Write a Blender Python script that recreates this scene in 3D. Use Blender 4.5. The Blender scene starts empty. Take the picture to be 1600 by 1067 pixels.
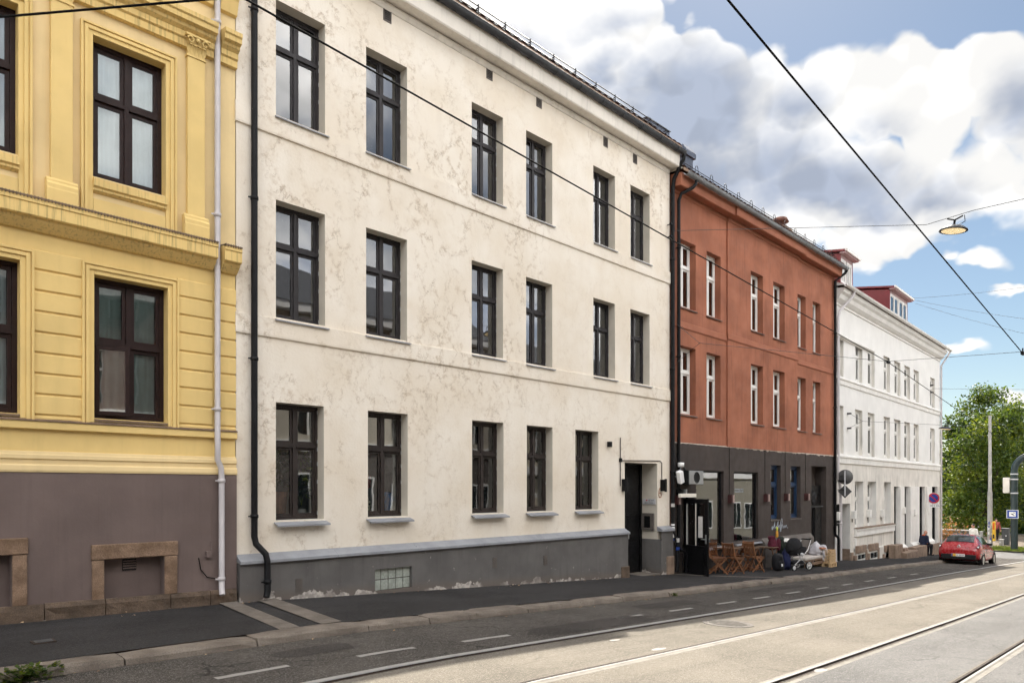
import bpy, math, random
from mathutils import Vector, Matrix
R = math.radians
rnd = random.Random(11)
scn = bpy.context.scene
col = scn.collection

# ---------------------------------------------------------------- measured camera (level, rising front)
FP, HZ, DC, CZ = 1100.0, 762.0, 10.87, 1.75
TH = math.atan(1091 / FP); CT, ST = math.cos(TH), math.sin(TH)
GP = [(-60, 1.5), (1.763, .05), (4.815, -.022), (15.12, -.557), (31.5, -1.33), (43, -1.90), (50, -2.25), (60, -2.6), (90, -3.0), (900, -3)]
def g(x):                                     # height of the street along the house fronts
    for (a, b), (p, q) in zip(GP, GP[1:]):
        if x <= p: return b + (q - b) * (x - a) / (p - a)
    return -3.0
def fx(px, Y=0.0):                            # survey: photo column -> X on the plane Y
    u = px - 800; d = DC + Y
    return d * (FP * CT + u * ST) / (FP * ST - u * CT)
def fz(px, py, Y=0.0):
    return CZ + (HZ - py) * (fx(px, Y) * CT + (DC + Y) * ST) / FP
def ray(px, py, t):
    r = t * (px - 800) / FP
    return Vector((t * CT + r * ST, -DC + t * ST - r * CT, CZ + t * (HZ - py) / FP))
def at_y(px, py, Y):
    u = (px - 800) / FP
    return ray(px, py, (DC + Y) / (ST - u * CT))
def at_x(px, py, X):
    u = (px - 800) / FP
    return ray(px, py, X / (CT + u * ST))
# the far white house is turned a little from the others
D2 = R(1.8); O2 = Vector((29.58, 0.0, 0.0))
def f2(px, py=700, Y=0.0):                    # -> (along, z) in its own frame
    u = px - 800
    dx, dy = FP * CT + u * ST, FP * ST - u * CT
    n = Vector((-math.sin(D2), math.cos(D2))); e = Vector((math.cos(D2), math.sin(D2)))
    o = Vector((0 - O2.x, -DC - O2.y)); dd = Vector((dx, dy))
    t = (Y - o.dot(n)) / dd.dot(n)
    return (o + dd * t).dot(e), CZ + t * (HZ - py)

# ---------------------------------------------------------------- mesh builder
class MB:
    def __init__(s): s.v = []; s.f = []; s.mi = []; s.sm = []; s.mats = []
    def m(s, mat):
        if mat not in s.mats: s.mats.append(mat)
        return s.mats.index(mat)
    def face(s, pts, mat, smooth=False):
        b = len(s.v); s.v += [tuple(p) for p in pts]
        s.f.append(tuple(range(b, b + len(pts)))); s.mi.append(s.m(mat)); s.sm.append(smooth)
    def grid(s, rows, mat, smooth=True, closed=False):
        b = len(s.v); n = len(rows[0]); k = s.m(mat)
        for r in rows: s.v += [tuple(p) for p in r]
        for i in range(len(rows) - 1):
            for j in range(n if closed else n - 1):
                j2 = (j + 1) % n
                s.f.append((b + i * n + j, b + i * n + j2, b + (i + 1) * n + j2, b + (i + 1) * n + j)); s.mi.append(k); s.sm.append(smooth)
    def box(s, x0, x1, y0, y1, z0, z1, mat, zf=None):
        if zf: z = lambda x, b: zf(x) + b
        else: z = lambda x, b: b
        b = len(s.v)
        s.v += [(x0, y0, z(x0, z0)), (x1, y0, z(x1, z0)), (x1, y1, z(x1, z0)), (x0, y1, z(x0, z0)),
                (x0, y0, z(x0, z1)), (x1, y0, z(x1, z1)), (x1, y1, z(x1, z1)), (x0, y1, z(x0, z1))]
        for q in ((0, 3, 2, 1), (4, 5, 6, 7), (0, 1, 5, 4), (1, 2, 6, 5), (2, 3, 7, 6), (3, 0, 4, 7)):
            s.f.append(tuple(b + i for i in q)); s.mi.append(s.m(mat)); s.sm.append(False)
    def obox(s, c, ex, ey, ez, mat):          # centre and three half-axes
        c = Vector(c); ex = Vector(ex); ey = Vector(ey); ez = Vector(ez); b = len(s.v)
        for k in (-1, 1):
            for (i, j) in ((-1, -1), (1, -1), (1, 1), (-1, 1)):
                s.v.append(tuple(c + ex * i + ey * j + ez * k))
        for q in ((0, 3, 2, 1), (4, 5, 6, 7), (0, 1, 5, 4), (1, 2, 6, 5), (2, 3, 7, 6), (3, 0, 4, 7)):
            s.f.append(tuple(b + i for i in q)); s.mi.append(s.m(mat)); s.sm.append(False)
    def bar(s, a, b, w, t, mat, up=(0, 0, 1)):
        a = Vector(a); b = Vector(b); d = (b - a)
        L = d.length / 2; d.normalize(); u = Vector(up)
        e = d.cross(u)
        if e.length < 1e-4: e = d.cross(Vector((0, 1, 0)))
        e.normalize(); u = e.cross(d)
        s.obox((a + b) / 2, d * L, e * w / 2, u * t / 2, mat)
    def prism(s, prof, x0, x1, mat, zf=None, smooth=False):   # closed (y,z) outline pushed along X
        n = len(prof); b = len(s.v); zo = zf or (lambda x: 0)
        for x in (x0, x1): s.v += [(x, y, z + zo(x)) for y, z in prof]
        for i in range(n):
            j = (i + 1) % n
            s.f.append((b + i, b + j, b + n + j, b + n + i)); s.mi.append(s.m(mat)); s.sm.append(smooth)
        s.f.append(tuple(b + i for i in reversed(range(n)))); s.mi.append(s.m(mat)); s.sm.append(False)
        s.f.append(tuple(b + n + i for i in range(n))); s.mi.append(s.m(mat)); s.sm.append(False)
    def tube(s, pts, r, mat, n=10, caps=True):
        pts = [Vector(p) for p in pts]; rs = r if isinstance(r, (list, tuple)) else [r] * len(pts)
        rows = []; u = None
        for i, p in enumerate(pts):
            d = (pts[min(i + 1, len(pts) - 1)] - pts[max(i - 1, 0)]).normalized()
            if u is None:
                u = d.cross(Vector((0, 0, 1)))
                if u.length < 1e-3: u = d.cross(Vector((1, 0, 0)))
            u = (u - d * u.dot(d)).normalized(); w = d.cross(u)
            rows.append([p + (u * math.cos(2 * math.pi * k / n) + w * math.sin(2 * math.pi * k / n)) * rs[i] for k in range(n)])
        s.grid(rows, mat, True, True)
        if caps: s.face(list(reversed(rows[0])), mat); s.face(rows[-1], mat)
    def lathe(s, prof, c, mat, n=20, axis='z', smooth=True):
        rows = []
        for (r, z) in prof:
            row = []
            for k in range(n):
                a = 2 * math.pi * k / n; p = (r * math.cos(a), r * math.sin(a), z)
                if axis == 'y': p = (p[0], p[2], p[1])
                if axis == 'x': p = (p[2], p[0], p[1])
                row.append((c[0] + p[0], c[1] + p[1], c[2] + p[2]))
            rows.append(row)
        s.grid(rows, mat, smooth, True)
    def build(s, name, parent=None, bevel=0, loc=None):
        me = bpy.data.meshes.new(name); o = bpy.data.objects.new(name, me); col.objects.link(o)
        off = Vector((0, 0, 0))
        if parent is not None:
            o.parent = parent
            off = Vector(parent.get('_org', (0, 0, 0)))
            o['_org'] = tuple(off)
        elif loc is not None:
            off = Vector(loc); o.location = loc; o['_org'] = tuple(off)
        me.from_pydata([(x - off.x, y - off.y, z - off.z) for x, y, z in s.v], [], s.f)
        for m in s.mats: me.materials.append(m)
        me.polygons.foreach_set('material_index', s.mi); me.polygons.foreach_set('use_smooth', s.sm)
        me.update()
        if bevel:
            b = o.modifiers.new('edge', 'BEVEL'); b.width = bevel; b.segments = 2; b.limit_method = 'ANGLE'
        return o
def tag(o, label=None, cat=None, group=None, kind=None):
    for k, v in (('label', label), ('category', cat), ('group', group), ('kind', kind)):
        if v: o[k] = v
    return o
def thing(name, label, cat, loc=(0, 0, 0), rz=0, group=None, local=False):
    """Empty at the thing's base. Parts are given in world coordinates unless local."""
    o = bpy.data.objects.new(name, None); col.objects.link(o); o.location = loc; o.rotation_euler = (0, 0, rz)
    o.empty_display_size = .2
    o['_org'] = (0, 0, 0) if local else tuple(loc)
    return tag(o, label, cat, group)
def copy_tree(o, parent=None):
    c = o.copy(); col.objects.link(c); c.parent = parent
    for ch in [k for k in bpy.data.objects if k.parent == o]: copy_tree(ch, c)
    return c

# ---------------------------------------------------------------- materials
class NT:
    def __init__(s, tree): s.t = tree; s.n = tree.nodes; s.l = tree.links
    def put(s, sock, v):
        if v is None: return
        if hasattr(v, 'is_linked'): s.l.new(v, sock)
        else: sock.default_value = v
    def math(s, op, a, b=None, c=None, clamp=False):
        n = s.n.new('ShaderNodeMath'); n.operation = op; n.use_clamp = clamp
        for i, v in enumerate((a, b, c)): s.put(n.inputs[i], v)
        return n.outputs[0]
    def vmath(s, op, a, b=None):
        n = s.n.new('ShaderNodeVectorMath'); n.operation = op
        s.put(n.inputs[0], a); s.put(n.inputs[1], b)
        return n.outputs['Value'] if op in ('DOT_PRODUCT', 'LENGTH') else n.outputs[0]
    def noise(s, vec, scale, detail=4, rough=.55, out=0, dist=0):
        n = s.n.new('ShaderNodeTexNoise'); s.put(n.inputs['Vector'], vec); n.inputs['Scale'].default_value = scale
        n.inputs['Detail'].default_value = detail; n.inputs['Roughness'].default_value = rough; n.inputs['Distortion'].default_value = dist
        return n.outputs[out]
    def voro(s, vec, scale, feat='F1', out='Distance', rnd_=1):
        n = s.n.new('ShaderNodeTexVoronoi'); n.feature = feat; s.put(n.inputs['Vector'], vec); n.inputs['Scale'].default_value = scale
        n.inputs['Randomness'].default_value = rnd_
        return n.outputs[out]
    def rng(s, v, a, b, c=0.0, d=1.0, smooth=True):
        n = s.n.new('ShaderNodeMapRange'); n.interpolation_type = 'SMOOTHSTEP' if smooth else 'LINEAR'
        for i, x in enumerate((v, a, b, c, d)): s.put(n.inputs[i], x)
        return n.outputs[0]
    def mix(s, f, a, b, blend='MIX'):
        n = s.n.new('ShaderNodeMix'); n.data_type = 'RGBA'; n.blend_type = blend
        s.put(n.inputs[0], f); s.put(n.inputs[6], c4(a)); s.put(n.inputs[7], c4(b))
        return n.outputs[2]
    def map(s, vec, scale=(1, 1, 1), loc=(0, 0, 0)):
        n = s.n.new('ShaderNodeMapping'); s.put(n.inputs['Vector'], vec); n.inputs['Scale'].default_value = scale; n.inputs['Location'].default_value = loc
        return n.outputs[0]
    def bump(s, h, strength, dist=.01):
        n = s.n.new('ShaderNodeBump'); n.inputs['Strength'].default_value = strength; n.inputs['Distance'].default_value = dist
        s.put(n.inputs['Height'], h); return n.outputs[0]
def c4(a): return a if hasattr(a, 'is_linked') else (a[0], a[1], a[2], 1.0)
def new_mat(name):
    m = bpy.data.materials.new(name); m.use_nodes = True; nt = m.node_tree
    return m, NT(nt), nt.nodes['Principled BSDF'], nt.nodes['Material Output']
def dim(c, k): return tuple(max(0, x * k) for x in c)
def mat(name, c, rough=.7, var=.12, scale=2.0, bump=0.0, bscale=60.0, metal=0.0, spec=.35, c2=None, streak=0.0, sscale=(9, 9, .7), coat=0.0, fine=0.0):
    """Procedural paint, plaster, metal, wood or fabric: two noises vary the colour, one the relief."""
    m, n, p, out = new_mat(name)
    tc = n.n.new('ShaderNodeTexCoord').outputs['Object']
    a = n.rng(n.noise(tc, scale, 5), .3, .7)
    cc = n.mix(a, dim(c, 1 - var), c2 if c2 else dim(c, 1 + var))
    if streak:
        st = n.rng(n.noise(n.map(tc, sscale), 1.0, 4), .48, .75)
        cc = n.mix(n.math('MULTIPLY', st, streak), cc, dim(c, .45))
    if fine:
        cc = n.mix(n.rng(n.noise(tc, 90, 2), .35, .65), cc, n.mix(fine, cc, dim(c, .35)))
    n.put(p.inputs['Base Color'], cc)
    n.put(p.inputs['Roughness'], n.rng(n.noise(tc, scale * 3.1, 3), .3, .7, max(.03, rough - .08), min(1, rough + .08)))
    p.inputs['Metallic'].default_value = metal; p.inputs['Specular IOR Level'].default_value = spec; p.inputs['Coat Weight'].default_value = coat
    if bump: n.put(p.inputs['Normal'], n.bump(n.noise(tc, bscale, 4), bump))
    return m
def mat_wood(name, c, rough=.55):
    m, n, p, out = new_mat(name)
    tc = n.n.new('ShaderNodeTexCoord').outputs['Object']
    gr = n.noise(n.map(tc, (40, 40, 3)), 1.0, 5, .6, dist=.6)
    n.put(p.inputs['Base Color'], n.mix(n.rng(gr, .3, .7), dim(c, .6), dim(c, 1.25))); p.inputs['Roughness'].default_value = rough
    n.put(p.inputs['Normal'], n.bump(gr, .2, .003)); return m
def mat_leaf(name, c, trans=.45):
    m, n, p, out = new_mat(name)
    tc = n.n.new('ShaderNodeTexCoord').outputs['Object']
    cc = n.mix(n.rng(n.noise(tc, 1.3, 3), .3, .7), dim(c, .7), dim(c, 1.3)); n.put(p.inputs['Base Color'], cc)
    p.inputs['Roughness'].default_value = .5; p.inputs['Specular IOR Level'].default_value = .4
    t = n.n.new('ShaderNodeBsdfTranslucent'); n.put(t.inputs['Color'], n.mix(.5, cc, (c[0] * 2.6, c[1] * 2.0, c[2] * .5)))
    x = n.n.new('ShaderNodeMixShader'); x.inputs[0].default_value = trans
    n.l.new(p.outputs[0], x.inputs[1]); n.l.new(t.outputs[0], x.inputs[2]); n.l.new(x.outputs[0], out.inputs['Surface']); return m
def mat_glass(name, tint=(.93, .95, .95), ior=2.1, wave=.05, base=.0):
    """Double glazing: mirror-like by Fresnel, see-through for the rest, slightly wavy."""
    m, n, p, out = new_mat(name); n.n.remove(p)
    tc = n.n.new('ShaderNodeTexCoord').outputs['Object']
    bm = n.bump(n.noise(tc, 2.2, 1), wave, .02)
    gl = n.n.new('ShaderNodeBsdfGlossy'); gl.inputs['Roughness'].default_value = .015; gl.inputs['Color'].default_value = (.95, .97, 1, 1); n.put(gl.inputs['Normal'], bm)
    tr = n.n.new('ShaderNodeBsdfTransparent'); tr.inputs['Color'].default_value = (*tint, 1)
    fr = n.n.new('ShaderNodeFresnel'); fr.inputs['IOR'].default_value = ior
    x = n.n.new('ShaderNodeMixShader'); n.put(x.inputs[0], n.math('ADD', fr.outputs[0], base, clamp=True))
    n.l.new(tr.outputs[0], x.inputs[1]); n.l.new(gl.outputs[0], x.inputs[2]); n.l.new(x.outputs[0], out.inputs['Surface']); return m
def mat_emit(name, c, s):
    m, n, p, out = new_mat(name); p.inputs['Base Color'].default_value = (*c, 1)
    p.inputs['Emission Color'].default_value = (*c, 1); p.inputs['Emission Strength'].default_value = s; return m

# cracked, weathered cream render of the big house
def mat_cream():
    m, n, p, out = new_mat('cracked cream render')
    tc = n.n.new('ShaderNodeTexCoord').outputs['Object']
    base = n.mix(n.rng(n.noise(tc, .7, 6), .3, .7), (.735, .655, .545), (.815, .758, .672))
    base = n.mix(n.math('MULTIPLY', n.rng(n.noise(n.map(tc, (4, 4, .5)), 1, 6), .5, .8), .22), base, (.62, .55, .46))
    base = n.mix(n.math('MULTIPLY', n.rng(n.noise(n.map(tc, loc=(2, 9, 4)), 1.6, 8, .68), .52, .70), .30), base, (.64, .545, .42))
    warp = n.vmath('ADD', tc, n.vmath('SCALE', n.vmath('SUBTRACT', n.noise(tc, 2.6, 7, .72, out=1), (.5, .5, .5))))
    warp.node.inputs[1].links[0].from_node.inputs['Scale'].default_value = .62
    warp = n.vmath('MULTIPLY', warp, (1.15, 1, .75))
    e1 = n.voro(warp, 1.15, 'DISTANCE_TO_EDGE'); e2 = n.voro(n.map(warp, (1, 1, 1), (3.3, 1.7, 5.1)), 2.9, 'DISTANCE_TO_EDGE')
    big = n.rng(n.noise(n.map(tc, loc=(3, 5, 8)), .30, 2), .38, .60, .22, 1.1); patch = n.math('MULTIPLY', n.rng(n.noise(tc, .85, 4), .42, .60), big); patch2 = n.math('MULTIPLY', n.rng(n.noise(n.map(tc, loc=(7, 3, 1)), 1.2, 4), .43, .60), big)
    fe = n.rng(n.noise(tc, 9, 9, .74), .44, .60); br = n.rng(n.noise(n.map(tc, loc=(1, 2, 6)), 4, 4), .42, .58)
    halo = n.math('MULTIPLY', n.rng(e1, .0, .115, 1, 0), n.math('MULTIPLY', patch, fe)); halo2 = n.math('MULTIPLY', n.rng(e2, .0, .17, 1, 0), n.math('MULTIPLY', patch2, fe))
    thin = n.math('MULTIPLY', n.rng(e1, .0, .014, 1, 0), n.math('MULTIPLY', patch, br)); thin2 = n.math('MULTIPLY', n.rng(e2, .0, .024, 1, 0), n.math('MULTIPLY', patch2, br))
    c = n.mix(n.math('MULTIPLY', n.math('MAXIMUM', halo, halo2), .56), base, (.50, .395, .285))
    c = n.mix(n.math('MULTIPLY', n.math('MAXIMUM', thin, thin2), .70), c, (.36, .285, .215))
    c = n.mix(n.math('MULTIPLY', n.rng(n.noise(tc, 38, 2), .72, .78), .5), c, (.40, .34, .28))
    n.put(p.inputs['Base Color'], c); p.inputs['Roughness'].default_value = .9; p.inputs['Specular IOR Level'].default_value = .2
    h = n.math('ADD', n.noise(tc, 22, 5), n.math('MULTIPLY', n.math('MAXIMUM', thin, thin2), -.5))
    n.put(p.inputs['Normal'], n.bump(h, .35, .012)); return m
# grey base course: paint flakes off above the pavement
def mat_plinth(name, c, flake=(.62, .57, .52), slope=-.052, z0=.228, reach=.34, amount=.5):
    m, n, p, out = new_mat(name)
    ge = n.n.new('ShaderNodeNewGeometry').outputs['Position']; sx = n.n.new('ShaderNodeSeparateXYZ'); n.l.new(ge, sx.inputs[0])
    gl = n.math('ADD', n.math('MULTIPLY', sx.outputs[0], slope), z0)
    h = n.math('SUBTRACT', sx.outputs[2], gl)
    base = n.mix(n.rng(n.noise(ge, 1.6, 5), .3, .7), dim(c, .86), dim(c, 1.13))
    base = n.mix(n.math('MULTIPLY', n.rng(n.noise(n.map(ge, (8, 8, .8)), 1, 4), .5, .75), .35), base, dim(c, .6))
    f = n.math('ADD', n.noise(n.map(ge, (1, 1, 1)), 3.4, 6, .62), n.rng(h, 0, reach, .15, -.30, False))
    fl = n.rng(f, .60, .615)
    lump = n.rng(n.noise(n.map(ge, loc=(4, 4, 4)), .8, 2), .42, .52)
    fl = n.math('MULTIPLY', n.math('MULTIPLY', fl, lump), amount * 2, clamp=True)
    spots = n.math('MULTIPLY', n.rng(n.noise(ge, 11, 3), .72, .73), amount, clamp=True)
    base = n.mix(n.math('MULTIPLY', n.rng(h, .02, .22, 1, 0), .5), base, (.16, .125, .10))
    cc = n.mix(n.math('MAXIMUM', fl, spots), base, n.mix(n.rng(n.noise(ge, 9, 3), .4, .6), flake, dim(flake, .55)))
    n.put(p.inputs['Base Color'], cc); p.inputs['Roughness'].default_value = .8; p.inputs['Specular IOR Level'].default_value = .25
    n.put(p.inputs['Normal'], n.bump(n.math('SUBTRACT', n.noise(ge, 30, 4), fl), .3, .008)); return m
def mat_asphalt(name, c, agg=.5, patchy=.3, light=(.30, .28, .26), crack=.0, rough=.92, spec=.12):
    m, n, p, out = new_mat(name)
    ge = n.n.new('ShaderNodeNewGeometry').outputs['Position']
    a = n.rng(n.noise(ge, .55, 6, .6), .3, .7); cc = n.mix(a, dim(c, 1 - patchy), dim(c, 1 + patchy))
    trk = n.rng(n.noise(n.map(ge, (.12, 2.2, 1)), 1, 4), .45, .75); cc = n.mix(n.math('MULTIPLY', trk, .48), cc, dim(c, .62))
    sp = n.voro(ge, 95, 'F1', 'Color'); s1 = n.n.new('ShaderNodeSeparateColor'); n.l.new(sp, s1.inputs[0])
    cc = n.mix(n.math('MULTIPLY', n.rng(s1.outputs[0], .55, .95), agg), cc, light)
    cc = n.mix(n.math('MULTIPLY', n.rng(s1.outputs[1], .70, .95), agg * .8), cc, dim(c, .4))
    if crack:
        w = n.vmath('ADD', ge, n.vmath('MULTIPLY', n.noise(ge, 1.5, 5, .6, out=1), (.9, .9, 0)))
        e = n.voro(n.vmath('MULTIPLY', w, (.45, .8, 0)), 1, 'DISTANCE_TO_EDGE')
        cr = n.math('MULTIPLY', n.rng(e, 0, .012, 1, 0), n.rng(n.noise(ge, .7, 2), .45, .6)); cc = n.mix(n.math('MULTIPLY', cr, crack), cc, dim(c, .3))
    n.put(p.inputs['Base Color'], cc); p.inputs['Roughness'].default_value = rough; p.inputs['Specular IOR Level'].default_value = spec
    n.put(p.inputs['Normal'], n.bump(n.noise(ge, 70, 3), .35, .006)); return m

M = {}
M['cream'] = mat_cream()
M['creamtrim'] = mat('cream trim plaster', (.73, .685, .615), .85, .07, 1.2, .15, 25, streak=.25)
M['plinth'] = mat_plinth('flaking grey base paint', (.130, .123, .119), reach=.26, amount=.42)
M['zinc'] = mat('grey zinc flashing', (.30, .31, .335), .55, .10, 3, .05, 20, metal=.2, spec=.3)
M['frame'] = mat('charcoal window paint', (.030, .027, .029), .5, .15, 6, .08, 80, spec=.25)
M['frame2'] = mat('brown black window paint', (.032, .025, .023), .5, .15, 6, .08, 80, spec=.25)
M['framey'] = mat('dark brown window paint', (.018, .0075, .0065), .5, .15, 6, .08, 80, spec=.22)
M['framew'] = mat('white window paint', (.78, .77, .74), .45, .05, 6, .05, 80, spec=.5)
M['frameb'] = mat('blue window paint', (.010, .036, .095), .4, .1, 6, spec=.5)
M['glass'] = mat_glass('window glass', base=.06)
M['glassg'] = mat_glass('ground floor glass', ior=1.7, base=.045)
M['sheet'] = mat('blue grey sheet metal', (.085, .10, .135), .6, .12, 3, spec=.2)
M['glassy'] = mat_glass('curtained window glass', (.84, .90, .92), 1.65, .05, .0)
M['glassd'] = mat_glass('dark window glass', (.55, .60, .60), 1.9)
M['glasst'] = mat_glass('shop window glass', (.93, .94, .92), 1.9, .03, .24)
M['black'] = mat('black painted metal', (.007, .007, .008), .5, .2, 8, .05, 60, spec=.2)
M['blackd'] = mat('black door paint', (.006, .006, .007), .45, .2, 3, .08, 40, spec=.2)
M['wirem'] = mat('black wire coating', (.012, .012, .012), .9, .1, 3, spec=.05)
M['wireg'] = mat('grey wire', (.11, .11, .115), .85, .1, 3, spec=.1)
M['joint_sheen'] = mat('painted rail sheen', (.33, .32, .30), .7, .10, 4, .2, 30)  # pale colour stands in for sky reflected along the first rail
M['gutter'] = mat('dark grey gutter', (.05, .052, .058), .55, .15, 5, spec=.3)
M['gutterg'] = mat('weathered grey gutter', (.23, .24, .25), .4, .15, 5, spec=.5, metal=.4)
M['tile'] = mat('red brown roof tiles', (.16, .075, .055), .75, .3, 6, .2, 30)
M['vent'] = mat('brown vent', (.11, .095, .085), .6, .12, 6)
M['hinge'] = mat('pale hinge metal', (.5, .5, .5), .4, .1, 9, metal=.5)
M['room'] = mat('dim room plaster', (.48, .44, .38), .9, .2, .6)
M['curtain'] = mat('pale curtain cloth', (.70, .69, .66), .9, .06, 3, .1, 50)
M['curtaing'] = mat('sage curtain cloth', (.34, .39, .34), .9, .1, 3, .1, 50)
M['yellow'] = mat('ochre yellow plaster', (.725, .53, .215), .85, .08, 1.1, .10, 18, streak=.10)
M['yellowl'] = mat('pale ochre plaster', (.72, .555, .295), .85, .07, 1.3, .10, 18, streak=.10)
M['yellows'] = mat('streaked ochre plaster', (.71, .515, .205), .85, .10, 1.1, .10, 18, streak=.8, sscale=(34, 34, 1.6))
M['ledge'] = mat('brown ledge sheet', (.17, .115, .075), .6, .2, 4)
M['yplinth'] = mat('mauve brown base plaster', (.150, .112, .102), .85, .12, 1.1, .14, 30, streak=.14, sscale=(14, 14, .5))
M['granite'] = mat('reddish granite', (.235, .150, .095), .85, .22, 5, .8, 26, c2=(.33, .22, .15), fine=.5)
M['granited'] = mat('dark granite base', (.125, .088, .062), .88, .3, 5, 1.0, 22, fine=.5)
M['pipew'] = mat('pale grey pipe', (.52, .49, .50), .45, .10, 2, .06, 12, spec=.5, streak=.3)
M['red'] = mat('terracotta plaster', (.315, .119, .069), .9, .20, .9, .30, 16, streak=.34, sscale=(12, 12, .8))
M['redt'] = mat('terracotta trim', (.33, .124, .072), .85, .07, 1.5, .1, 20)
M['shop'] = mat('dark brown plaster', (.058, .046, .041), .85, .12, 1.2, .12, 30, streak=.2)
M['shopl'] = mat('grey brown ledge', (.12, .105, .095), .8, .12, 2, .1, 30)
M['flake'] = mat('pale plaster edge', (.52, .46, .40), .9, .2, 8, .3, 30)
M['white'] = mat('off white plaster', (.76, .75, .73), .88, .05, .9, .12, 20, streak=.14)
M['whited'] = mat('grimy white plaster', (.70, .67, .62), .88, .10, 1.2, .12, 20, streak=.60)
M['whitet'] = mat('white trim plaster', (.77, .755, .725), .85, .06, 1.5, .08, 20, streak=.2)
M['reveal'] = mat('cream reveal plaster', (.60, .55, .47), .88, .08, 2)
M['stone'] = mat('tan sandstone', (.27, .195, .145), .88, .22, 4, .5, 22, fine=.35)
M['redmetal'] = mat('dark red sheet roof', (.16, .018, .02), .45, .12, 3, spec=.5)
M['pinkwall'] = mat('pale red boards', (.42, .30, .30), .7, .08, 4)
M['lampb'] = mat('maroon wall lamp', (.06, .022, .022), .5, .15, 6)
M['pinkish'] = mat('pale lamp side', (.36, .26, .24), .5, .1, 6)
M['steel'] = mat('polished rail steel', (.25, .245, .24), .6, .03, 5, metal=.1)
M['rust'] = mat('rusty groove', (.045, .032, .025), .8, .3, 9)
M['galv'] = mat('galvanised steel', (.36, .37, .38), .45, .15, 4, metal=.6)
M['concrete'] = mat('pole concrete', (.36, .35, .33), .8, .15, 3, .2, 30)
M['signback'] = mat('grey sign back', (.13, .13, .13), .55, .1, 4, metal=.3)
M['white_p'] = mat('white sign paint', (.80, .80, .80), .4, .03, 3, spec=.5)
M['redsign'] = mat('red sign film', (.50, .02, .03), .35, .06, 3, spec=.5)
M['bluesign'] = mat('blue sign film', (.012, .05, .30), .35, .06, 3, spec=.5)
M['dgreen'] = mat('dark green mast', (.020, .036, .038), .4, .15, 4, spec=.5)
M['yellowp'] = mat('yellow plastic', (.75, .45, .02), .4, .08, 4, spec=.5)
M['cabinet'] = mat('dark grey cabinet', (.060, .064, .068), .5, .12, 4)
M['cabl'] = mat('light grey cabinet', (.30, .30, .29), .5, .12, 4)
M['wood'] = mat_wood('oiled chair wood', (.21, .085, .035))
M['woodd'] = mat_wood('dark table wood', (.085, .06, .05))
M['pallet'] = mat_wood('raw pine', (.58, .40, .22), .7)
M['woodw'] = mat_wood('weathered plank', (.22, .14, .09), .7)
M['cloth_m'] = mat('maroon cloth', (.085, .012, .026), .9, .25, 9, .3, 60)
M['cloth_g'] = mat('dark green cloth', (.018, .024, .018), .9, .25, 9, .3, 60)
M['cloth_b'] = mat('navy cloth', (.010, .014, .050), .9, .25, 9, .3, 60)
M['cloth_k'] = mat('black cloth', (.010, .010, .012), .85, .25, 9, .3, 60)
M['cloth_w'] = mat('white cloth', (.72, .70, .68), .9, .06, 9, .3, 30)
M['bag'] = mat('white plastic film', (.56, .55, .59), .35, .08, 5, .3, 14, spec=.5)
M['mattress'] = mat('pale mattress cloth', (.48, .44, .41), .9, .08, 6, .2, 40)
M['rubber'] = mat('black rubber', (.012, .012, .012), .7, .2, 9)
M['alu'] = mat('bright alloy', (.62, .62, .63), .3, .06, 9, metal=.9)
M['carred'] = mat('red car paint', (.36, .008, .014), .28, .05, 3, spec=.6, coat=.8)
M['carblk'] = mat('black car trim', (.012, .012, .013), .4, .1, 5)
M['carglass'] = mat('dark car glass', (.018, .024, .026), .06, .2, 3, spec=.9)
M['lampred'] = mat('red lamp lens', (.10, .004, .008), .15, .05, 4, spec=.7)
M['skin'] = mat('skin', (.48, .25, .17), .55, .08, 9)
M['hairg'] = mat('thin grey hair', (.35, .28, .24), .8, .2, 20)
M['haird'] = mat('dark hair', (.025, .02, .018), .7, .2, 20)
M['navy'] = mat('navy coat cloth', (.014, .020, .045), .9, .15, 9)
M['orange'] = mat('orange scarf cloth', (.62, .12, .025), .9, .12, 9)
M['jeans'] = mat('black trousers', (.012, .012, .015), .9, .2, 9)
M['shirtw'] = mat('white shirt cloth', (.70, .68, .64), .9, .06, 9)
M['shirtr'] = mat('dusty red top', (.30, .07, .06), .9, .1, 9)
M['asph'] = mat_asphalt('lane asphalt', (.066, .059, .052), .5, .34, (.26, .24, .22), .8)
M['asphp'] = mat_asphalt('pavement asphalt', (.036, .034, .034), .3, .25, (.11, .105, .10), .0)
M['asphr'] = mat_asphalt('grey street asphalt', (.150, .146, .142), .45, .16, (.33, .32, .31), .5)
M['beige'] = mat_asphalt('beige exposed aggregate', (.168, .152, .128), .55, .17, (.31, .28, .24), .35)
M['kerbstone'] = mat('granite kerb', (.20, .165, .135), .85, .25, 2.2, .7, 30, c2=(.27, .23, .19), fine=.45)
M['sett'] = mat('tan stone strip', (.18, .155, .13), .88, .2, 3, .5, 30, fine=.4)
M['paint'] = mat('worn white road paint', (.40, .385, .36), .7, .25, 7, .2, 40, c2=(.30, .28, .26))
M['joint'] = mat('pale rail joint', (.20, .185, .16), .7, .15, 4, .2, 30)
M['iron'] = mat('cast iron', (.15, .138, .125), .75, .2, 9, .1, 60, spec=.15)
M['earth'] = mat('dry earth', (.14, .11, .08), .95, .3, 5, .5, 20)
M['grass'] = mat_leaf('grass blade', (.085, .13, .02), .3)
M['leafy'] = mat_leaf('sunny yellow green leaf', (.115, .16, .020))
M['leafm'] = mat_leaf('mid green leaf', (.060, .105, .018))
M['leafd'] = mat_leaf('deep green leaf', (.030, .060, .014), .35)
M['leafo'] = mat_leaf('dry orange leaf', (.30, .15, .06), .3)
M['bark'] = mat('grey brown bark', (.075, .058, .045), .9, .3, 6, .8, 18)
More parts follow.
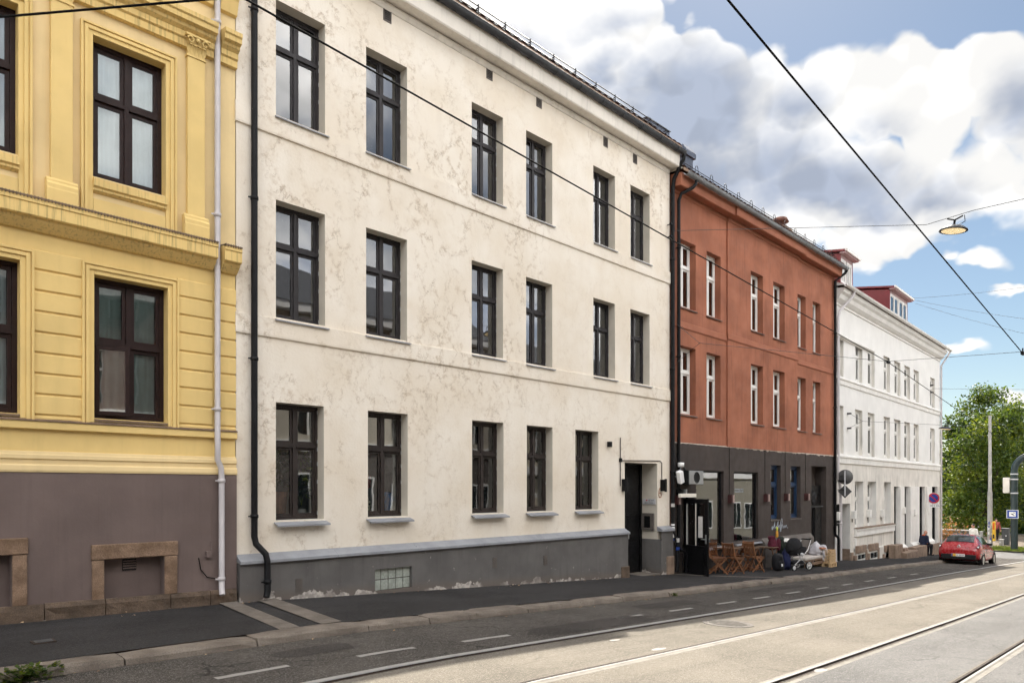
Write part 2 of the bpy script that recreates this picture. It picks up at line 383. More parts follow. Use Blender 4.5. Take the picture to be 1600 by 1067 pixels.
M['lens'] = mat_emit('warm lamp lens', (.95, .74, .42), .14)
M['tube'] = mat('white lamp cover', (.80, .76, .68), .4, .03, 5)
M['shade'] = mat('straw lamp shade', (.70, .58, .36), .8, .05, 8)
M['terra'] = mat_wood('woven basket', (.35, .15, .08), .8)
M['vblue'] = mat('blue glazed vase', (.015, .20, .62), .12, .15, 5, spec=.7)
M['vcheck'] = mat('pale vase glaze', (.75, .70, .48), .3, .05, 5)
M['redfl'] = mat('coral red sprigs', (.55, .09, .07), .8, .2, 9)
M['white_ink'] = mat('white lettering', (.36, .40, .45), .6, .05, 5)
M['dark_ink'] = mat('dark lettering', (.02, .02, .025), .6, .1, 5)
M['silver'] = mat('pale metal sign', (.55, .55, .57), .4, .05, 4)
M['opp1'] = mat('pale stone render', (.42, .375, .31), .88, .06, 1, .1, 20, streak=.2)
M['opp2'] = mat('grey brown render', (.17, .125, .11), .88, .08, 1, .1, 20, streak=.2)
M['gblock'] = mat('frosted glass block', (.34, .37, .33), .25, .12, 9, .3, 14, spec=.6)
# ================================================================= the street
def Yk(x): return -2.86 + .024 * (x - 2)           # kerb front
def Y0(x): return -4.80 + .022 * (x - 4)           # first rail
def Y1(x): return -6.10 + .014 * (x - 5)
def Y2(x): return -7.64 + .015 * (x - 8)
def Y3(x): return -8.93 + .014 * (x - 9)
def Y4(x): return -10.30 + .014 * (x - 9)
def Y5(x): return -12.4 + .012 * (x - 9)
XE = 49.6                                          # the pavement ends here, the side street begins
def zp(x, y): return g(x) + .015 * min(0, y)       # pavement top
def zr(x): return g(x) - .134                      # carriageway
XS = [-14 + .8 * i for i in range(int((XE + 14) / .8) + 1)] + [XE]
def sheet(name, ya, yb, za, zb, mat_, xs, ny=1):
    b = MB(); rows = []
    for x in xs:
        rows.append([(x, ya(x) + (yb(x) - ya(x)) * j / ny, za(x) + (zb(x) - za(x)) * j / ny) for j in range(ny + 1)])
    b.grid(rows, mat_, False); o = b.build(name); o['kind'] = 'structure'; return o
KW = .30                                           # kerb width
sheet('pavement', lambda x: Yk(x) + KW, lambda x: 1.6, lambda x: zp(x, Yk(x) + KW), lambda x: g(x), M['asphp'], XS)
XL = XS + [XE + 1.5 * i for i in range(1, 40)]
GAP = .055
sheet('road', lambda x: Y0(x) + .12, lambda x: Yk(x) + .05, zr, zr, M['asph'], XS)
sheet('track_bed', lambda x: Y1(x) + GAP + .02, lambda x: Y0(x) - GAP, zr, zr, M['beige'], XL)
sheet('track_bed', lambda x: Y2(x) + GAP, lambda x: Y1(x) - .11, zr, zr, M['beige'], XL)
sheet('road', lambda x: Y3(x) + GAP + .02, lambda x: Y2(x) - .13, zr, zr, M['asphr'], XL)
sheet('road', lambda x: Y4(x) + GAP, lambda x: Y3(x) - .11, zr, zr, M['asphr'], XL)
sheet('road', lambda x: Y5(x), lambda x: Y4(x) - .13, zr, zr, M['asphr'], XL)
sheet('pavement', lambda x: -60, lambda x: Y5(x), lambda x: g(x), lambda x: g(x) - .02, M['asphp'], XL)
# side street and square beyond the last house
xs2 = [XE + 1.2 * i for i in range(0, 48)]
sheet('road', lambda x: Y0(x) + .12, lambda x: 46.0, zr, zr, M['asphr'], xs2)
b = MB(); b.face([(-900, -900, -3.4), (1500, -900, -3.4), (1500, 1500, -3.4), (-900, 1500, -3.4)], M['earth']); b.build('ground')['kind'] = 'structure'
# grooved tram rails, each a real channel with a polished head
def rail(nm, Yf, side, lo, hi, label, mj=None):
    mj = mj or M['joint']
    b = MB()
    xs = XL
    zz = lambda x: zr(x)
    def strip(a, c, za, zb, m_):
        rows = [[(x, Yf(x) + side * a, zz(x) + za), (x, Yf(x) + side * c, zz(x) + zb)] for x in xs]
        b.grid(rows, m_, False)
    strip(-.080, -.058, .002, .004, M['beige']); strip(-.058, -.030, .004, .004, M['rust']); strip(-.030, -.028, .004, -.035, M['rust']); strip(-.028, .004, -.035, -.035, M['rust'])
    strip(.004, .008, -.035, .010, M['rust']); strip(.008, .014, .010, .014, M['steel']); strip(.014, .042, .014, .013, M['steel']); strip(.042, .062, .013, .003, mj)
    strip(.062, lo, .003, .002, mj); strip(lo, hi, .002, -.012, mj)
    o = b.build('tram_rail'); o['kind'] = 'structure'; return o
# side=+1: head towards the houses; -1: head towards the viewer
rail('a', Y0, 1, .15, .155, '', M['joint_sheen']); rail('b', Y1, -1, .115, .12, ''); rail('c', Y2, -1 * -1, .055 + .05, .11, ''); rail('d', Y3, -1, .115, .12, ''); rail('e', Y4, 1, .10, .11, '')
# fill under the outer side of rails 0, 2 (groove towards the viewer)
for Yf in (Y2, Y4, Y0):
    sheet('track_bed', lambda x, Yf=Yf: Yf(x) - .135, lambda x, Yf=Yf: Yf(x) - .054, lambda x: zr(x) + .001, lambda x: zr(x) + .001, M['joint'] if Yf is not Y0 else M['beige'], XL)
# kerb: worn granite stones laid end to end
b = MB(); x = -8.0; kr = random.Random(5)
while x < XE - 1.2:
    L = kr.uniform(.95, 1.75); j = kr.uniform(-.018, .018); t = kr.uniform(-.010, .012); h = .004
    n = 7; rows = []
    for i in range(n):
        xx = x + .008 + (L - .016) * i / (n - 1); y = Yk(xx) + j; z = zp(xx, Yk(xx)) + t
        w = [kr.uniform(-.008, .008) for _ in range(6)]
        e = .012 if i in (0, n - 1) else 0
        rows.append([(xx, y + KW + .035, z + .002 - e), (xx, y + KW * .5, z + .006 + w[0] - e), (xx, y + .035 + w[1], z + w[2] - e), (xx, y + .008 + w[3] + e, z - .026), (xx, y - .004 + w[4] + e, z - .075), (xx, y - .012 + w[5], z - .17)])
    b.grid(rows, M['kerbstone'], False)
    b.face(rows[0] + [(rows[0][0][0], rows[0][0][1], rows[0][-1][2])], M['kerbstone']); b.face(list(reversed(rows[-1])) + [(rows[-1][0][0], rows[-1][0][1], rows[-1][-1][2])], M['kerbstone'])
    x += L
o = b.build('kerb'); o['kind'] = 'structure'
# dark dirt bed seen in the kerb joints
sheet('kerb', lambda x: Yk(x) + .04, lambda x: Yk(x) + KW + .02, lambda x: zp(x, Yk(x)) - .035, lambda x: zp(x, Yk(x)) - .03, M['earth'], XS)
# kerb of the side street corner
b = MB(); rows = []
for i in range(14):
    a = -math.pi / 2 + math.pi / 2 * i / 13; cx, cy = XE - 1.2, Yk(XE) + 1.2
    rows.append([(cx + r * math.cos(a), cy + r * math.sin(a), z + zp(XE, 0) + (0 if k else 0)) for k, (r, z) in enumerate(((.85, -.03), (1.17, -.032), (1.2, -.05), (1.2, -.2)))])
rows += [[(XE - 1.2 + r, 20, z + zp(XE, 0)) for r, z in ((.85, -.03), (1.17, -.032), (1.2, -.05), (1.2, -.2))]]
b.grid(rows, M['kerbstone'], False); b.build('kerb')['kind'] = 'structure'
# two stone strips across the pavement where the houses meet
def slab(p, w0, w1, name, m_):
    b = MB(); rows = []
    (xa, ya), (xb, yb) = p
    for i in range(9):
        t = i / 8; y = ya + (yb - ya) * t; x = xa + (xb - xa) * t
        rows.append([(x + w0, y, zp(x, y) + .006), (x + w1, y, zp(x, y) + .006)])
    b.grid(rows, m_, False); o = b.build(name); o['kind'] = 'structure'
slab(((4.50, -.02), (4.26, Yk(4.3) + KW)), 0, .27, 'pavement_strip', M['sett'])
slab(((5.10, -.10), (4.86, Yk(4.9) + KW)), 0, .30, 'pavement_strip', M['sett'])
# curved stone line by the café
b = MB(); rows = []
for i in range(15):
    t = i / 14; x = 17.1 + 2.4 * t; y = -.28 - 1.95 * (t ** .75)
    rows.append([(x, y, zp(x, y) + .006), (x + .05, y + .13, zp(x, y) + .006)])
b.grid(rows, M['sett'], False); b.build('pavement_strip')['kind'] = 'structure'
# worn dashed line
dr = random.Random(3)
for xa, xb, y in ((-.4, .45, -3.98), (1.25, 2.1, -3.98), (2.84, 3.62, -3.97), (4.4, 5.2, -4.06), (5.94, 6.8, -4.08), (9.45, 10.2, -3.92), (11.05, 11.85, -3.92), (12.9, 13.7, -3.85), (14.6, 15.4, -3.8), (16.4, 17.2, -3.74), (18.3, 19.1, -3.7), (20.2, 21.0, -3.66), (22.2, 23, -3.6), (24.4, 25.2, -3.56), (27, 27.9, -3.5)):
    b = MB(); n = 9; top = []; bot = []
    for i in range(n):
        x = xa + (xb - xa) * i / (n - 1); yy = y + .022 * (x - (xa + xb) / 2)
        top.append((x, yy + .045 + dr.uniform(-.008, .008), zr(x) + .004)); bot.append((x, yy - .045 + dr.uniform(-.008, .008), zr(x) + .004))
    b.grid([top, bot], M['paint'], False); b.build('road_marking')['kind'] = 'structure'
for xa, ya in ((50.9, -4.4), (50.9, -5.7), (50.9, -7.0), (50.9, -8.4), (56.5, 1.2), (56.5, 2.4)):       # zebra bars
    b = MB(); b.face([(xa, ya, zr(xa) + .004), (xa + 3.0, ya, zr(xa + 3) + .004), (xa + 3.0, ya + .5, zr(xa + 3) + .004), (xa, ya + .5, zr(xa) + .004)], M['paint']); b.build('road_marking')['kind'] = 'structure'
# mended places in the lane and the track bed, darker than the rest
M['mend'] = mat_asphalt('mended asphalt', (.052, .046, .042), .35, .25, (.16, .15, .14), .0)
def mend(cx, cy, lx, ly, m_, seed):
    q = random.Random(seed); n = 22; b = MB(); P = []
    for k in range(n):
        a = 6.28318 * k / n; e = .5; x = cx + lx * math.copysign(abs(math.cos(a)) ** e, math.cos(a)) * q.uniform(.9, 1.05); y = cy + ly * math.copysign(abs(math.sin(a)) ** e, math.sin(a)) * q.uniform(.9, 1.05) + .02 * (x - cx); P.append((x, y, zr(x) + .004))
    c = (cx, cy, zr(cx) + .004)
    for k in range(n): b.face([c, P[k], P[(k + 1) % n]], m_)
    b.build('road_patch')['kind'] = 'structure'
mend(8.6, -4.15, 1.5, .32, M['mend'], 1); mend(11.9, -3.35, 1.1, .26, M['mend'], 2); mend(4.2, -3.45, .5, .2, M['mend'], 5); mend(17.5, -3.1, 1.6, .22, M['mend'], 6)
# small white marks between the rails
for px, py, s in ((960, 1000, .09), (1030, 1014, .12), (1283, 1047, .12)):
    v = at_y(px, py, -5.2)
    t = 1
    for it in range(60):
        p = ray(px, py, t); t *= 1 + .5 * (p.z - zr(p.x)) / 4
    b = MB(); n = 9
    b.face([(p.x + s * 1.3 * math.cos(6.283 * k / n) * dr.uniform(.7, 1.1), p.y + s * .5 * math.sin(6.283 * k / n) * dr.uniform(.7, 1.1), zr(p.x) + .005 - .05 * s * math.cos(6.283 * k / n) * 1.3) for k in range(n)], M['paint'])
    b.build('road_marking')['kind'] = 'structure'
# manhole cover
mh = thing('manhole_cover', 'round cast iron manhole cover set in the pale track bed', 'manhole cover', (10.6, -5.30, zr(10.6)))
sl = -.05
def disc(b, r0, r1, z0, m_, n=40):
    rows = [[(10.6 + r * math.cos(6.28318 * k / n), -5.3 + r * math.sin(6.28318 * k / n), zr(10.6) + z + sl * r * math.cos(6.28318 * k / n)) for k in range(n)] for r, z in ((r0, z0), (r1, z0), (r1, z0 - .02))]
    b.grid(rows, m_, False, True)
b = MB(); disc(b, .345, .40, .008, M['iron']); b.build('ring', mh)
b = MB(); disc(b, .0005, .335, .006, M['iron'])
for i in range(-5, 6):
    for j in range(-5, 6):
        x, y = i * .055 + (.0275 if j % 2 else 0), j * .055
        if x * x + y * y < .29 ** 2:
            z = zr(10.6) + .006 + sl * x; b.box(10.6 + x - .017, 10.6 + x + .017, -5.3 + y - .017, -5.3 + y + .017, z - .01, z + .007, M['iron'])
b.build('lid', mh)
vc = thing('valve_cover', 'small dark valve cover in the near pavement below the ochre building', 'valve cover', (1.9, -1.55, zp(1.9, -1.55)))
b = MB(); zq = zp(1.9, -1.55); b.prism([(-1.64, zq - .02), (-1.64, zq + .008), (-1.46, zq + .010), (-1.46, zq - .02)], 1.80, 2.02, M['rust']); b.build('frame', vc)
b = MB(); b.prism([(-1.62, zq), (-1.62, zq + .012), (-1.48, zq + .014), (-1.48, zq)], 1.825, 1.995, M['cabinet']); b.build('lid', vc)
# grass verge and low wall on the far side of the side street
def gz(x): return g(x) - .05
sheet('grass_verge', lambda x: -3.2, lambda x: 26.0, lambda x: gz(x), lambda x: gz(x), M['earth'], [58.4 + i for i in range(0, 30)])
b = MB(); gr = random.Random(8)
for i in range(9000):
    x = gr.uniform(58.45, 64); y = gr.uniform(-3.1, 6); h = gr.uniform(.05, .17); a = gr.uniform(0, 6.28); w = .018; lx, ly = gr.uniform(-.06, .06), gr.uniform(-.06, .06)
    b.face([(x - w * math.cos(a), y - w * math.sin(a), gz(x)), (x + w * math.cos(a), y + w * math.sin(a), gz(x)), (x + lx, y + ly, gz(x) + h)], M['grass'])
o = b.build('grass'); tag(o, 'short sunlit grass along the far corner', 'grass', kind='stuff')
# weeds growing in the kerb joints
def weed(px, x, y, h, n, label):
    t = thing('weed', label, 'weed', (x, y, zr(x)))
    b = MB(); q = random.Random(int(x * 100))
    for i in range(n):
        a = q.uniform(0, 6.28); r = q.uniform(.0, .16) * h / .12; z = q.uniform(.01, 1) * h; cx, cy = x + r * math.cos(a) * 1.7, y + r * math.sin(a) * .6
        L = q.uniform(.025, .06); w = L * .45; d = Vector((math.cos(a + q.uniform(-.8, .8)), math.sin(a), q.uniform(-.3, .8))).normalized(); s = d.cross(Vector((q.uniform(-.3, .3), q.uniform(-.3, .3), 1))).normalized()
        c = Vector((cx, cy, zr(x) + z)); b.face([c, c + d * L * .5 + s * w, c + d * L, c + d * L * .5 - s * w], q.choice((M['leafm'], M['leafd'], M['leafy'])))
    b.build('foliage', t)
    b = MB()
    for i in range(7):
        a = i; b.tube([(x + .02 * math.cos(a), y + .01 * math.sin(a), zr(x) - .01), (x + .16 * math.cos(a), y + .05 * math.sin(a), zr(x) + h * .7)], .003, M['leafd'], 5)
    b.build('stem', t)
weed(0, 1.50, Yk(1.5) - .02, .13, 420, 'green leafy weed growing in the gutter at the near end of the kerb')
weed(0, 13.35, Yk(13.35) + .01, .05, 120, 'low mossy weed in a kerb joint below the big cream house')
# litter: dry leaves in the gutter and along the walls
b = MB(); q = random.Random(21)
for i in range(230):
    x = q.uniform(1, 30)
    if q.random() < .6: y = Yk(x) - abs(q.gauss(0, .10)) - .02; z = zr(x) + .006
    else: y = -.16 - abs(q.gauss(0, .10)) - (.1 if 4.8 < x < 15 else 0); z = zp(x, y) + .006
    a = q.uniform(0, 6.28); L = q.uniform(.012, .035)
    b.face([(x + L * math.cos(a + k * 1.57) * (1 if k % 2 else .5), y + L * math.sin(a + k * 1.57) * (1 if k % 2 else .5), z + q.uniform(0, .012)) for k in range(4)], q.choice((M['sett'], M['earth'], M['leafo'], M['pallet'])))
tag(b.build('fallen_leaves'), 'scattered dry leaves and grit along kerb and wall foot', 'litter', kind='stuff')
sheet('kerb', lambda x: Y5(x) - .001, lambda x: Y5(x) + .012, lambda x: g(x) + .004, lambda x: g(x) - .15, M['kerbstone'], XL)
# ================================================================= building kit
def wall_sheet(b, xs0, xs1, z0, z1, holes, Y, m_, mr=None):
    """Front face on the plane Y with rectangular openings; reveals run back by each hole's depth."""
    X = sorted({xs0, xs1} | {h[0] for h in holes} | {h[1] for h in holes}); Z = sorted({z0, z1} | {h[2] for h in holes} | {h[3] for h in holes})
    X = [x for x in X if xs0 - 1e-6 <= x <= xs1 + 1e-6]; Z = [z for z in Z if z0 - 1e-6 <= z <= z1 + 1e-6]
    for i in range(len(X) - 1):
        for j in range(len(Z) - 1):
            cx, cz = (X[i] + X[i + 1]) / 2, (Z[j] + Z[j + 1]) / 2
            if any(h[0] < cx < h[1] and h[2] < cz < h[3] for h in holes): continue
            b.face([(X[i], Y, Z[j]), (X[i + 1], Y, Z[j]), (X[i + 1], Y, Z[j + 1]), (X[i], Y, Z[j + 1])], m_)
    for h in holes:
        a, c, d, e, dep = (tuple(h) + (-.07,))[:5]; k = mr or m_; B = Y + dep
        b.face([(a, Y, d), (a, Y, e), (a, B, e), (a, B, d)], k); b.face([(c, Y, e), (c, Y, d), (c, B, d), (c, B, e)], k)
        b.face([(a, Y, e), (c, Y, e), (c, B, e), (a, B, e)], k); b.face([(c, Y, d), (a, Y, d), (a, B, d), (c, B, d)], k)
def rooms(parent, x0, x1, levels, holes, y0=.36, y1=4.2):
    """Dim rooms behind the windows: inner wall lining, back wall, floors and a few cross walls."""
    b = MB()
    wall_sheet(b, x0, x1, levels[0], levels[-1], holes, y0, M['room'])
    b.face([(x0, y1, levels[0]), (x1, y1, levels[0]), (x1, y1, levels[-1]), (x0, y1, levels[-1])], M['room'])
    for z in levels: b.box(x0, x1, y0 + .01, y1 - .01, z - .1, z, M['room'])
    n = max(2, round((x1 - x0) / 3.6))
    for i in range(n + 1):
        x = x0 + (x1 - x0) * i / n
        if any(h[0] - .08 < x < h[1] + .08 for h in holes): x = max(h[1] for h in holes if h[0] - .08 < x < h[1] + .08) + .3
        if x0 - .1 < x < x1 + .1:
            for za, zb in zip(levels, levels[1:]): b.box(x - .06, x + .06, y0 + .02, y1 - .02, za + .001, zb - .101, M['room'])
    return b.build('interior', parent)
def window(parent, x0, x1, z0, z1, y, mf, transom=.355, glass='glass', fw=.05, sw=.042, mull=True, hinges=True, sill=None, curtain=None, cm='curtain', wall_y=0.0, open_sash=None):
    b = MB(); d = .075
    b.box(x0, x0 + fw, y, y + d, z0, z1, mf); b.box(x1 - fw, x1, y, y + d, z0, z1, mf)
    b.box(x0 + fw, x1 - fw, y + .001, y + d, z0, z0 + fw * 1.15, mf); b.box(x0 + fw, x1 - fw, y + .001, y + d, z1 - fw, z1, mf)
    xi0, xi1, zi0, zi1 = x0 + fw, x1 - fw, z0 + fw * 1.15, z1 - fw
    xm = (x0 + x1) / 2; mw = .030
    zt = z1 - (z1 - z0) * transom if transom else None
    cols = [(xi0, xm - mw), (xm + mw, xi1)] if mull else [(xi0, xi1)]
    if mull: b.box(xm - mw, xm + mw, y - .006, y + d, zi0, zi1, mf)
    rows = [(zi0, zt - .034), (zt + .034, zi1)] if transom else [(zi0, zi1)]
    if transom:
        for ca, cb in cols:
            b.box(ca, cb, y - .010, y + d, zt - .034, zt + .034, mf); b.box(ca, cb, y - .022, y - .0105, zt - .030, zt - .012, mf)
    panes = []
    for ci, (ca, cb) in enumerate(cols):
        for ri, (ra, rb) in enumerate(rows):
            if open_sash == (ci, ri): continue
            ys = y + .014
            b.box(ca + .002, ca + sw, ys, ys + .045, ra + .002, rb - .002, mf); b.box(cb - sw, cb - .002, ys, ys + .045, ra + .002, rb - .002, mf)
            b.box(ca + sw, cb - sw, ys + .001, ys + .045, ra + .002, ra + sw * 1.1, mf); b.box(ca + sw, cb - sw, ys + .001, ys + .045, rb - sw, rb - .002, mf)
            panes.append((ca + sw - .004, cb - sw + .004, ra + sw * 1.1 - .004, rb - sw + .004))
    if hinges:
        for t in (.04, .30, .37, .50, .66, .94):
            z = z1 - (z1 - z0) * t; b.box(x1 - .012, x1 + .004, y - .012, y - .001, z - .05, z + .02, M['hinge'])
    w = b.build('window', parent)
    b = MB()
    for a, c, e, f in panes: b.box(a, c, y + .030, y + .036, e, f, M[glass])
    b.build('glass_pane', w)
    if sill:
        ms, out, th = sill; b = MB()
        b.prism([(y + .001, z0 + .002), (wall_y + .0, z0 - .026), (wall_y + .0, z0 - .05), (y + .001, z0 - .03)], x0 + .002, x1 - .002, M[ms])
        b.prism([(wall_y - .002, z0 - .026), (wall_y - out, z0 - .026 - out * .3), (wall_y - out, z0 - .026 - out * .3 - th), (wall_y - out + .01, z0 - .026 - out * .3 - th), (wall_y - .002, z0 - .035)], x0 - .035, x1 + .045, M[ms])
        b.build('sill', w)
    if curtain:
        for (ca, cb, za, zb) in curtain:
            b = MB(); n = max(6, int((cb - ca) * 44)); ph = rnd.uniform(0, 6)
            rows = [[(ca + (cb - ca) * i / n, y + .11 + .017 * math.sin(i * 1.25 + ph) + .007 * math.sin(i * .53 + ph) + .004 * k * math.sin(i), zz) for i in range(n + 1)] for k, zz in enumerate((za, (za + zb) / 2, zb))]
            b.grid(rows, M[cm], True); b.build('curtain', w)
    return w
def gutter(parent, x0, x1, y, z, r, m_, n_br, clip=.02, slope=0.0, name='gutter'):
    b = MB(); prof = []
    for k in range(13):
        a = math.pi + math.pi * k / 12; prof.append((y + r * math.cos(a), z + r * math.sin(a)))
    for k in range(13):
        a = 2 * math.pi - math.pi * k / 12; prof.append((y + (r - .008) * math.cos(a), z + (r - .008) * math.sin(a)))
    b.prism(prof, x0, x1, m_, smooth=True)
    b.tube([(x0, y - r, z + .004), (x1, y - r, z + .004)], .011, m_, 8)
    for i in range(n_br):
        x = x0 + (x1 - x0) * (i + .5) / n_br
        pr = []
        for k in range(11):
            a = math.pi * .98 + math.pi * 1.02 * k / 10; pr.append((y + (r + .012) * math.cos(a), z + (r + .012) * math.sin(a)))
        for k in range(11):
            a = 2 * math.pi - math.pi * 1.02 * k / 10; pr.append((y + (r + .002) * math.cos(a), z + (r + .002) * math.sin(a)))
        b.prism(pr, x - .016, x + .016, m_)
    return b.build(name, parent)
def tile_roof(parent, x0, x1, ye, ze, pitch, run, m_, per=.24, amp=.028, back=None):
    """Pantiles near the eaves with real waves and steps, then the ridge and the rear slope."""
    b = MB(); n = int((x1 - x0) / per * 6); tp = math.tan(pitch)
    rows = []
    for k in range(7):
        for e in (0, 1):
            s = k * .33 + (0 if e == 0 else .329); lift = .03 if e == 0 else 0
            rows.append([(x0 + (x1 - x0) * i / n, ye + s, ze + s * tp + lift + amp * abs(math.sin(math.pi * (x0 + (x1 - x0) * i / n) / per))) for i in range(n + 1)])
    b.grid(rows, m_, False)
    s = 7 * .33; yb = back or (ye + 2 * run)
    b.face([(x0, ye + s, ze + s * tp), (x1, ye + s, ze + s * tp), (x1, ye + run, ze + run * tp), (x0, ye + run, ze + run * tp)], m_)
    b.face([(x0, ye + run, ze + run * tp), (x1, ye + run, ze + run * tp), (x1, yb, ze), (x0, yb, ze)], m_)
    b.box(x0, x1, ye + .01, ye + .03, ze - .06, ze + .02, M['woodw'])
    for xx in (x0 + .001, x1 - .001): b.face([(xx, ye, ze - .01), (xx, ye + run, ze + run * tp - .01), (xx, yb, ze - .01)], M['room'])
    return b.build('roof', parent)
def carcass(b, x0, x1, zb, zt, depth, m_, y0=.02):
    """Gable sides, rear and top of the block behind the front sheet."""
    for x in (x0, x1): b.face([(x, y0, zb), (x, depth, zb), (x, depth, zt), (x, y0, zt)], m_)
    b.face([(x0, depth, zb), (x1, depth, zb), (x1, depth, zt), (x0, depth, zt)], m_)
    b.face([(x0, y0, zt), (x1, y0, zt), (x1, depth, zt), (x0, depth, zt)], m_)
def pipe(parent, pts, r, m_, collars, name='downpipe', n=12):
    b = MB(); b.tube(pts, r, m_, n)
    for (c, z) in collars:
        b.lathe([(r + .001, z - .03), (r + .012, z - .025), (r + .012, z + .025), (r + .001, z + .03)], (c[0], c[1], 0), m_, n)
        b.box(c[0] - .012, c[0] + .012, c[1] + r, .02, z - .012, z + .012, m_)
        b.box(c[0] - r - .05, c[0] - r, c[1] - .008, c[1] + .008, z - .01, z + .01, m_)
    return b.build(name, parent)
def lettering(name, parent, text, m_, loc, rot, size, org=True, ext=.002, font=None, sx=1):
    c = bpy.data.curves.new(name, 'FONT'); c.body = text; c.size = size; c.extrude = ext; c.align_x = 'CENTER'; c.align_y = 'CENTER'
    o = bpy.data.objects.new(name, c); col.objects.link(o); c.materials.append(m_)
    off = Vector(parent.get('_org', (0, 0, 0))) if parent else Vector((0, 0, 0))
    o.parent = parent; o.location = Vector(loc) - off; o.rotation_euler = rot; o.scale = (sx, 1, 1)
    return o

def marks(name, parent, org, ex, ez, words, h, w, m_, nrm):
    """Small print too blurred to read: rows of letter-sized strokes."""
    q = random.Random(len(words) * 7 + int(h * 1000)); s = 0; org = Vector(org); ex = Vector(ex); ez = Vector(ez); nrm = Vector(nrm)
    for n in words:
        b = MB()
        for i in range(n):
            k = q.choice((0, 1, 2, 3)); c = org + ex * (s + w * .4)
            if k in (0, 2): b.obox(c - ex * w * .25, ex * w * .10, nrm * .001, ez * h * .5, m_)
            if k in (1, 2, 3): b.obox(c + ex * w * .18, ex * w * .10, nrm * .001, ez * h * .5, m_)
            if k in (0, 3): b.obox(c + ez * h * .38, ex * w * .32, nrm * .0012, ez * h * .10, m_)
            if k in (0, 1): b.obox(c - ez * h * .38, ex * w * .32, nrm * .0012, ez * h * .10, m_)
            s += w
        s += w * .8; b.build(name, parent)
# ================================================================= yellow house
XB = 4.79
ye = thing('apartment_building', 'ochre yellow building with pilasters, brown windows and a mauve brown base', 'building', (2.8, 0, g(2.8)))
uw = (2.80, 3.745); lw = (2.815, 3.775); ulw = (.98, 1.95); llw = (.99, 1.97)
uz0, uz1 = fz(252, 309, .15) - .02, fz(260, 100, -.04)
lz0, lz1 = fz(253, 661, .15), fz(263, 450, -.04)
zc_top, zc_fb, zc_cb = 5.45, 5.21, 5.08
bw = (fx(164, -.08), fx(257.5, -.08), -.02, fz(164, 874.5, -.08)); blw = (.98, fx(19, -.08), .02, fz(19, 867, -.08))
hol = [(uw[0], uw[1], uz0, uz1, .15), (lw[0], lw[1], lz0, lz1, .15), (ulw[0], ulw[1], uz0, uz1, .15), (llw[0], llw[1], lz0, lz1, .15)]
b = MB()
wall_sheet(b, -9, XB, 1.95, zc_cb, [h for h in hol if h[2] < 5], 0, M['yellow'])
wall_sheet(b, -9, XB, zc_cb, 11.6, [h for h in hol if h[2] > 5], 0, M['yellowl'], M['yellow'])
carcass(b, -9, XB, -1.2, 11.6, 11, M['yellow'])
b.build('wall', ye)
b = MB()
wall_sheet(b, -9, XB, -1.2, 1.95, [bw + (.16,), blw + (.16,)], -.05, M['yplinth'])
b.face([(XB, -.05, -1.2), (XB, .02, -1.2), (XB, .02, 1.95), (XB, -.05, 1.95)], M['yplinth'])
for w in (bw, blw): b.face([(w[0], .109, w[2]), (w[1], .109, w[2]), (w[1], .109, w[3]), (w[0], .109, w[3])], M['yplinth'])
b.build('plinth', ye)
rooms(ye, -2.5, XB - .1, [2.1, 5.2, 8.6], [h[:4] for h in hol])
# rusticated courses
for a, c in ((2.10, 2.665), (3.91, 4.425), (4.53, XB - .001), (-3, .84)):
    b = MB(); zz = 4.85
    while zz > 2.66:
        zb = max(2.64, zz - .27 + .022)
        b.prism([(.0, zb), (-.012, zb), (-.024, zb + .012), (-.024, zz - .012), (-.012, zz), (0, zz)], a, c, M['yellow'])
        zz -= .27
    b.build('rustication', ye)
# window surrounds
def surround(x0, x1, zb, zt, w=.145, legs=0.0):
    b = MB(); m_ = M['yellow']
    for a, c, d, yy in ((w, .105, 0, -.034), (.105, .06, 0, -.050), (.06, .0, 0, -.028)):
        b.box(x0 - a, x0 - c, yy, -.001, zb - legs, zt + a, m_); b.box(x1 + c, x1 + a, yy, -.001, zb - legs, zt + a, m_)
        b.box(x0 - c, x1 + c, yy, -.001, zt + c, zt + a, m_)
    for a, yy in ((w + .006, -.058),):
        b.box(x0 - a, x0 - a + .030, yy, -.001, zb - legs + .001, zt + a, m_); b.box(x1 + a - .030, x1 + a, yy, -.001, zb - legs + .001, zt + a, m_); b.box(x0 - a + .03, x1 + a - .03, yy, -.001, zt + a - .03, zt + a, m_)
    return b.build('window_surround', ye, bevel=.004)
for (a, c) in (uw, ulw): surround(a, c, uz0, uz1, legs=uz0 - zc_top - .02)
for (a, c) in (lw, llw): surround(a, c, lz0, lz1, legs=lz0 - 2.63)
for (a, c) in (uw, ulw):                                  # sill ledge and panel below
    b = MB(); b.prism([(.148, uz0 + .002), (-.06, uz0 - .04), (-.085, uz0 - .05), (-.085, uz0 - .15), (-.055, uz0 - .17), (-.055, uz0 - .20), (-.01, uz0 - .23), (.148, uz0 - .23)], a - .004, c + .004, M['yellows'])
    b.box(a + .004, c - .004, -.022, -.001, zc_top, uz0 - .31, M['yellow']); b.build('window_ledge', ye)
for (a, c) in (lw, llw):
    b = MB(); b.prism([(.148, lz0 + .002), (-.03, lz0 - .012), (-.03, lz0 - .04), (.148, lz0 - .03)], a + .002, c - .002, M['ledge']); b.build('window_ledge', ye)
cu = lambda w, z0, z1: [(w[0] + .06, (w[0] + w[1]) / 2 - .05, z0 + .1, z1), ((w[0] + w[1]) / 2 + .03, w[1] - .05, z0 + .1, z1)]
window(ye, uw[0], uw[1], uz0, uz1, .15, M['framey'], .40, fw=.06, sw=.05, hinges=False, glass='glassy', curtain=cu(uw, uz0, uz1))
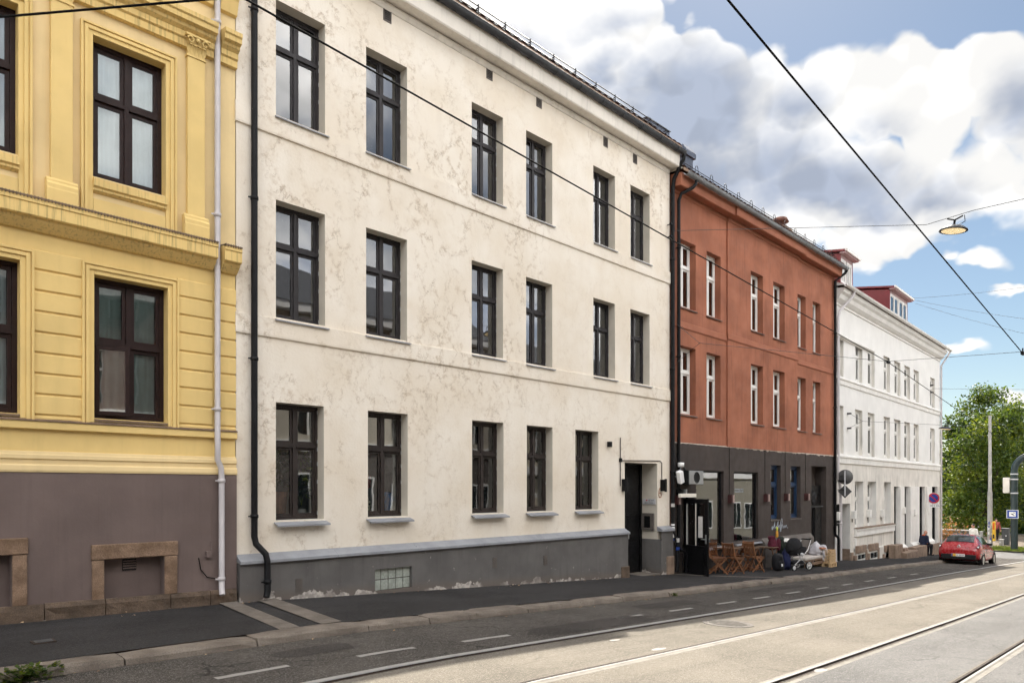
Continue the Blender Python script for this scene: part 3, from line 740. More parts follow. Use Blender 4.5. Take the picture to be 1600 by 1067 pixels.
window(ye, ulw[0], ulw[1], uz0, uz1, .15, M['framey'], .40, fw=.06, sw=.05, hinges=False, glass='glassy', curtain=cu(ulw, uz0, uz1))
lwin = window(ye, lw[0], lw[1], lz0, lz1, .15, M['framey'], .46, fw=.06, sw=.05, hinges=False, glass='glassy', open_sash=(0, 0),
       curtain=[(lw[0] + .05, (lw[0] + lw[1]) / 2 + .0, lz0 + .08, lz1), ((lw[0] + lw[1]) / 2 + .1, lw[1] - .05, lz0 + .1, lz1)], cm='curtaing')
window(ye, llw[0], llw[1], lz0, lz1, .15, M['framey'], .46, fw=.06, sw=.05, hinges=False, glass='glassy', curtain=cu(llw, lz0, lz1))
# the casement standing ajar
b = MB(); w = .415; h0, h1 = lz0 + .06, lz1 - (lz1 - lz0) * .46 - .036; hx, hy = lw[0] + .062, .158; a = R(-17); ex = Vector((math.cos(a), math.sin(a), 0)); ey = Vector((-math.sin(a), math.cos(a), 0))
P = lambda s, z: Vector((hx, hy, 0)) + ex * s + Vector((0, 0, z))
for s0, s1, q0, q1 in ((0, .05, h0, h1), (w - .05, w, h0, h1), (.05, w - .05, h0, h0 + .055), (.05, w - .05, h1 - .05, h1)):
    b.obox(P((s0 + s1) / 2, (q0 + q1) / 2), ex * (s1 - s0) / 2, ey * .022, (0, 0, (q1 - q0) / 2), M['framey'])
sash = b.build('open_casement', lwin)
b = MB(); b.obox(P(w / 2, (h0 + h1) / 2), ex * (w / 2 - .047), ey * .003, (0, 0, (h1 - h0) / 2 - .05), M['glass']); b.build('glass_pane', lwin)
# cornices and bands
def band(name, prof, m_, segs=((-9, 4.425), (4.53, XB + .003)), mk=None):
    b = MB()
    for a, c in segs: b.prism(prof, a, c, m_)
    if mk: mk(b, segs)
    return b.build(name, ye)
def drip(b, segs):
    for a, c in segs:
        b.prism([(.0, zc_top + .045), (-.262, zc_top + .006), (-.262, zc_top - .012), (0, zc_top + .02)], a, c, M['ledge'])
        x = max(a, -1)
        while x < c - .02:                                # little sheet-metal seams that leave the dark comb along the edge
            b.box(x, x + .010, -.266, -.2, zc_top - .028, zc_top + .012, M['ledge']); x += .038
band('cornice', [(0, zc_top + .03), (-.25, zc_top - .005), (-.25, zc_top - .07), (-.235, zc_top - .08), (-.235, zc_fb + .015), (-.215, zc_fb), (-.17, zc_fb), (-.165, zc_fb - .03), (-.11, zc_fb - .08), (-.075, zc_cb + .02), (-.05, zc_cb), (0, zc_cb)], M['yellows'], mk=drip)
band('cornice', [(0, 8.80), (-.26, 8.75), (-.26, 8.69), (-.235, 8.67), (-.235, 8.60), (-.17, 8.58), (-.16, 8.54), (-.10, 8.50), (-.10, 8.42), (-.07, 8.40), (-.07, 8.30), (0, 8.29)], M['yellows'])
band('cornice', [(0, 9.55), (-.2, 9.5), (-.2, 9.4), (-.12, 9.3), (-.06, 9.12), (0, 9.1)], M['yellow'])
band('base_band', [(0, 2.66), (-.08, 2.63), (-.08, 2.615), (0, 2.64)], M['ledge'], ((-9, XB + .004),))
band('base_band', [(0, 2.625), (-.066, 2.612), (-.066, 2.52), (-.05, 2.51), (0, 2.505)], M['yellow'], ((-9, XB + .003),))
band('base_band', [(0, 2.23), (-.02, 2.225), (-.03, 2.19), (-.045, 2.18), (-.05, 2.13), (-.03, 2.12), (-.03, 2.06), (-.06, 2.04), (-.068, 1.985), (-.062, 1.955), (0, 1.951)], M['yellowl'], ((-9, XB + .003),))
# pilasters
for (p0, p1) in ((fx(79.7, -.08), fx(114, -.08)), (fx(293.5, -.08), fx(320, -.08))):
    w = p1 - p0
    b = MB(); b.box(p0, p1, -.08, -.001, 5.80, 8.17, M['yellow'])
    b.prism([(0, 5.82), (-.085, 5.82), (-.10, 5.79), (-.10, 5.765), (-.125, 5.73), (-.125, 5.68), (-.13, 5.66), (-.13, zc_top + .02), (0, zc_top + .02)], p0 - .055, p1 + .055, M['yellow'])
    pl = b.build('pilaster', ye, bevel=.004)
    b = MB(); b.box(p0 - .015, p1 + .015, -.095, -.001, 8.17, 8.20, M['yellow'])
    # leafy capital: flaring bell with two tiers of curled leaves and corner scrolls
    b.prism([(0, 8.20), (-.085, 8.20), (-.10, 8.34), (-.14, 8.44), (0, 8.44)], p0 + .005, p1 - .005, M['yellow'])
    for tier, (n, z, L, wd) in enumerate(((4, 8.205, .13, .055), (3, 8.29, .13, .06))):
        for i in range(n):
            cx = p0 + w * (i + .5) / n
            pts = [(cx, -.09, z), (cx, -.105, z + L * .5), (cx, -.125, z + L * .85), (cx, -.155, z + L), (cx, -.165, z + L * .86)]
            rows = [[(cx + s * wd * ww, y + .02 * abs(s), zq) for s in (-1, -.5, 0, .5, 1)] for (cx_, y, zq), ww in zip(pts, (.35, .9, 1, .6, .2))]
            b.grid(rows, M['yellow'], True)
    for sx in (-1, 1):
        cx = (p0 + p1) / 2 + sx * w * .46
        pts = []
        for k in range(20):
            a = k * .42; r = .052 * (1 - k / 24); pts.append((cx + sx * (r * math.cos(a) - .01), -.165 + .002 * k, 8.385 + r * math.sin(a)))
        b.tube(pts, .012, M['yellow'], 6)
    b.lathe([(.0, 0), (.03, .005), (.035, .02), (.0, .03)], ((p0 + p1) / 2, -.165, 8.41), M['yellow'], 10, 'y')
    b.box(p0 - .05, p1 + .05, -.165, -.001, 8.44, 8.47, M['yellow'])
    b.build('capital', pl)
# granite basement surrounds and base course
def gran(b, x0, x1, z0, z1, y0, y1, m_, j=.006): b.box(x0 + .004, x1 - .004, y0 + rnd.uniform(-j, j), y1, z0 + .003, z1 - .003, m_)
for (w, o0, o1) in ((bw, fx(142.5, -.08), fx(279, -.08)), (blw, .6, fx(45, -.08))):
    b = MB(); zt = w[3]; lt = fz(142.5, 850, -.08) if w is bw else zt + .22
    gran(b, o0, o1, zt, zt + .215, -.085, -.04, M['granite']); gran(b, o0 + .01, w[0], w[2] + .22, zt, -.08, .10, M['granite']); gran(b, w[1], o1 - .01, w[2] + .22, zt, -.08, .10, M['granite'])
    b.build('basement_surround', ye, bevel=.012)
    v = MB()
    if w is bw:
        x, z = fx(202, .1), zt - .02
        v.box(x - .09, x + .09, .09, .107, z - .165, z, M['black'])
        for i in range(4): v.box(x - .085, x + .085, .082, .0895, z - .140 + i * .034, z - .122 + i * .034, M['yplinth'])
        v.build('vent', ye)
b = MB(); js = [-8, -6.6, -5.2, -3.9, -2.5, -1.2, 0, .95, fx(69, -.1), fx(165, -.1), fx(267, -.1), 4.36, XB - .02]
for a, c in zip(js, js[1:]):
    n = 6; h = .20 + rnd.uniform(-.01, .012)
    rows = []
    for i in range(n + 1):
        x = a + .006 + (c - a - .012) * i / n
        rows.append([(x, -.04, g(x) + h), (x, -.085 + rnd.uniform(-.01, .01), g(x) + h + rnd.uniform(-.006, .006)), (x, -.112 + rnd.uniform(-.012, .012), g(x) + h * .7), (x, -.108 + rnd.uniform(-.014, .012), g(x) + h * .3), (x, -.112, g(x) - .2)])
    b.grid(rows, M['granited'], False)
    for r in (rows[0], rows[-1]): b.face(r + [(r[0][0], -.04, r[-1][2])], M['granited'])
b.build('base_course', ye)
# pale downpipe
px0, py0 = 4.475, -.085
pipe(ye, [(px0, py0, 10.2), (px0, py0, 2.56), (px0 - .015, py0 - .045, 2.42), (px0 - .02, py0 - .05, 2.18), (px0 + .04, py0 - .03, 2.06), (px0 + .05, py0 - .03, 1.9), (px0 + .05, py0 - .035, .24), (px0 + .03, py0 - .10, .12)], .043, M['pipew'],
     [((px0, py0), z) for z in (8.87, 5.92, 2.95)] + [((px0 + .05, py0 - .03), z) for z in (1.86, .36)])
cb = MB(); x = fx(325, -.06); cb.box(x - .035, x + .045, -.105, -.051, .70, .79, M['yplinth']); cb.tube([(x + .05, -.08, .93), (x + .03, -.1, .80)], .008, M['yplinth'], 6); cb.build('junction_box', ye)
cb = MB(); cb.tube([(x - .14, -.062, .70), (x - .11, -.07, .52), (x - .02, -.075, .40), (x + .10, -.075, .37)], .008, M['black'], 6); cb.build('cable', ye)
b = MB(); tp = math.tan(R(33)); b.face([(-9, -.5, 11.62), (XB, -.5, 11.62), (XB, 5.5, 11.62 + 6 * tp), (-9, 5.5, 11.62 + 6 * tp)], M['tile']); b.face([(-9, 5.5, 11.62 + 6 * tp), (XB, 5.5, 11.62 + 6 * tp), (XB, 11, 11.62), (-9, 11, 11.62)], M['tile'])
b.prism([(-.45, 11.3), (-.5, 11.6), (0, 11.61), (0, 11.2)], -9, XB, M['yellow']); b.build('roof', ye)
# ================================================================= big cream house
WX0, WX1 = 4.80, 17.30
wb = thing('apartment_building', 'big cream building with cracked render, charcoal windows and a grey base', 'building', (10, 0, g(10)))
C6 = [(5.465, 6.369), (7.202, 8.119), (9.773, 10.684), (11.407, 12.292), (13.824, 14.723), (15.399, 16.296)]
G5 = [(5.465, 6.345), (7.24, 8.135), (9.785, 10.70), (11.43, 12.30), (13.129, 14.03)]
RZ = [(7.86, 9.75), (4.545, 6.47), (1.215, 3.155)]
hol = [(a, c, RZ[0][0], RZ[0][1], .21) for a, c in C6] + [(a, c, RZ[1][0], RZ[1][1], .21) for a, c in C6] + [(a, c, RZ[2][0], RZ[2][1], .21) for a, c in G5]
door = (15.145, 16.672, -1.6, 2.42, .51)
b = MB(); wall_sheet(b, WX0, WX1, -1.6, 11.2, hol + [door], 0, M['cream'], M['reveal']); carcass(b, WX0, WX1, -1.6, 11.2, 11, M['cream']); b.build('wall', wb)
rooms(wb, WX0 + .1, WX1 - .1, [-.78, 3.75, 7.15, 10.6], [h[:4] for h in hol] + [(15.10, 16.72, -.77, 2.47)])
b = MB()
for z0, z1 in ((7.51, 7.845), (4.20, 4.525)):
    b.prism([(0, z1), (-.035, z1 - .012), (-.038, z0 + .03), (-.032, z0), (0, z0 - .004)], WX0 - .02, WX1 - .01, M['cream'])
    x = b.build('string_course', wb); b = MB()
b.prism([(0, 10.75), (-.055, 10.73), (-.06, 10.69), (-.04, 10.66), (-.02, 10.62), (0, 10.61)], WX0, WX1 - .05, M['creamtrim']); b.build('cornice', wb)
b = MB(); b.prism([(0, 11.17), (-.33, 11.15), (-.31, 10.76), (-.29, 10.735), (0, 10.755)], WX0 - .02, WX1 + .02, M['creamtrim']); b.build('cornice', wb)
gutter(wb, WX0, WX1 + .10, -.41, 11.14, .085, M['gutter'], 15)
tile_roof(wb, WX0, WX1, -.40, 11.27, R(30), 5.7, M['tile'])
b = MB()                                                  # snow rail
for k, dz in ((0, .22), (1, .33)): b.tube([(WX0, -.20, 11.30 + dz), (WX1 - 1.0, -.20, 11.30 + dz)], .012, M['black'], 6)
for i in range(16):
    x = WX0 + .3 + i * .78; b.bar((x, -.20, 11.33), (x, -.20, 11.67), .03, .008, M['black']); b.bar((x, -.20, 11.60), (x, .1, 11.58), .03, .008, M['black'])
b.build('snow_rail', wb)
b = MB(); hx0, hx1 = fx(1014, .35), fx(1046, .35); hz = fz(1046, 204, .35)
b.prism([(.35, 10.9), (.35, hz - .05), (.40, hz), (1.7, hz + .12), (1.7, 10.9)], hx0, hx1, M['sheet']); b.prism([(.32, hz - .06), (.32, hz - .035), (.39, hz + .02), (1.75, hz + .15), (1.75, hz + .121), (.40, hz + .001), (.3495, hz - .049)], hx0 - .03, hx1 + .03, M['gutter'])
x_ = b.build('roof_hatch', wb)
for p, v0, v1 in ((605, 6, 35), (764.5, 101, 125), (842, 149, 168.5), (946, 211, 230), (992, 238.5, 256)):
    z0, z1 = fz(p, v1), fz(p, v0); x = fx(p); b = MB()
    b.box(x - .088, x - .070, -.014, -.001, z0, z1, M['vent']); b.box(x + .070, x + .088, -.014, -.001, z0, z1, M['vent']); b.box(x - .070, x + .070, -.014, -.001, z1 - .018, z1, M['vent']); b.box(x - .070, x + .070, -.014, -.001, z0, z0 + .018, M['vent'])
    b.box(x - .07, x + .07, -.003, -.0012, z0 + .018, z1 - .018, M['black'])
    n = 9
    for i in range(n):
        z = z0 + .03 + (z1 - z0 - .06) * i / (n - 1); b.prism([(-.004, z + .012), (-.013, z - .008), (-.012, z - .011), (-.0035, z + .008)], x - .07, x + .07, M['vent'])
    b.build('vent', wb)
# windows
for ri, cols in ((0, C6), (1, C6), (2, G5)):
    z0, z1 = RZ[ri]
    for ci, (a, c) in enumerate(cols):
        cur = []
        if ri == 0: cur = [(c - .30, c - .06, z0 + .06, z1)] + ([(a + .05, a + .3, z0 + .06, z1)] if ci in (1, 3, 4) else [])
        if ri == 1: cur = [(c - .16, c - .03, z0 + .06, z1)] + ([(a + .08, a + .20, z0 + .06, z1)] if ci in (2, 4) else [])
        if ri == 2: cur = ([] if ci < 2 else [(c - .20, c - .03, z0 + .06, z1)]) + ([(a + .05, a + .24, z0 + .06, z1)] if ci in (2, 3, 4) else [])
        window(wb, a, c, z0, z1, .21, M['frame2'] if ri == 2 else M['frame'], .355, sill=('zinc', .075, .02) if ri < 2 else ('zinc', .15, .028), curtain=cur, glass='glass' if ri < 2 else 'glassg')
# base
PZ = .575
glass_x = (fx(586, -.12), fx(644, -.12)); gzz = (fz(644, 917, -.12), fz(644, 884, -.12))
b = MB()
wall_sheet(b, WX0 + .005, 15.135, -1.6, PZ, [(glass_x[0], glass_x[1], gzz[0], gzz[1], .1)], -.12, M['plinth'])
b.face([(WX0 + .005, -.12, -1.6), (WX0 + .005, 0, -1.6), (WX0 + .005, 0, PZ), (WX0 + .005, -.12, PZ)], M['plinth']); b.face([(15.135, -.12, -1.6), (15.135, .5, -1.6), (15.135, .5, PZ), (15.135, -.12, PZ)], M['plinth'])
b.build('plinth', wb)
b = MB(); wall_sheet(b, 16.69, WX1, -1.6, .56, [], -.12, M['plinth'])
b.face([(16.69, -.12, -1.6), (16.69, .51, -1.6), (16.69, .51, .33), (16.69, -.12, .33)], M['plinth']); b.face([(16.666, .52, -1.6), (16.666, -.06, -1.6), (16.666, -.06, .33), (16.666, .52, .33)], M['plinth'])
b.face([(WX1, -.12, -1.6), (WX1, 0, -1.6), (WX1, 0, .56), (WX1, -.12, .56)], M['plinth']); b.build('plinth', wb)
b = MB()
for i in range(6):
    xa = WX0 + .0 + i * (15.15 - WX0) / 6; xb = xa + (15.15 - WX0) / 6 - .004
    b.prism([(-.001, PZ + .125), (-.165, PZ + .03), (-.175, PZ + .025), (-.175, PZ - .02), (-.165, PZ - .02), (-.122, PZ + .002), (-.001, PZ + .01)], xa, xb, M['zinc'])
    b.box(xb - .008, xb + .008, -.16, -.03, PZ + .065, PZ + .072, M['zinc']) if False else None
b.build('plinth_cap', wb); b = MB(); b.prism([(-.001, PZ + .11), (-.165, PZ + .03), (-.175, PZ + .025), (-.175, PZ - .03), (-.001, PZ - .02)], 16.66, WX1 + .01, M['zinc'])
b.build('plinth_cap', wb)
b = MB(); nb = 5                                          # glass-block light
for i in range(nb):
    for j in range(2):
        wx = (glass_x[1] - glass_x[0]) / nb; hz = (gzz[1] - gzz[0]) / 2
        b.box(glass_x[0] + wx * i + .008, glass_x[0] + wx * (i + 1) - .008, -.055, -.02, gzz[0] + hz * j + .008, gzz[0] + hz * (j + 1) - .008, M['gblock'])
b.box(glass_x[0], glass_x[1], -.04, -.01, gzz[0], gzz[1], M['shopl'])
b.build('glass_block_window', wb, bevel=.006)
for p, v in ((467, 913), (773, 878), (852, 874)):
    x, z = fx(p, -.12), fz(p, v, -.12); b = MB(); b.box(x - .06, x + .06, -.129, -.1205, z - .12, z + .1, M['shopl'])
    for i in range(6): b.box(x - .045, x + .045, -.134, -.1295, z - .10 + i * .034, z - .086 + i * .034, M['vent'])
    b.build('vent', wb)
b = MB(); b.box(14.82, 15.16, -.155, -.05, -1.4, -.28, M['granited']); b.build('corner_stone', wb, bevel=.02)
b = MB(); b.box(16.95, 17.32, -.15, -.05, -1.5, -.16, M['stone']); b.build('corner_stone', wb, bevel=.02)
# door: tall boarded leaf, threshold, lamps, conduits, signs
b = MB(); dz0, dz1 = -.62, 2.40
b.box(15.15, 15.25, .50, .58, dz0, dz1, M['blackd']); b.box(16.57, 16.67, .50, .58, dz0, dz1, M['blackd']); b.box(15.25, 16.57, .50, .58, dz1 - .07, dz1, M['blackd'])
b.box(15.25, 16.57, .54, .58, dz0, dz1 - .07, M['blackd'])
for xa, xb in ((15.27, 15.90), (15.92, 16.55)):
    for za, zb in ((1.05, 2.30), (.30, 1.00), (-.58, .25)):
        b.box(xa, xb, .525, .5395, za, zb, M['blackd']); b.box(xa + .09, xb - .09, .515, .5245, za + .09, zb - .09, M['blackd'])
b.box(15.25, 16.57, .505, .5145, 1.005, 1.045, M['blackd'])
dr_ = b.build('door', wb, bevel=.004)
b = MB(); b.box(15.42, 15.50, .508, .5149, .60, .70, M['white_p']); b.build('notice', dr_)
b = MB(); b.box(15.96, 16.0, .46, .50, .35, .5, M['galv']); b.tube([(15.98, .47, .43), (15.87, .45, .43)], .011, M['galv'], 8); b.build('handle', dr_)
b = MB(); b.box(15.13, 16.70, -.10, .60, -.95, -.605, M['sett']); b.build('threshold', wb)
for x in (15.06, 16.87):
    b = MB(); b.box(x - .055, x + .055, -.13, -.001, 1.66, 1.98, M['black']); b.box(x - .045, x + .045, -.16, -.1305, 1.64, 2.0, M['black']); b.build('wall_lamp', wb, bevel=.004)
b = MB(); b.tube([(14.93, -.02, 3.05), (14.93, -.02, 1.8)], .014, M['vent'], 6); b.box(14.89, 14.97, -.05, -.001, 2.42, 2.52, M['black']); b.tube([(14.93, -.02, 2.46), (16.78, -.02, 2.50), (16.87, -.02, 2.44), (16.87, -.02, 1.99)], .013, M['vent'], 6); b.build('conduit', wb)
b = MB(); x, z = fx(949.5), fz(949.5, 695); b.box(x - .05, x + .03, -.12, -.02, z - .05, z + .08, M['black']); b.tube([(x + .03, -.06, z), (x + .13, -.03, z)], .014, M['silver'], 6); b.box(x + .1, x + .16, -.03, -.001, z - .04, z + .04, M['creamtrim']); b.build('camera', wb)
# plate and letter box on the door's side wall (faces the door opening)
def side(px, py): q = at_x(px, py, 16.66); return q.y, q.z
(ya, za), (yb, zb) = side(1004.5, 779), side(1024.5, 787.5)
b = MB(); b.box(16.645, 16.665, yb, ya, zb, za, M['silver']); sg = b.build('name_plate', wb)
marks('lettering', sg, (16.643, ya - .20, (za + zb) / 2 + .035), (0, -1, 0), (0, 0, 1), (5,), .045, .035, M['dark_ink'], (-1, 0, 0))
marks('lettering', sg, (16.643, ya - .07, (za + zb) / 2 - .035), (0, -1, 0), (0, 0, 1), (5, 7), .035, .022, M['dark_ink'], (-1, 0, 0))
b = MB(); b.lathe([(0, 0), (.022, 0), (.022, .004), (0, .004)], (16.6405, ya - .14, (za + zb) / 2 + .035), M['redsign'], 14, 'x'); b.build('emblem', sg)
(ya, za), (yb, zb) = side(1004, 801), side(1022.5, 828)
b = MB(); b.box(16.60, 16.664, yb, ya, zb, za, M['shopl']); b.box(16.590, 16.5995, yb + .10, ya - .10, zb + .07, za - .08, M['black']); b.build('letter_box', wb, bevel=.006)
nx_, nz_ = fx(1031), fz(1031, 770); b = MB(); b.tube([(nx_ + .055, -.008, nz_ + .12), (nx_ - .01, -.008, nz_ + .135), (nx_ - .06, -.008, nz_ + .06), (nx_ - .07, -.008, nz_ - .05), (nx_ - .03, -.008, nz_ - .125), (nx_ + .04, -.008, nz_ - .115), (nx_ + .065, -.008, nz_ - .05), (nx_ + .03, -.008, nz_ + .01), (nx_ - .06, -.008, nz_ - .01)], .011, M['terra'], 6); b.build('house_number', wb)
# downpipes
x = 5.065
pipe(wb, [(x, -.40, 11.06), (x, -.36, 10.96), (x, -.10, 10.62), (x, -.075, 10.4), (x, -.075, .98), (x + .02, -.09, .86), (x + .12, -.22, .70), (x + .14, -.235, .58), (x + .14, -.235, .10), (x + .11, -.26, .02)], .05, M['black'], [((x, -.075), z) for z in (9.35, 6.35, 3.8, 1.3)] + [((x + .14, -.235), .26)])
x = 17.33
pipe(wb, [(x + .05, -.41, 11.08), (x + .05, -.40, 10.93), (x + .03, -.34, 10.86), (x, -.12, 10.45), (x, -.085, 10.2), (x, -.085, .5), (x + .04, -.15, .36), (x + .06, -.2, .2), (x + .05, -.21, -.45), (x + .02, -.2, -.62)], .055, M['black'], [((x, -.085), z) for z in (8.2, 5.1, 2.2)])
sr = random.Random(4)
for i in range(9):
    z = .35 + sr.uniform(-.5, 1.25) * 1; b = MB(); b.lathe([(.0566, 0), (.0566, sr.uniform(.04, .11))], (x + (.055 if z < .3 else 0), -.21 if z < .25 else -.085, z), sr.choice((M['white_p'], M['white_p'], M['cloth_w'], M['bluesign'])), 14); b.build('sticker', wb)
for v in (332, 351):
    b = MB(); q = fz(1042, v + 20); b.tube([(17.16, -.01, q), (17.16, -.12, q)], .014, M['black'], 6); b.tube([(17.12, -.13, q), (17.20, -.13, q)], .03, M['black'], 8); b.build('wire_anchor', wb)
# ================================================================= terracotta house with the café
rb = thing('apartment_building', 'terracotta building with white windows above a dark brown café front', 'building', (23, 0, g(23)))
RX0, RX1 = 17.37, 29.56
cols = [(17.831, 18.72), (19.358, 20.224), (22.162, 23.055), (23.845, 24.78), (25.936, 26.749), (27.414, 28.167)]
rows_ = [(7.0, 8.95), (3.90, 5.87)]
hol = [(a, c, z0, z1, .20) for z0, z1 in rows_ for a, c in cols]
SZ = 3.05                                               # top of the dark ground floor
shopw = [(18.70, 20.36), (21.03, 22.74)]; sz = (fz(1186, 843) - .0, fz(1183, 738)); sz1 = (fz(1130, 851), fz(1130, 736))
bluw = [(23.694, 24.50), (25.321, 26.20)]; bz = (fz(1218, 810.5), fz(1218, 727))
b = MB()
for xa, xb, Y in ((RX0, 20.593, 0), (20.593, 25.879, -.05), (25.879, RX1, 0)):
    wall_sheet(b, xa, xb, SZ, 10.62, [h for h in hol if xa < h[0] < xb], Y, M['red'])
b.face([(20.593, 0, SZ), (20.593, -.05, SZ), (20.593, -.05, 10.62), (20.593, 0, 10.62)], M['red']); b.face([(25.879, 0, SZ), (25.879, -.05, SZ), (25.879, -.05, 10.62), (25.879, 0, 10.62)], M['red'])
carcass(b, RX0, RX1, -2.5, 10.62, 11, M['red']); b.build('wall', rb)
gh = [(17.98, 18.62, -.86, 1.62, .25), (shopw[0][0], shopw[0][1], sz1[0], sz1[1], .18), (shopw[1][0], shopw[1][1], sz[0], sz[1], .18)] + [(a, c, bz[0], bz[1], .30) for a, c in bluw]
niche = (27.20, 28.66, -1.25, fz(1289, 729), .42)
b = MB(); wall_sheet(b, RX0, RX1, -2.5, SZ, gh + [niche], -.03, M['shop'])
b.face([(niche[0], niche[4] - .03, -1.4), (niche[1], niche[4] - .03, -1.4), (niche[1], niche[4] - .03, niche[3]), (niche[0], niche[4] - .03, niche[3])], M['shop'])
b.build('shopfront_wall', rb)
rooms(rb, RX0 + .1, RX1 - .1, [-1.2, 3.2, 6.3, 10.5], [h[:4] for h in hol + gh], y0=.5, y1=5)
# ragged plaster edge where the colours meet
b = MB(); er = random.Random(9); x = 17.5; pts = []
while x < RX1 - .05: pts.append((x, SZ - .015 - er.random() ** 2 * .035 * (1.6 if x > 21 else .5))); x += er.uniform(.04, .16)
b.grid([[(x, -.034, SZ + .012) for x, z in pts], [(x, -.040, z + .012) for x, z in pts], [(x, -.031, z) for x, z in pts]], M['flake'], False)
b.build('plaster_edge', rb)
# string courses jog with the projecting centre bay
b = MB()
for xa, xb, dy, dz in ((RX0, 20.56, 0, 0), (20.56, 25.91, -.05, .06), (25.91, RX1, 0, -.04)):
    z = 6.37 + dz; b.prism([(dy, z + .20), (dy - .03, z + .18), (dy - .035, z + .03), (dy - .02, z), (dy, z - .003)], xa, xb, M['redt'])
b.build('string_course', rb)
b = MB()
for xa, xb, dy in ((RX0, 20.56, 0), (20.56, 25.91, -.06), (25.91, RX1, 0)):
    b.prism([(dy, 10.28), (dy - .05, 10.27), (dy - .055, 10.22), (dy - .03, 10.19), (dy, 10.17)], xa, xb, M['redt'])
    b.prism([(dy, 10.64), (dy - .34, 10.61), (dy - .31, 10.28), (dy - .28, 10.262), (dy, 10.285)], xa, xb, M['redt'])
b.build('cornice', rb)
gutter(rb, RX0 + .05, RX1 + .15, -.46, 10.59, .085, M['gutterg'], 22)
tile_roof(rb, RX0, RX1, -.42, 10.71, R(30), 5.7, M['tile'])
b = MB()                                                # snow guard hoops along the eaves
for i in range(13):
    x = 18.4 + i * .86; pts = [(x, -.20 + .0, 10.90)] + [(x - .10 * math.cos(a) , -.20, 11.08 + .10 * math.sin(a)) for a in [math.pi * k / 8 for k in range(9)]][::-1] + [(x + .10 - .1, -.2, 10.90)]
    pts = [(x + a, -.22, z - .02) for a, z in ((-.07, 10.82), (-.09, 11.02), (-.06, 11.13), (0, 11.17), (.06, 11.13), (.09, 11.02), (.07, 10.82))]
    b.tube(pts, .010, M['black'], 6)
b.tube([(17.6, -.22, 11.01), (29.2, -.22, 11.01)], .010, M['black'], 6); b.tube([(17.6, -.24, 10.93), (29.2, -.24, 10.93)], .008, M['black'], 6)
b.build('snow_guard', rb)
b = MB(); cx0, cx1 = fx(1071, 1.0), fx(1083, 1.0); ct = fz(1077, 229, 1.0); cb_ = fz(1077, 246, 1.0)
b.box(cx0, cx1, 1.0, 1.9, 10.9, cb_, M['sheet'])
b.prism([(.93, cb_ + .001), (.93, cb_ + .16), (1.05, ct), (1.85, ct), (1.98, cb_ + .16), (1.98, cb_ + .001)], cx0 - .07, cx1 + .07, M['sheet']); b.build('chimney', rb, bevel=.008)
b = MB(); b.box(27.9, 28.6, 1.3, 2.0, 11.5, 12.35, M['stone']); b.lathe([(.16, 12.35), (.16, 12.6), (.34, 12.62), (.26, 12.78), (0, 12.85)], (28.25, 1.65, 0), M['tile'], 16); b.build('chimney', rb)
# windows
for z0, z1 in rows_:
    for i, (a, c) in enumerate(cols):
        y = (-.05 if i in (2, 3) else 0) + .20
        window(rb, a, c, z0, z1, y, M['framew'], .36, fw=.055, sw=.05, hinges=False, sill=('shopl', .05, .018), wall_y=y - .20, curtain=[(a + .08, a + .26, z0 + .08, z1)] if i in (0, 1, 3) else None)
for i, (a, c) in enumerate(bluw):
    window(rb, a, c, bz[0], bz[1], .12, M['frameb'], .36, fw=.075, sw=.06, mull=False, hinges=False, sill=('shopl', .03, .02), wall_y=-.03, glass='glasst')
for (a, c), (z0, z1) in zip(shopw, (sz1, sz)):
    window(rb, a, c, z0, z1, .05, M['black'], None, fw=.035, sw=.02, mull=False, hinges=False, sill=('zinc', .14, .03), wall_y=-.03, glass='glasst')
# doorway and the café door standing open
b = MB(); b.box(17.98, 18.04, .16, .24, -.86, 1.62, M['black']); b.box(18.56, 18.62, .16, .24, -.86, 1.62, M['black']); b.box(18.04, 18.56, .16, .24, 1.5, 1.62, M['black']); b.build('door_frame', rb)
hx, hy = 18.02, -.05; tip = Vector((17.66, -.99, 0)); ex = (tip - Vector((hx, hy, 0))).normalized(); ey = Vector((-ex.y, ex.x, 0)); L = 1.03; d0, d1 = -.78, 1.44
def leaf(b, s0, s1, z0, z1, t, m_, off=0): b.obox(Vector((hx, hy, 0)) + ex * (s0 + s1) / 2 + ey * off + Vector((0, 0, (z0 + z1) / 2)), ex * (s1 - s0) / 2, ey * t, (0, 0, (z1 - z0) / 2), m_)
b = MB(); gl0 = .10
leaf(b, 0, .10, d0, d1, .025, M['blackd']); leaf(b, L - .13, L, d0, d1, .025, M['blackd']); leaf(b, .10, L - .13, d1 - .13, d1, .025, M['blackd']); leaf(b, .10, L - .13, d0, .12, .025, M['blackd']); leaf(b, .14, L - .17, d0 + .12, .04, .032, M['blackd'])
leaf(b, .49, .515, .12, d1 - .13, .02, M['creamtrim']); leaf(b, .10, .12, .12, d1 - .13, .02, M['creamtrim'])
dl = b.build('cafe_door', rb, bevel=.004)
b = MB(); leaf(b, .12, L - .13, .12, d1 - .13, .005, M['glasst']); b.build('glass_pane', dl)
b = MB(); leaf(b, .62, .80, .35, .95, .003, M['cloth_w'], -.012); b.build('notice', dl)
b = MB(); c = Vector((hx, hy, .32)) + ex * (L - .07); leaf(b, L - .10, L - .04, .2, .45, .032, M['galv']); b.tube([c + ey * .03, c + ey * .08, c + ey * .085 - ex * .13], .012, M['galv'], 8); b.tube([c - ey * .03, c - ey * .08, c - ey * .085 - ex * .13], .012, M['galv'], 8); b.build('handle', dl)
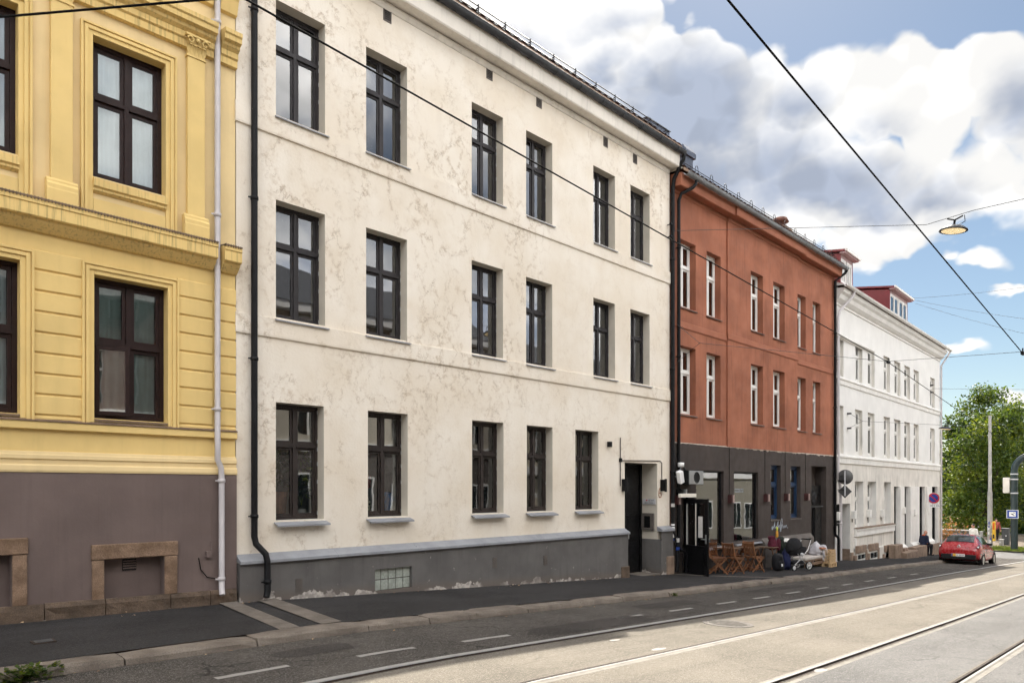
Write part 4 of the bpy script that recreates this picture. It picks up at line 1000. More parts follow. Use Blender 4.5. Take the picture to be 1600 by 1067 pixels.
# wall lamps: maroon boxes with a pale side, each on its own cable
for p, v in ((1057.5, 781), (1141.5, 779), (1197, 777.5), (1228.5, 776.5), (1260, 776)):
    x, z = fx(p + 1.5, -.1), fz(p, v, -.1); b = MB(); b.box(x - .115, x + .05, -.17, -.031, z - .13, z + .13, M['lampb']); b.box(x + .0505, x + .056, -.165, -.036, z - .125, z + .125, M['lampb']); b.box(x - .05, x + .045, -.18, -.1705, z - .12, z + .12, M['pinkish'])
    if p > 1100: b.tube([(x - .03, -.04, z + .13), (x - .03, -.04, SZ)], .008, M['blackd'], 6)
    b.build('wall_lamp', rb)
# fan heater, flood lights, lamp bar over the door
x0, x1 = fx(1066, -.25), fx(1083, -.25); z0, z1 = fz(1080, 757, -.25), fz(1080, 735, -.25)
b = MB(); b.box(x0 + .05, x1 + .25, -.42, -.08, z0, z1, M['black']); b.box(x0 + .06, x1 + .24, -.45, -.4205, z0 + .01, z1 - .01, M['galv'])
hc = ((x0 + x1) / 2 + .16, -.452, (z0 + z1) / 2); b.lathe([(.0, 0), (.13, 0), (.15, -.012), (.165, 0)], hc, M['black'], 24, 'y'); b.bar((hc[0], -.08, z1), (hc[0], -.03, z1 + .1), .05, .03, M['black']); b.build('fan_heater', rb, bevel=.012)
b = MB(); p = at_y(1064, 726, -.22); b.lathe([(.0, -.06), (.085, -.06), (.09, .06), (0, .07)], p, M['white_p'], 18); b.tube([p + Vector((0, 0, -.06)), p + Vector((0, .05, -.2)), p + Vector((-.02, .19, -.22))], .016, M['galv'], 8); b.build('flood_light', rb)
b = MB(); p = at_y(1063, 745, -.25); b.obox(p, (.10, 0, .03), (.0, .06, .02), (-.04, 0, .16), M['white_p']); b.bar(p, p + Vector((-.05, .22, .02)), .05, .03, M['galv']); b.build('flood_light', rb, bevel=.01)
q0, q1 = at_y(1062, 774, -.28), at_y(1086, 774, -.28)
b = MB(); b.box(q0.x, q1.x, -.33, -.23, q0.z - .055, q0.z + .055, M['tube']); b.box(q0.x + .2, q0.x + .28, -.24, -.03, q0.z + .03, q0.z + .18, M['black']); b.box(q0.x + .4, q0.x + .48, -.24, -.03, q0.z + .03, q0.z + .18, M['galv']); b.build('lamp_bar', rb, bevel=.012)
# sloping ledge at the foot of the wall
b = MB(); zt = fz(1240, 838, -.1)
b.prism([(-.031, zt + .06), (-.16, zt - .08), (-.18, zt - .12), (-.18, -2.4), (-.031, -2.4)], 22.95, 27.1, M['shopl']); b.prism([(-.031, zt + .06), (-.10, zt - .04), (-.12, -2.4), (-.031, -2.4)], 20.5, 22.949, M['shop']); b.build('ledge', rb, bevel=.01)
# niche: iron gate with round plate and curled brackets
b = MB(); nx = 27.75; Yn = .1
b.box(27.22, 28.64, .18, .24, -1.3, 1.85, M['blackd']); b.lathe([(0, 0), (.25, 0), (.27, .02), (.25, .04), (0, .04)], (nx - .15, .02, 1.35), M['black'], 26, 'y')
for k in range(12): a = 6.283 * k / 12; b.bar((nx - .15 + .06 * math.cos(a), .015, 1.35 + .06 * math.sin(a)), (nx - .15 + .23 * math.cos(a), .015, 1.35 + .23 * math.sin(a)), .012, .012, M['gutter'])
b.bar((nx - .55, .05, 1.02), (nx + .75, .05, 1.02), .05, .05, M['gutter']); b.tube([(nx - .15, .05, 1.05), (nx - .15, .05, -1.2)], .03, M['black'], 8)
for s in (-1, 1): b.tube([(nx - .15 + s * .10, .05, .45), (nx - .15 + s * .28, .05, .43), (nx - .15 + s * .42, .05, .58), (nx - .15 + s * .44, .05, .74)], .016, M['black'], 6)
b.bar((nx - .6, .04, -.62), (nx + .3, .04, -.62), .06, .05, M['gutter']); b.box(nx - .14, nx + .0, -.01, .05, -.78, -.58, M['silver']); b.box(nx + .15, nx + .75, .10, .178, -1.25, 1.0, M['black']); b.build('gate', rb)
# downpipes of this house
x = 17.62
pipe(rb, [(x + .35, -.46, 10.52), (x + .35, -.45, 10.42), (x + .27, -.38, 10.30), (x + .05, -.16, 10.14), (x, -.10, 9.95), (x, -.10, .05), (x + .03, -.13, -.02), (x + .18, -.16, -.05), (x + .24, -.17, -.14), (x + .25, -.17, -.55), (x + .32, -.2, -.66)], .05, M['black'], [((x, -.10), z) for z in (8.6, 5.5, 2.4)])
x = 29.42
pipe(rb, [(x + .25, -.46, 10.52), (x + .2, -.42, 10.4), (x, -.1, 10.1), (x, -.1, -.1), (x + .03, -.12, -.18), (x + .14, -.16, -.24), (x + .18, -.17, -.34), (x + .18, -.17, -1.2)], .055, M['black'], [((x, -.1), z) for z in (8, 5, 2)])
# scribbled tag on the wall
gcv = [(0, 0), (.12, .35), (.03, .42), (-.04, .12), (.1, .05), (.3, .5), (.38, .95), (.36, .4), (.36, .08), (.5, .3), (.62, .42), (.5, .12), (.62, .1), (.72, .5), (.86, 1.05), (.82, .5), (.84, .12), (.92, .4), (1.05, .5), (1.0, .1), (1.12, .3), (1.22, .9), (1.36, 1.25), (1.42, .9), (1.28, .2), (1.2, -.3), (1.08, -.2), (1.2, .15), (1.42, .55), (1.46, .25), (1.52, .05), (1.66, .4), (1.68, .05), (1.82, .4), (1.86, .1), (2.0, .45), (2.06, .2), (2.2, .05)]
gx0, gx1 = fx(1206, -.03), fx(1230.5, -.03); gz0 = fz(1208, 827.5, -.03)
b = MB(); b.tube([(gx0 + (gx1 - gx0) * u / 2.2, -.036, gz0 + v * .30) for u, v in gcv], .011, M['white_ink'], 6); b.build('graffiti', rb)
# lettering in the café window
marks('window_lettering', rb, (fx(1148, .075), .072, fz(1154, 766, .075)), (1, 0, 0), (0, 0, 1), (8,), .12, .075, M['white_ink'], (0, -1, 0))
# ================================================================= far white house with red dormers
G2 = g(37)
fw_ = thing('apartment_building', 'off white building with red dormers and grimy ground floor at the end of the row', 'building', (O2.x, 0, G2), D2, local=True); fw_['_org'] = (0, 0, G2)
S = lambda px, Y=0.0: f2(px, 700, Y)[0]
Zf = lambda px, py, Y=0.0: f2(px, py, Y)[1]
L2 = S(1468.5)
cpx = [(1305, 1318), (1336, 1347.5), (1356, 1366.5), (1380.5, 1390.5), (1397, 1407), (1413, 1422), (1427.5, 1435.5), (1453.5, 1460.5)]
C8 = [(S(a), S(c)) for a, c in cpx]
r1 = (Zf(1318, 589), Zf(1318, 526)); r2 = (Zf(1318, 708.5), Zf(1318, 634.5))
gx = [(S(1335.5), S(1349)), (S(1355.5), S(1369)), (S(1381), S(1392))]; gzr = (Zf(1349, 825), Zf(1349, 752))
dx = [(S(1397), S(1404.2)), (S(1411), S(1420)), (S(1434.5), S(1445)), (S(1454), S(1465))]; ztop = Zf(1420, 760)
door2 = (S(1306.8), S(1328.3), -2.6, Zf(1328, 786.5), .42)
up = [(a, c, r1[0], r1[1], .13) for a, c in C8] + [(a, c, r2[0], r2[1], .13) for a, c in C8]
gd = [(a, c, gzr[0], gzr[1], .25) for a, c in gx] + [door2] + [(a, c, -3.4, ztop, .45) for a, c in dx]
ZB = Zf(1320, 722)                                  # split between clean and grimy storeys
b = MB(); wall_sheet(b, 0, L2, ZB, 10.0, up, 0, M['white'], M['whited']); carcass(b, 0, L2, -3.6, 10.0, 11, M['white']); b.build('wall', fw_)
b = MB(); wall_sheet(b, 0, L2, -3.6, ZB, gd, -.004, M['whited'], M['whitet'])
for a, c, z0, z1, dep in gd[3:]: b.face([(a, dep - .005, z0), (c, dep - .005, z0), (c, dep - .005, z1), (a, dep - .005, z1)], M['blackd'])
b.build('ground_floor_wall', fw_)
rooms(fw_, .1, L2 - .1, [-1.2, 2.9, 6.1, 9.8], [h[:4] for h in up + gd[:3]], y0=.45, y1=4)
gb = lambda s: g(O2.x + s)
b = MB()
for a, c in zip([0] + [d[1] for d in [door2]], [door2[0], gx[0][0] - .3]): b.box(a + (.002 if a else 0), c, -.05, -.005, -3.6, -1.02 if a else .2, M['stone'] if a else M['whitet'])
b.build('plinth', fw_)
b = MB(); b.face([(door2[1] - .003, 0, -3), (door2[1] - .003, .40, -3), (door2[1] - .003, .40, -.86), (door2[1] - .003, 0, -.86)], M['stone']); b.build('plinth', fw_)
def pr(name, prof, a=0.0, c=None, m_='whitet'):
    b = MB(); b.prism(prof, a, L2 + .02 if c is None else c, M[m_]); return b.build(name, fw_)
z = Zf(1302, 711); z_ = Zf(1302, 722.5); pr('string_course', [(0, z + .06), (-.11, z), (-.11, z - .06), (-.07, z - .09), (-.06, z_), (0, z_ - .02)])
z = Zf(1302, 587); z_ = Zf(1302, 597); pr('string_course', [(0, z + .06), (-.09, z), (-.09, z - .05), (-.05, z - .08), (-.04, z_), (0, z_)])
z = Zf(1305, 472.5); pr('cornice', [(0, z + .02), (-.05, z), (-.05, z - .06), (0, z - .07)])
zg = Zf(1321, 446, -.45)
pr('cornice', [(0, zg - .02), (-.40, zg - .05), (-.36, zg - .20), (-.26, zg - .27), (-.20, zg - .42), (-.10, zg - .50), (0, zg - .56)])
gutter(fw_, -.1, L2 + .35, -.50, zg + .03, .085, M['whitet'], 30)
b = MB(); tp = math.tan(R(27)); ze = zg + .06
b.face([(0, -.42, ze), (L2, -.42, ze), (L2, 5.2, ze + 5.6 * tp), (0, 5.2, ze + 5.6 * tp)], M['redmetal']); b.face([(0, 5.2, ze + 5.6 * tp), (L2, 5.2, ze + 5.6 * tp), (L2, 11, ze), (0, 11, ze)], M['redmetal'])
for i in range(int(L2 / .6)): x = .3 + i * .6; b.prism([(-.41, ze), (-.41, ze + .035), (5.2, ze + 5.6 * tp + .035), (5.2, ze + 5.6 * tp)], x - .01, x + .01, M['redmetal'])
for x in (0.0, L2): b.face([(x, -.42, ze), (x, 5.2, ze + 5.6 * tp), (x, 11, ze)], M['white'])
b.box(L2 - 4.2, L2 - .05, -.44, 1.2, ze + .03, ze + .12, M['tile']); b.build('roof', fw_)
def dormer(a, c, yf, z0, z1):
    d = MB(); yb = yf + 5.2; zb = z1 + .85
    for x, x2 in ((a, a + .12), (c - .12, c)):
        d.face([(x, yf, z0), (x2, yf, z0), (x2, yf, z1), (x, yf, z1)], M['redmetal'])
    d.face([(a, yf, z0 - .3), (a, yf, z1), (a, yb, zb), (a, yb, z0)], M['redmetal']); d.face([(c, yf, z0 - .3), (c, yf, z1), (c, yb, zb), (c, yb, z0)], M['redmetal'])
    d.box(a - .03, c + .03, yf - .03, yf + .02, z0 - .28, z0 + .02, M['redmetal']); d.box(a + .12, c - .12, yf - .01, yf + .05, z1 - .16, z1, M['pinkwall'])
    o = d.build('dormer', fw_)
    r_ = MB(); r_.prism([(yf - .24, z1 + .03), (yf - .24, z1 + .12), (yb, zb + .12), (yb, zb + .01)], a - .10, c + .10, M['redmetal']); r_.prism([(yf - .30, z1 + .04), (yf - .31, z1 + .13), (yf - .2415, z1 + .13), (yf - .2415, z1 + .04)], a - .12, c + .14, M['whitet']); r_.box(a - .08, c + .08, yf - .235, yf - .012, z1 - .02, z1 + .029, M['pinkwall']); r_.build('dormer_roof', o)
    n = 2; w = (c - a - .24 - .12) / n
    for i in range(n): window(fw_, a + .12 + i * (w + .12), a + .12 + i * (w + .12) + w, z0 + .02, z1 - .16, yf, M['framew'], None, fw=.07, sw=.05, hinges=False, mull=True)
    v = MB(); v.face([(a + .1, yf + .4, z0), (c - .1, yf + .4, z0), (c - .1, yf + .4, z1), (a + .1, yf + .4, z1)], M['room']); v.build('interior', fw_)
yd = .25
dormer(S(1312.5, yd), S(1332.5, yd), yd, Zf(1320, 446, yd), Zf(1312.5, 396, yd)); dormer(S(1390, yd), S(1418, yd), yd, Zf(1390, 488, yd), Zf(1390, 452, yd))
# windows
for z0, z1 in (r1, r2):
    for i, (a, c) in enumerate(C8):
        window(fw_, a, c, z0, z1, .13, M['framew'], .34, fw=.09, sw=.06, hinges=False, mull=False if i % 3 == 2 else True)
    b = MB()
for a, c in gx: window(fw_, a, c, gzr[0], gzr[1], .25, M['framew'], .38, fw=.09, sw=.06, hinges=False, mull=True)
for (a, c), h in zip(dx, (.34, .34, .30, .3)):                # shop openings: high lights over white panels
    w = MB(); wz = ztop - (ztop + 2.1) * h
    w.box(a, c, .30, .42, -3.4, wz - .06, M['white']); w.box(a + .0, a + .06, .27, .2995, wz - .06, ztop, M['black']); w.box(c - .10, c, .14, .42, -3.4, ztop, M['blackd']); w.box(a + .06, c - .06, .27, .30, wz - .06, wz, M['black'])
    p = w.build('shop_opening', fw_); w = MB(); w.box(a + .06, c - .10, .30, .306, wz, ztop, M['carglass']); w.build('glass_pane', p)
b = MB(); z = Zf(1302, 520); b.prism([(0, z + .05), (-.14, z), (-.14, z - .08), (0, z - .16)], S(1303), S(1362), M['whitet']); b.build('window_hood', fw_)
# ledge and panel under the ground floor windows, attached piers
a, c = S(1334.5), S(1395); z = Zf(1334.5, 826.5)
pr('ledge', [(0, z + .05), (-.14, z), (-.14, z - .06), (-.10, z - .07), (-.10, z - .32), (-.005, z - .34)], a, c); pr('ledge', [(0, z + .065), (-.15, z + .012), (-.15, z + .0015), (0, z + .052)], a - .02, c + .02, 'ledge')
pr('panel', [(-.005, z - .38), (-.06, z - .40), (-.06, z - .86), (-.005, z - .88)], a, a + .2); pr('panel', [(-.005, z - .95), (-.08, z - .99), (-.08, -3.6), (-.005, -3.6)], a, c, 'whited')
for p0, p1 in ((1404.2, 1411), (1420, 1434.5), (1446, 1454)):
    a, c = S(p0), S(p1); b = MB(); b.box(a + .02, c - .02, -.08, -.006, -1.9, ztop, M['whitet']); b.prism([(-.006, -1.05), (-.085, -1.12), (-.22, -1.25), (-.24, -3.4), (-.006, -3.4)], a - .0, c + .0, M['whitet']); b.build('pier', fw_)
# basement lights with stone heads, door steps
for i, (p0, p1, v0, v1) in enumerate(((1340, 1353, 853, 874), (1360, 1372, 850, 872), (1384, 1396, 852, 871))):
    a, c = S(p0, -.16), S(p1, -.16); zt = Zf(p0, v0, -.16); zb = gb(a) - .1
    b = MB(); b.box(a, c, -.20, -.06, zt - .32, zt, M['stone']); b.box(c, c + .24, -.17, -.06, zb, zt - .22, M['stone']); b.box(a - .24, a, -.16, -.06, zb, zt - .4, M['stone']); s_ = b.build('basement_surround', fw_, bevel=.02)
    b = MB(); b.box(a + .02, c - .02, -.14, -.10, zb, zt - .341, M['framew']); b.box(a + .10, (a + c) / 2 - .03, -.155, -.1405, zb + .12, zt - .40, M['glassd']); b.box((a + c) / 2 + .03, c - .08, -.155, -.1405, zb + .12, zt - .40, M['glassd']); b.build('basement_window', s_)
for p0, p1, h, out in ((1399, 1411, .60, .55), (1414, 1419, .45, .5), (1417, 1436, .25, .8), (1431, 1449, .47, .62), (1458, 1470, .58, .35)):
    a, c = S(p0, -out), S(p1, -out); zb = gb(a); b = MB(); b.box(a, c, -out, -.25, zb - .4, zb + h, M['stone']); b.build('door_step', fw_, bevel=.03)
# electric boxes on the wall, downpipes
for p, v in ((1333, 804), (1357, 802), (1378, 802), (1411, 797), (1428, 800), (1450, 797), (1308.5, 806)):
    x, z = S(p, -.05), Zf(p, v, -.05); b = MB(); b.box(x - .13, x + .13, -.16, -.007, z - .17, z + .17, M['whitet']); b.box(x - .02, x + .02, -.03, -.006, z - .32, z - .17, M['vent']); b.build('wall_box', fw_, bevel=.015)
pipe(fw_, [(.95, -.5, zg), (.9, -.45, zg - .25), (.3, -.12, zg - .9), (.18, -.1, zg - 1.2), (.18, -.1, 2.1), (.22, -.14, 1.95), (.30, -.16, 1.7), (.30, -.16, gb(.3) + .05)], .055, M['pipew'], [((.18, -.1), q) for q in (7, 4.5)] + [((.30, -.16), 0.3)])
pipe(fw_, [(L2 + .3, -.5, zg), (L2 + .2, -.4, zg - .25), (L2 - .12, -.1, zg - .9), (L2 - .12, -.1, gb(L2) + .1)], .05, M['pipew'], [((L2 - .12, -.1), q) for q in (7, 4.5, 1)])

M['opp3'] = mat('pale cream render', (.55, .49, .38), .88, .06, 1, .1, 20, streak=.2)
# ================================================================= houses across the street (mirrored in the windows)
def opposite(x0, x1, z1, mw, mb, label, ptn):
    y = -17.0; t = thing('apartment_building', label, 'building', ((x0 + x1) / 2, y, g((x0 + x1) / 2)))
    hs = []; n = int((x1 - x0) / 2.3); zb = g(x0) + 1.1
    lev = [zb + 3.3, zb + 6.4]
    for i in range(n):
        x = x0 + (x1 - x0) * (i + .5) / n
        for z in lev: hs.append((x - .5, x + .5, z, z + 1.9))
    b = MB(); X = [(-a[1], -a[0], a[2], a[3], .18) for a in hs]
    tmp = MB(); wall_sheet(tmp, -x1, -x0, -6, z1, X, 0, mw)
    for f, mi in zip(tmp.f, tmp.mi): b.face([(-tmp.v[k][0], y - tmp.v[k][1], tmp.v[k][2]) for k in f], tmp.mats[mi])
    for x in (x0, x1): b.face([(x, y, -6), (x, y - 9, -6), (x, y - 9, z1), (x, y, z1)], mw)
    b.build('wall', t)
    b = MB(); b.box(x0, x1, y + .001, y + .06, -6, zb + 2.45, mb); b.build('plinth', t)
    for i in range(n):
        x = x0 + (x1 - x0) * (i + .5) / n; zq = g(x)
        w = MB()
        if i % 3 == 1:
            w.box(x - .62, x + .62, y + .061, y + .12, zq, zq + 2.75, M['white']); w.box(x - .42, x - .04, y + .121, y + .13, zq + .2, zq + 2.5, M['opp3']); w.box(x + .04, x + .42, y + .121, y + .13, zq + .2, zq + 2.5, M['opp3']); w.build('door', t)
        else:
            w.box(x - .85, x + .85, y + .061, y + .10, zq + .8, zq + 3.0, M['white']); w.box(x - .76, x - .04, y + .101, y + .108, zq + .9, zq + 2.9, M['carglass']); w.box(x + .04, x + .76, y + .101, y + .108, zq + .9, zq + 2.9, M['carglass']); w.build('shop_window', t)
    b = MB(); b.box(x0, x1, y + .001, y + .14, lev[0] - .75, lev[0] - .25, M['white']); b.build('string_course', t)
    b = MB(); b.box(x0, x1, y - .3, y + .45, z1, z1 + .38, M['white']); b.face([(x0, y + .5, z1 + .38), (x1, y + .5, z1 + .38), (x1, y - 4.5, z1 + 3.4), (x0, y - 4.5, z1 + 3.4)], M['gutter']); b.face([(x0, y - 4.5, z1 + 3.4), (x1, y - 4.5, z1 + 3.4), (x1, y - 9, z1), (x0, y - 9, z1)], M['gutter']); b.build('roof', t)
    for a, c, z, zz in hs:
        w = MB(); w.box(a - .12, c + .12, y + .001, y + .05, zz, zz + .16, M['white']); w.box(a, c, y - .20, y - .182, z, zz, M['carglass'])
        w.box(a, a + .07, y - .18, y - .12, z, zz, M['framew']); w.box(c - .07, c, y - .18, y - .12, z, zz, M['framew']); w.box((a + c) / 2 - .05, (a + c) / 2 + .05, y - .18, y - .12, z, zz, M['framew']); w.box(a, c, y - .179, y - .13, zz - .7, zz - .6, M['framew']); w.build('window', t)
opposite(-14, 9.5, 8.6, M['opp2'], M['shopl'], 'grey brown building across the street mirrored in the near windows', 3)
opposite(9.6, 27, 9.4, M['opp1'], M['shopl'], 'pale stone building across the street mirrored in the cream house windows', 3)
M['opp4'] = mat('olive grey render', (.24, .22, .175), .88, .06, 1, .1, 20)
opposite(27.1, 82, 8.0, M['opp3'], M['opp4'], 'cream building across the street mirrored in the café windows', 3)
# ================================================================= wires and lamps over the street
def wire(name, label, pts, r, m_, cat='wire', grp=None, sag=0.0):
    out = []
    for a, c in zip(pts, pts[1:]):
        a, c = Vector(a), Vector(c); n = 14
        for i in range(n + (1 if c == Vector(pts[-1]) else 0)):
            t = i / n; p = a.lerp(c, t); p.z -= sag * 4 * t * (1 - t); out.append(p)
    b = MB(); b.tube(out, r, m_, 6); o = b.build(name, loc=tuple(out[0])); return tag(o, label, cat, grp)
def hit(a, c, px):                                     # point of the segment a-c seen in photo column px
    a, c = Vector(a), Vector(c); u = (px - 800) / FP
    f = lambda p: (p.x * ST - (p.y + DC) * CT) - u * (p.x * CT + (p.y + DC) * ST)
    t = f(a) / (f(a) - f(c)); return a.lerp(c, t)
A0, A1 = ray(1137, 0, 5.12), at_y(1598, 552, -8.30)
d = (A1 - A0); wire('contact_wire', 'thick black overhead wire falling steeply across the clouds', [A0 - d * 1.2, A1], .0095, M['wirem'], 'overhead wire', 'tram contact wires')
wire('contact_wire', 'thick black overhead wire beyond the clamp, running on down the street', [A1, A1 + d * 2.6], .0095, M['wirem'], 'overhead wire', 'tram contact wires')
B0, B1 = at_y(385, 0, -5.72), at_y(1388, 566, -5.45)
B2 = at_y(1480, 629, -5.38)
d = B1 - B0; wire('contact_wire', 'thick black overhead wire slanting down across the cream house', [B0 - d * .35, B1, B2, B2 + (B2 - B1) * 8], .0085, M['wirem'], 'overhead wire', 'tram contact wires')
SP0 = Vector((17.5, -.12, fz(1046, 506))); SP1 = Vector((17.45, -.12, fz(1043, 566)))
J1 = at_y(1093, 536, -1.25)
wire('span_wire', 'forked thin wire from the dark downpipes to the clamp on the steep overhead wire', [SP0, J1, B1 + Vector((0, 0, .02)), A1 + Vector((0, 0, .03)), A1 + Vector((.2, -6.5, .9))], .0055, M['wireg'])
wire('span_wire', 'short lower branch of the forked wire below the terracotta house string course', [SP1, J1], .0055, M['wireg'])
LP = at_x(1492, 343, 17.4); W0 = Vector((17.36, -.12, fz(1041, 359)))
wire('span_wire', 'thin wire carrying the dish lamp, fixed at the edge of the cream house', [W0, LP + Vector((0, .55, .03)), LP + Vector((0, -.35, .10)), at_x(1600, 311, 17.4), at_x(1600, 311, 17.4) + Vector((0, -7, 1.9))], .0065, M['wireg'])
Q0 = at_y(0, 27, -4.8); Q1 = at_y(320, 0, -5.8); d = Q1 - Q0
wire('span_wire', 'black wire crossing in front of the ochre building top corner', [Q0 - d * 4.6, Q1 + d * .12], .008, M['wirem'])
def clamp(p, label, s=.05):
    t = thing('wire_clamp', label, 'clamp', tuple(p)); b = MB(); b.box(p.x - s * 1.7, p.x + s * 1.7, p.y - s * .5, p.y + s * .5, p.z - s * .6, p.z + s * .7, M['black']); b.build('jaw', t, bevel=.008)
    b = MB(); b.tube([p + Vector((0, 0, s * .6)), p + Vector((0, 0, s * 2))], .012, M['black'], 6); b.build('stem', t)
clamp(A1, 'black clamp where the steep overhead wire meets the span wire', .05); clamp(B1, 'black clamp on the overhead wire before the far white house', .05)
def dish_lamp(p, s, label, name='street_lamp', tilt=.12):
    t = thing(name, label, 'street lamp', tuple(p), local=True, group='dish lamps hung over the street'); t.rotation_euler = (tilt, 0, 0)
    b = MB(); b.lathe([(.04 * s, -.17 * s), (.10 * s, -.18 * s), (.28 * s, -.24 * s), (.40 * s, -.33 * s), (.415 * s, -.36 * s), (.40 * s, -.375 * s), (.35 * s, -.36 * s)], (0, 0, 0), M['gutter'], 32); sh = b.build('lamp_shade', t)
    b = MB(); b.lathe([(.345 * s, -.368 * s), (.30 * s, -.388 * s), (.15 * s, -.40 * s), (0, -.405 * s)], (0, 0, 0), M['lens'], 28); b.build('lens', sh)
    b = MB(); b.tube([(0, 0, -.03 * s), (0, 0, -.2 * s)], .035 * s, M['black'], 10); b.bar((0, .22 * s, .03), (0, 0, -.02 * s), .025, .025, M['black']); b.bar((0, -.22 * s, .06), (0, 0, -.02 * s), .025, .025, M['black']); b.tube([(0, -.26 * s, .07), (0, -.30 * s, -.10 * s), (0, -.12 * s, -.18 * s)], .008, M['black'], 5); b.build('hanger', t)
    return t
dish_lamp(LP, .66, 'grey dish street lamp with warm lens hanging from a thin wire below the clouds')
# far span wires
def L2W(s, y, z): return O2 + Vector((s * math.cos(D2) - y * math.sin(D2), s * math.sin(D2) + y * math.cos(D2), z))
def on2(px, py, y=-.03): s, z = f2(px, py, y); return L2W(s, y, z)
K0, K1 = on2(1328, 646), on2(1328, 668); KJ = on2(1348, 658, -.9); K2 = on2(1470, 664, -.2) + Vector((3, -6, -.2))
KE = ray(1475, 664, 34)
wire('span_wire', 'thin forked wire fixed to the far white house between two windows', [K0, KJ, KE, KE + (KE - KJ) * .9], .007, M['wireg']); wire('span_wire', 'short lower branch of the forked wire on the far white house', [K1, KJ], .007, M['wireg'])
dish_lamp(ray(1478, 662, 34.5), .7, 'small pale dish street lamp in front of the trees by the far white house')
E0 = on2(1457, 607); wire('span_wire', 'thin wire leaving the last top floor window of the far white house', [E0, ray(1640, 609, 42)], .009, M['wireg'])
for (p, q, lab) in (((1425, 466), (1640, 443), 'thin high wire rising from behind the red dormer across the blue sky'), ((1425, 468), (1640, 503), 'thin wire falling slightly across the blue sky right of the dormer'), ((1430, 474), (1640, 530), 'thin wire falling more steeply across the blue sky right of the dormer')):
    a, c = ray(*p, 52), ray(*q, 44); wire('span_wire', lab, [a, c], .010, M['wireg'], sag=.12)
for s, px, v in ((0, 1327, 646), (0, 1327, 669), (1, 1456, 602), (1, 1456, 613)):
    b = MB(); q = on2(px, v, -.08); b.obox(q, (.06, 0, 0), (0, .07, 0), (0, 0, .03), M['black']); o = b.build('wire_anchor', fw_)
    o.data.transform(Matrix.Rotation(-D2, 4, 'Z') @ Matrix.Translation(-Vector((O2.x, 0, G2)) + Vector((0, 0, G2))))

# ================================================================= signs
p1 = at_x(1320.5, 745, 29.72); dep = (p1.x * CT + (p1.y + DC) * ST); rad = 11.6 * dep / FP; p2 = at_x(1320, 767.5, 29.72)
t = thing('traffic_sign', 'grey backs of a round and a diamond sign on brackets beside the white house downpipe', 'sign', (p1.x, p1.y, p2.z - .4))
b = MB(); b.lathe([(0, 0), (rad, 0), (rad, .02), (0, .02)], p1, M['signback'], 40, 'x'); b.build('round_plate', t)
h = 10.4 * dep / FP; b = MB(); v = [(p2.x + .022, p2.y, p2.z - h), (p2.x + .022, p2.y + h, p2.z), (p2.x + .022, p2.y, p2.z + h), (p2.x + .022, p2.y - h, p2.z)]; w = [(x - .02, y, z) for x, y, z in v]
b.face(w, M['signback']); b.face(list(reversed(v)), M['signback'])
for i in range(4): b.face([w[i], w[(i + 1) % 4], v[(i + 1) % 4], v[i]], M['signback'])
b.build('diamond_plate', t)
b = MB(); b.tube([(p1.x - .035, p1.y, p1.z + rad * .85), (p1.x - .035, p1.y, p2.z - h * .7)], .028, M['silver'], 10); b.build('post', t)
b = MB()
for z in (p1.z - rad * .5, p2.z + h * .25): b.tube([(p1.x - .04, p1.y, z), (p1.x - .1, -.12, z)], .018, M['black'], 8)
b.build('bracket', t)
p = at_x(1459, 778, 44.8); dep = (p.x * CT + (p.y + DC) * ST); rad = 8.7 * dep / FP
t = thing('no_parking_sign', 'round blue no parking sign with red rim and white plate under it', 'sign', (p.x, p.y, p.z - .6))
b = MB(); b.lathe([(rad * .985, -.012), (rad, -.01), (rad, .012), (0, .014)], p, M['signback'], 40, 'x'); b.lathe([(rad, -.012), (rad * .94, -.014)], p, M['white_p'], 40, 'x'); b.lathe([(rad * .94, -.014), (rad * .70, -.0145)], p, M['redsign'], 40, 'x'); b.lathe([(rad * .70, -.0145), (0, -.0146)], p, M['bluesign'], 40, 'x')
dd = Vector((0, -.7071, -.7071)); nn = Vector((0, -.7071, .7071)); b.obox(p + Vector((-.018, 0, 0)), dd * rad * .72, nn * rad * .10, (.002, 0, 0), M['redsign']); b.build('disc', t)
b = MB(); b.box(p.x - .012, p.x + .006, p.y - rad * .95, p.y + rad * .95, p.z - rad - .20, p.z - rad - .02, M['white_p']); pl = b.build('under_plate', t)
marks('lettering', pl, (p.x - .0135, p.y + rad * .5, p.z - rad - .11), (0, -1, 0), (0, 0, 1), (3, 4), .07, .075, M['dark_ink'], (-1, 0, 0))
b = MB(); yw = (p.x - O2.x) * math.tan(D2); b.tube([(p.x + .02, p.y, p.z), (p.x + .02, yw, p.z)], .02, M['silver'], 8); b.tube([(p.x + .03, p.y, p.z + rad * .6), (p.x + .03, p.y, p.z - rad - .18)], .022, M['silver'], 8); b.build('bracket', t)
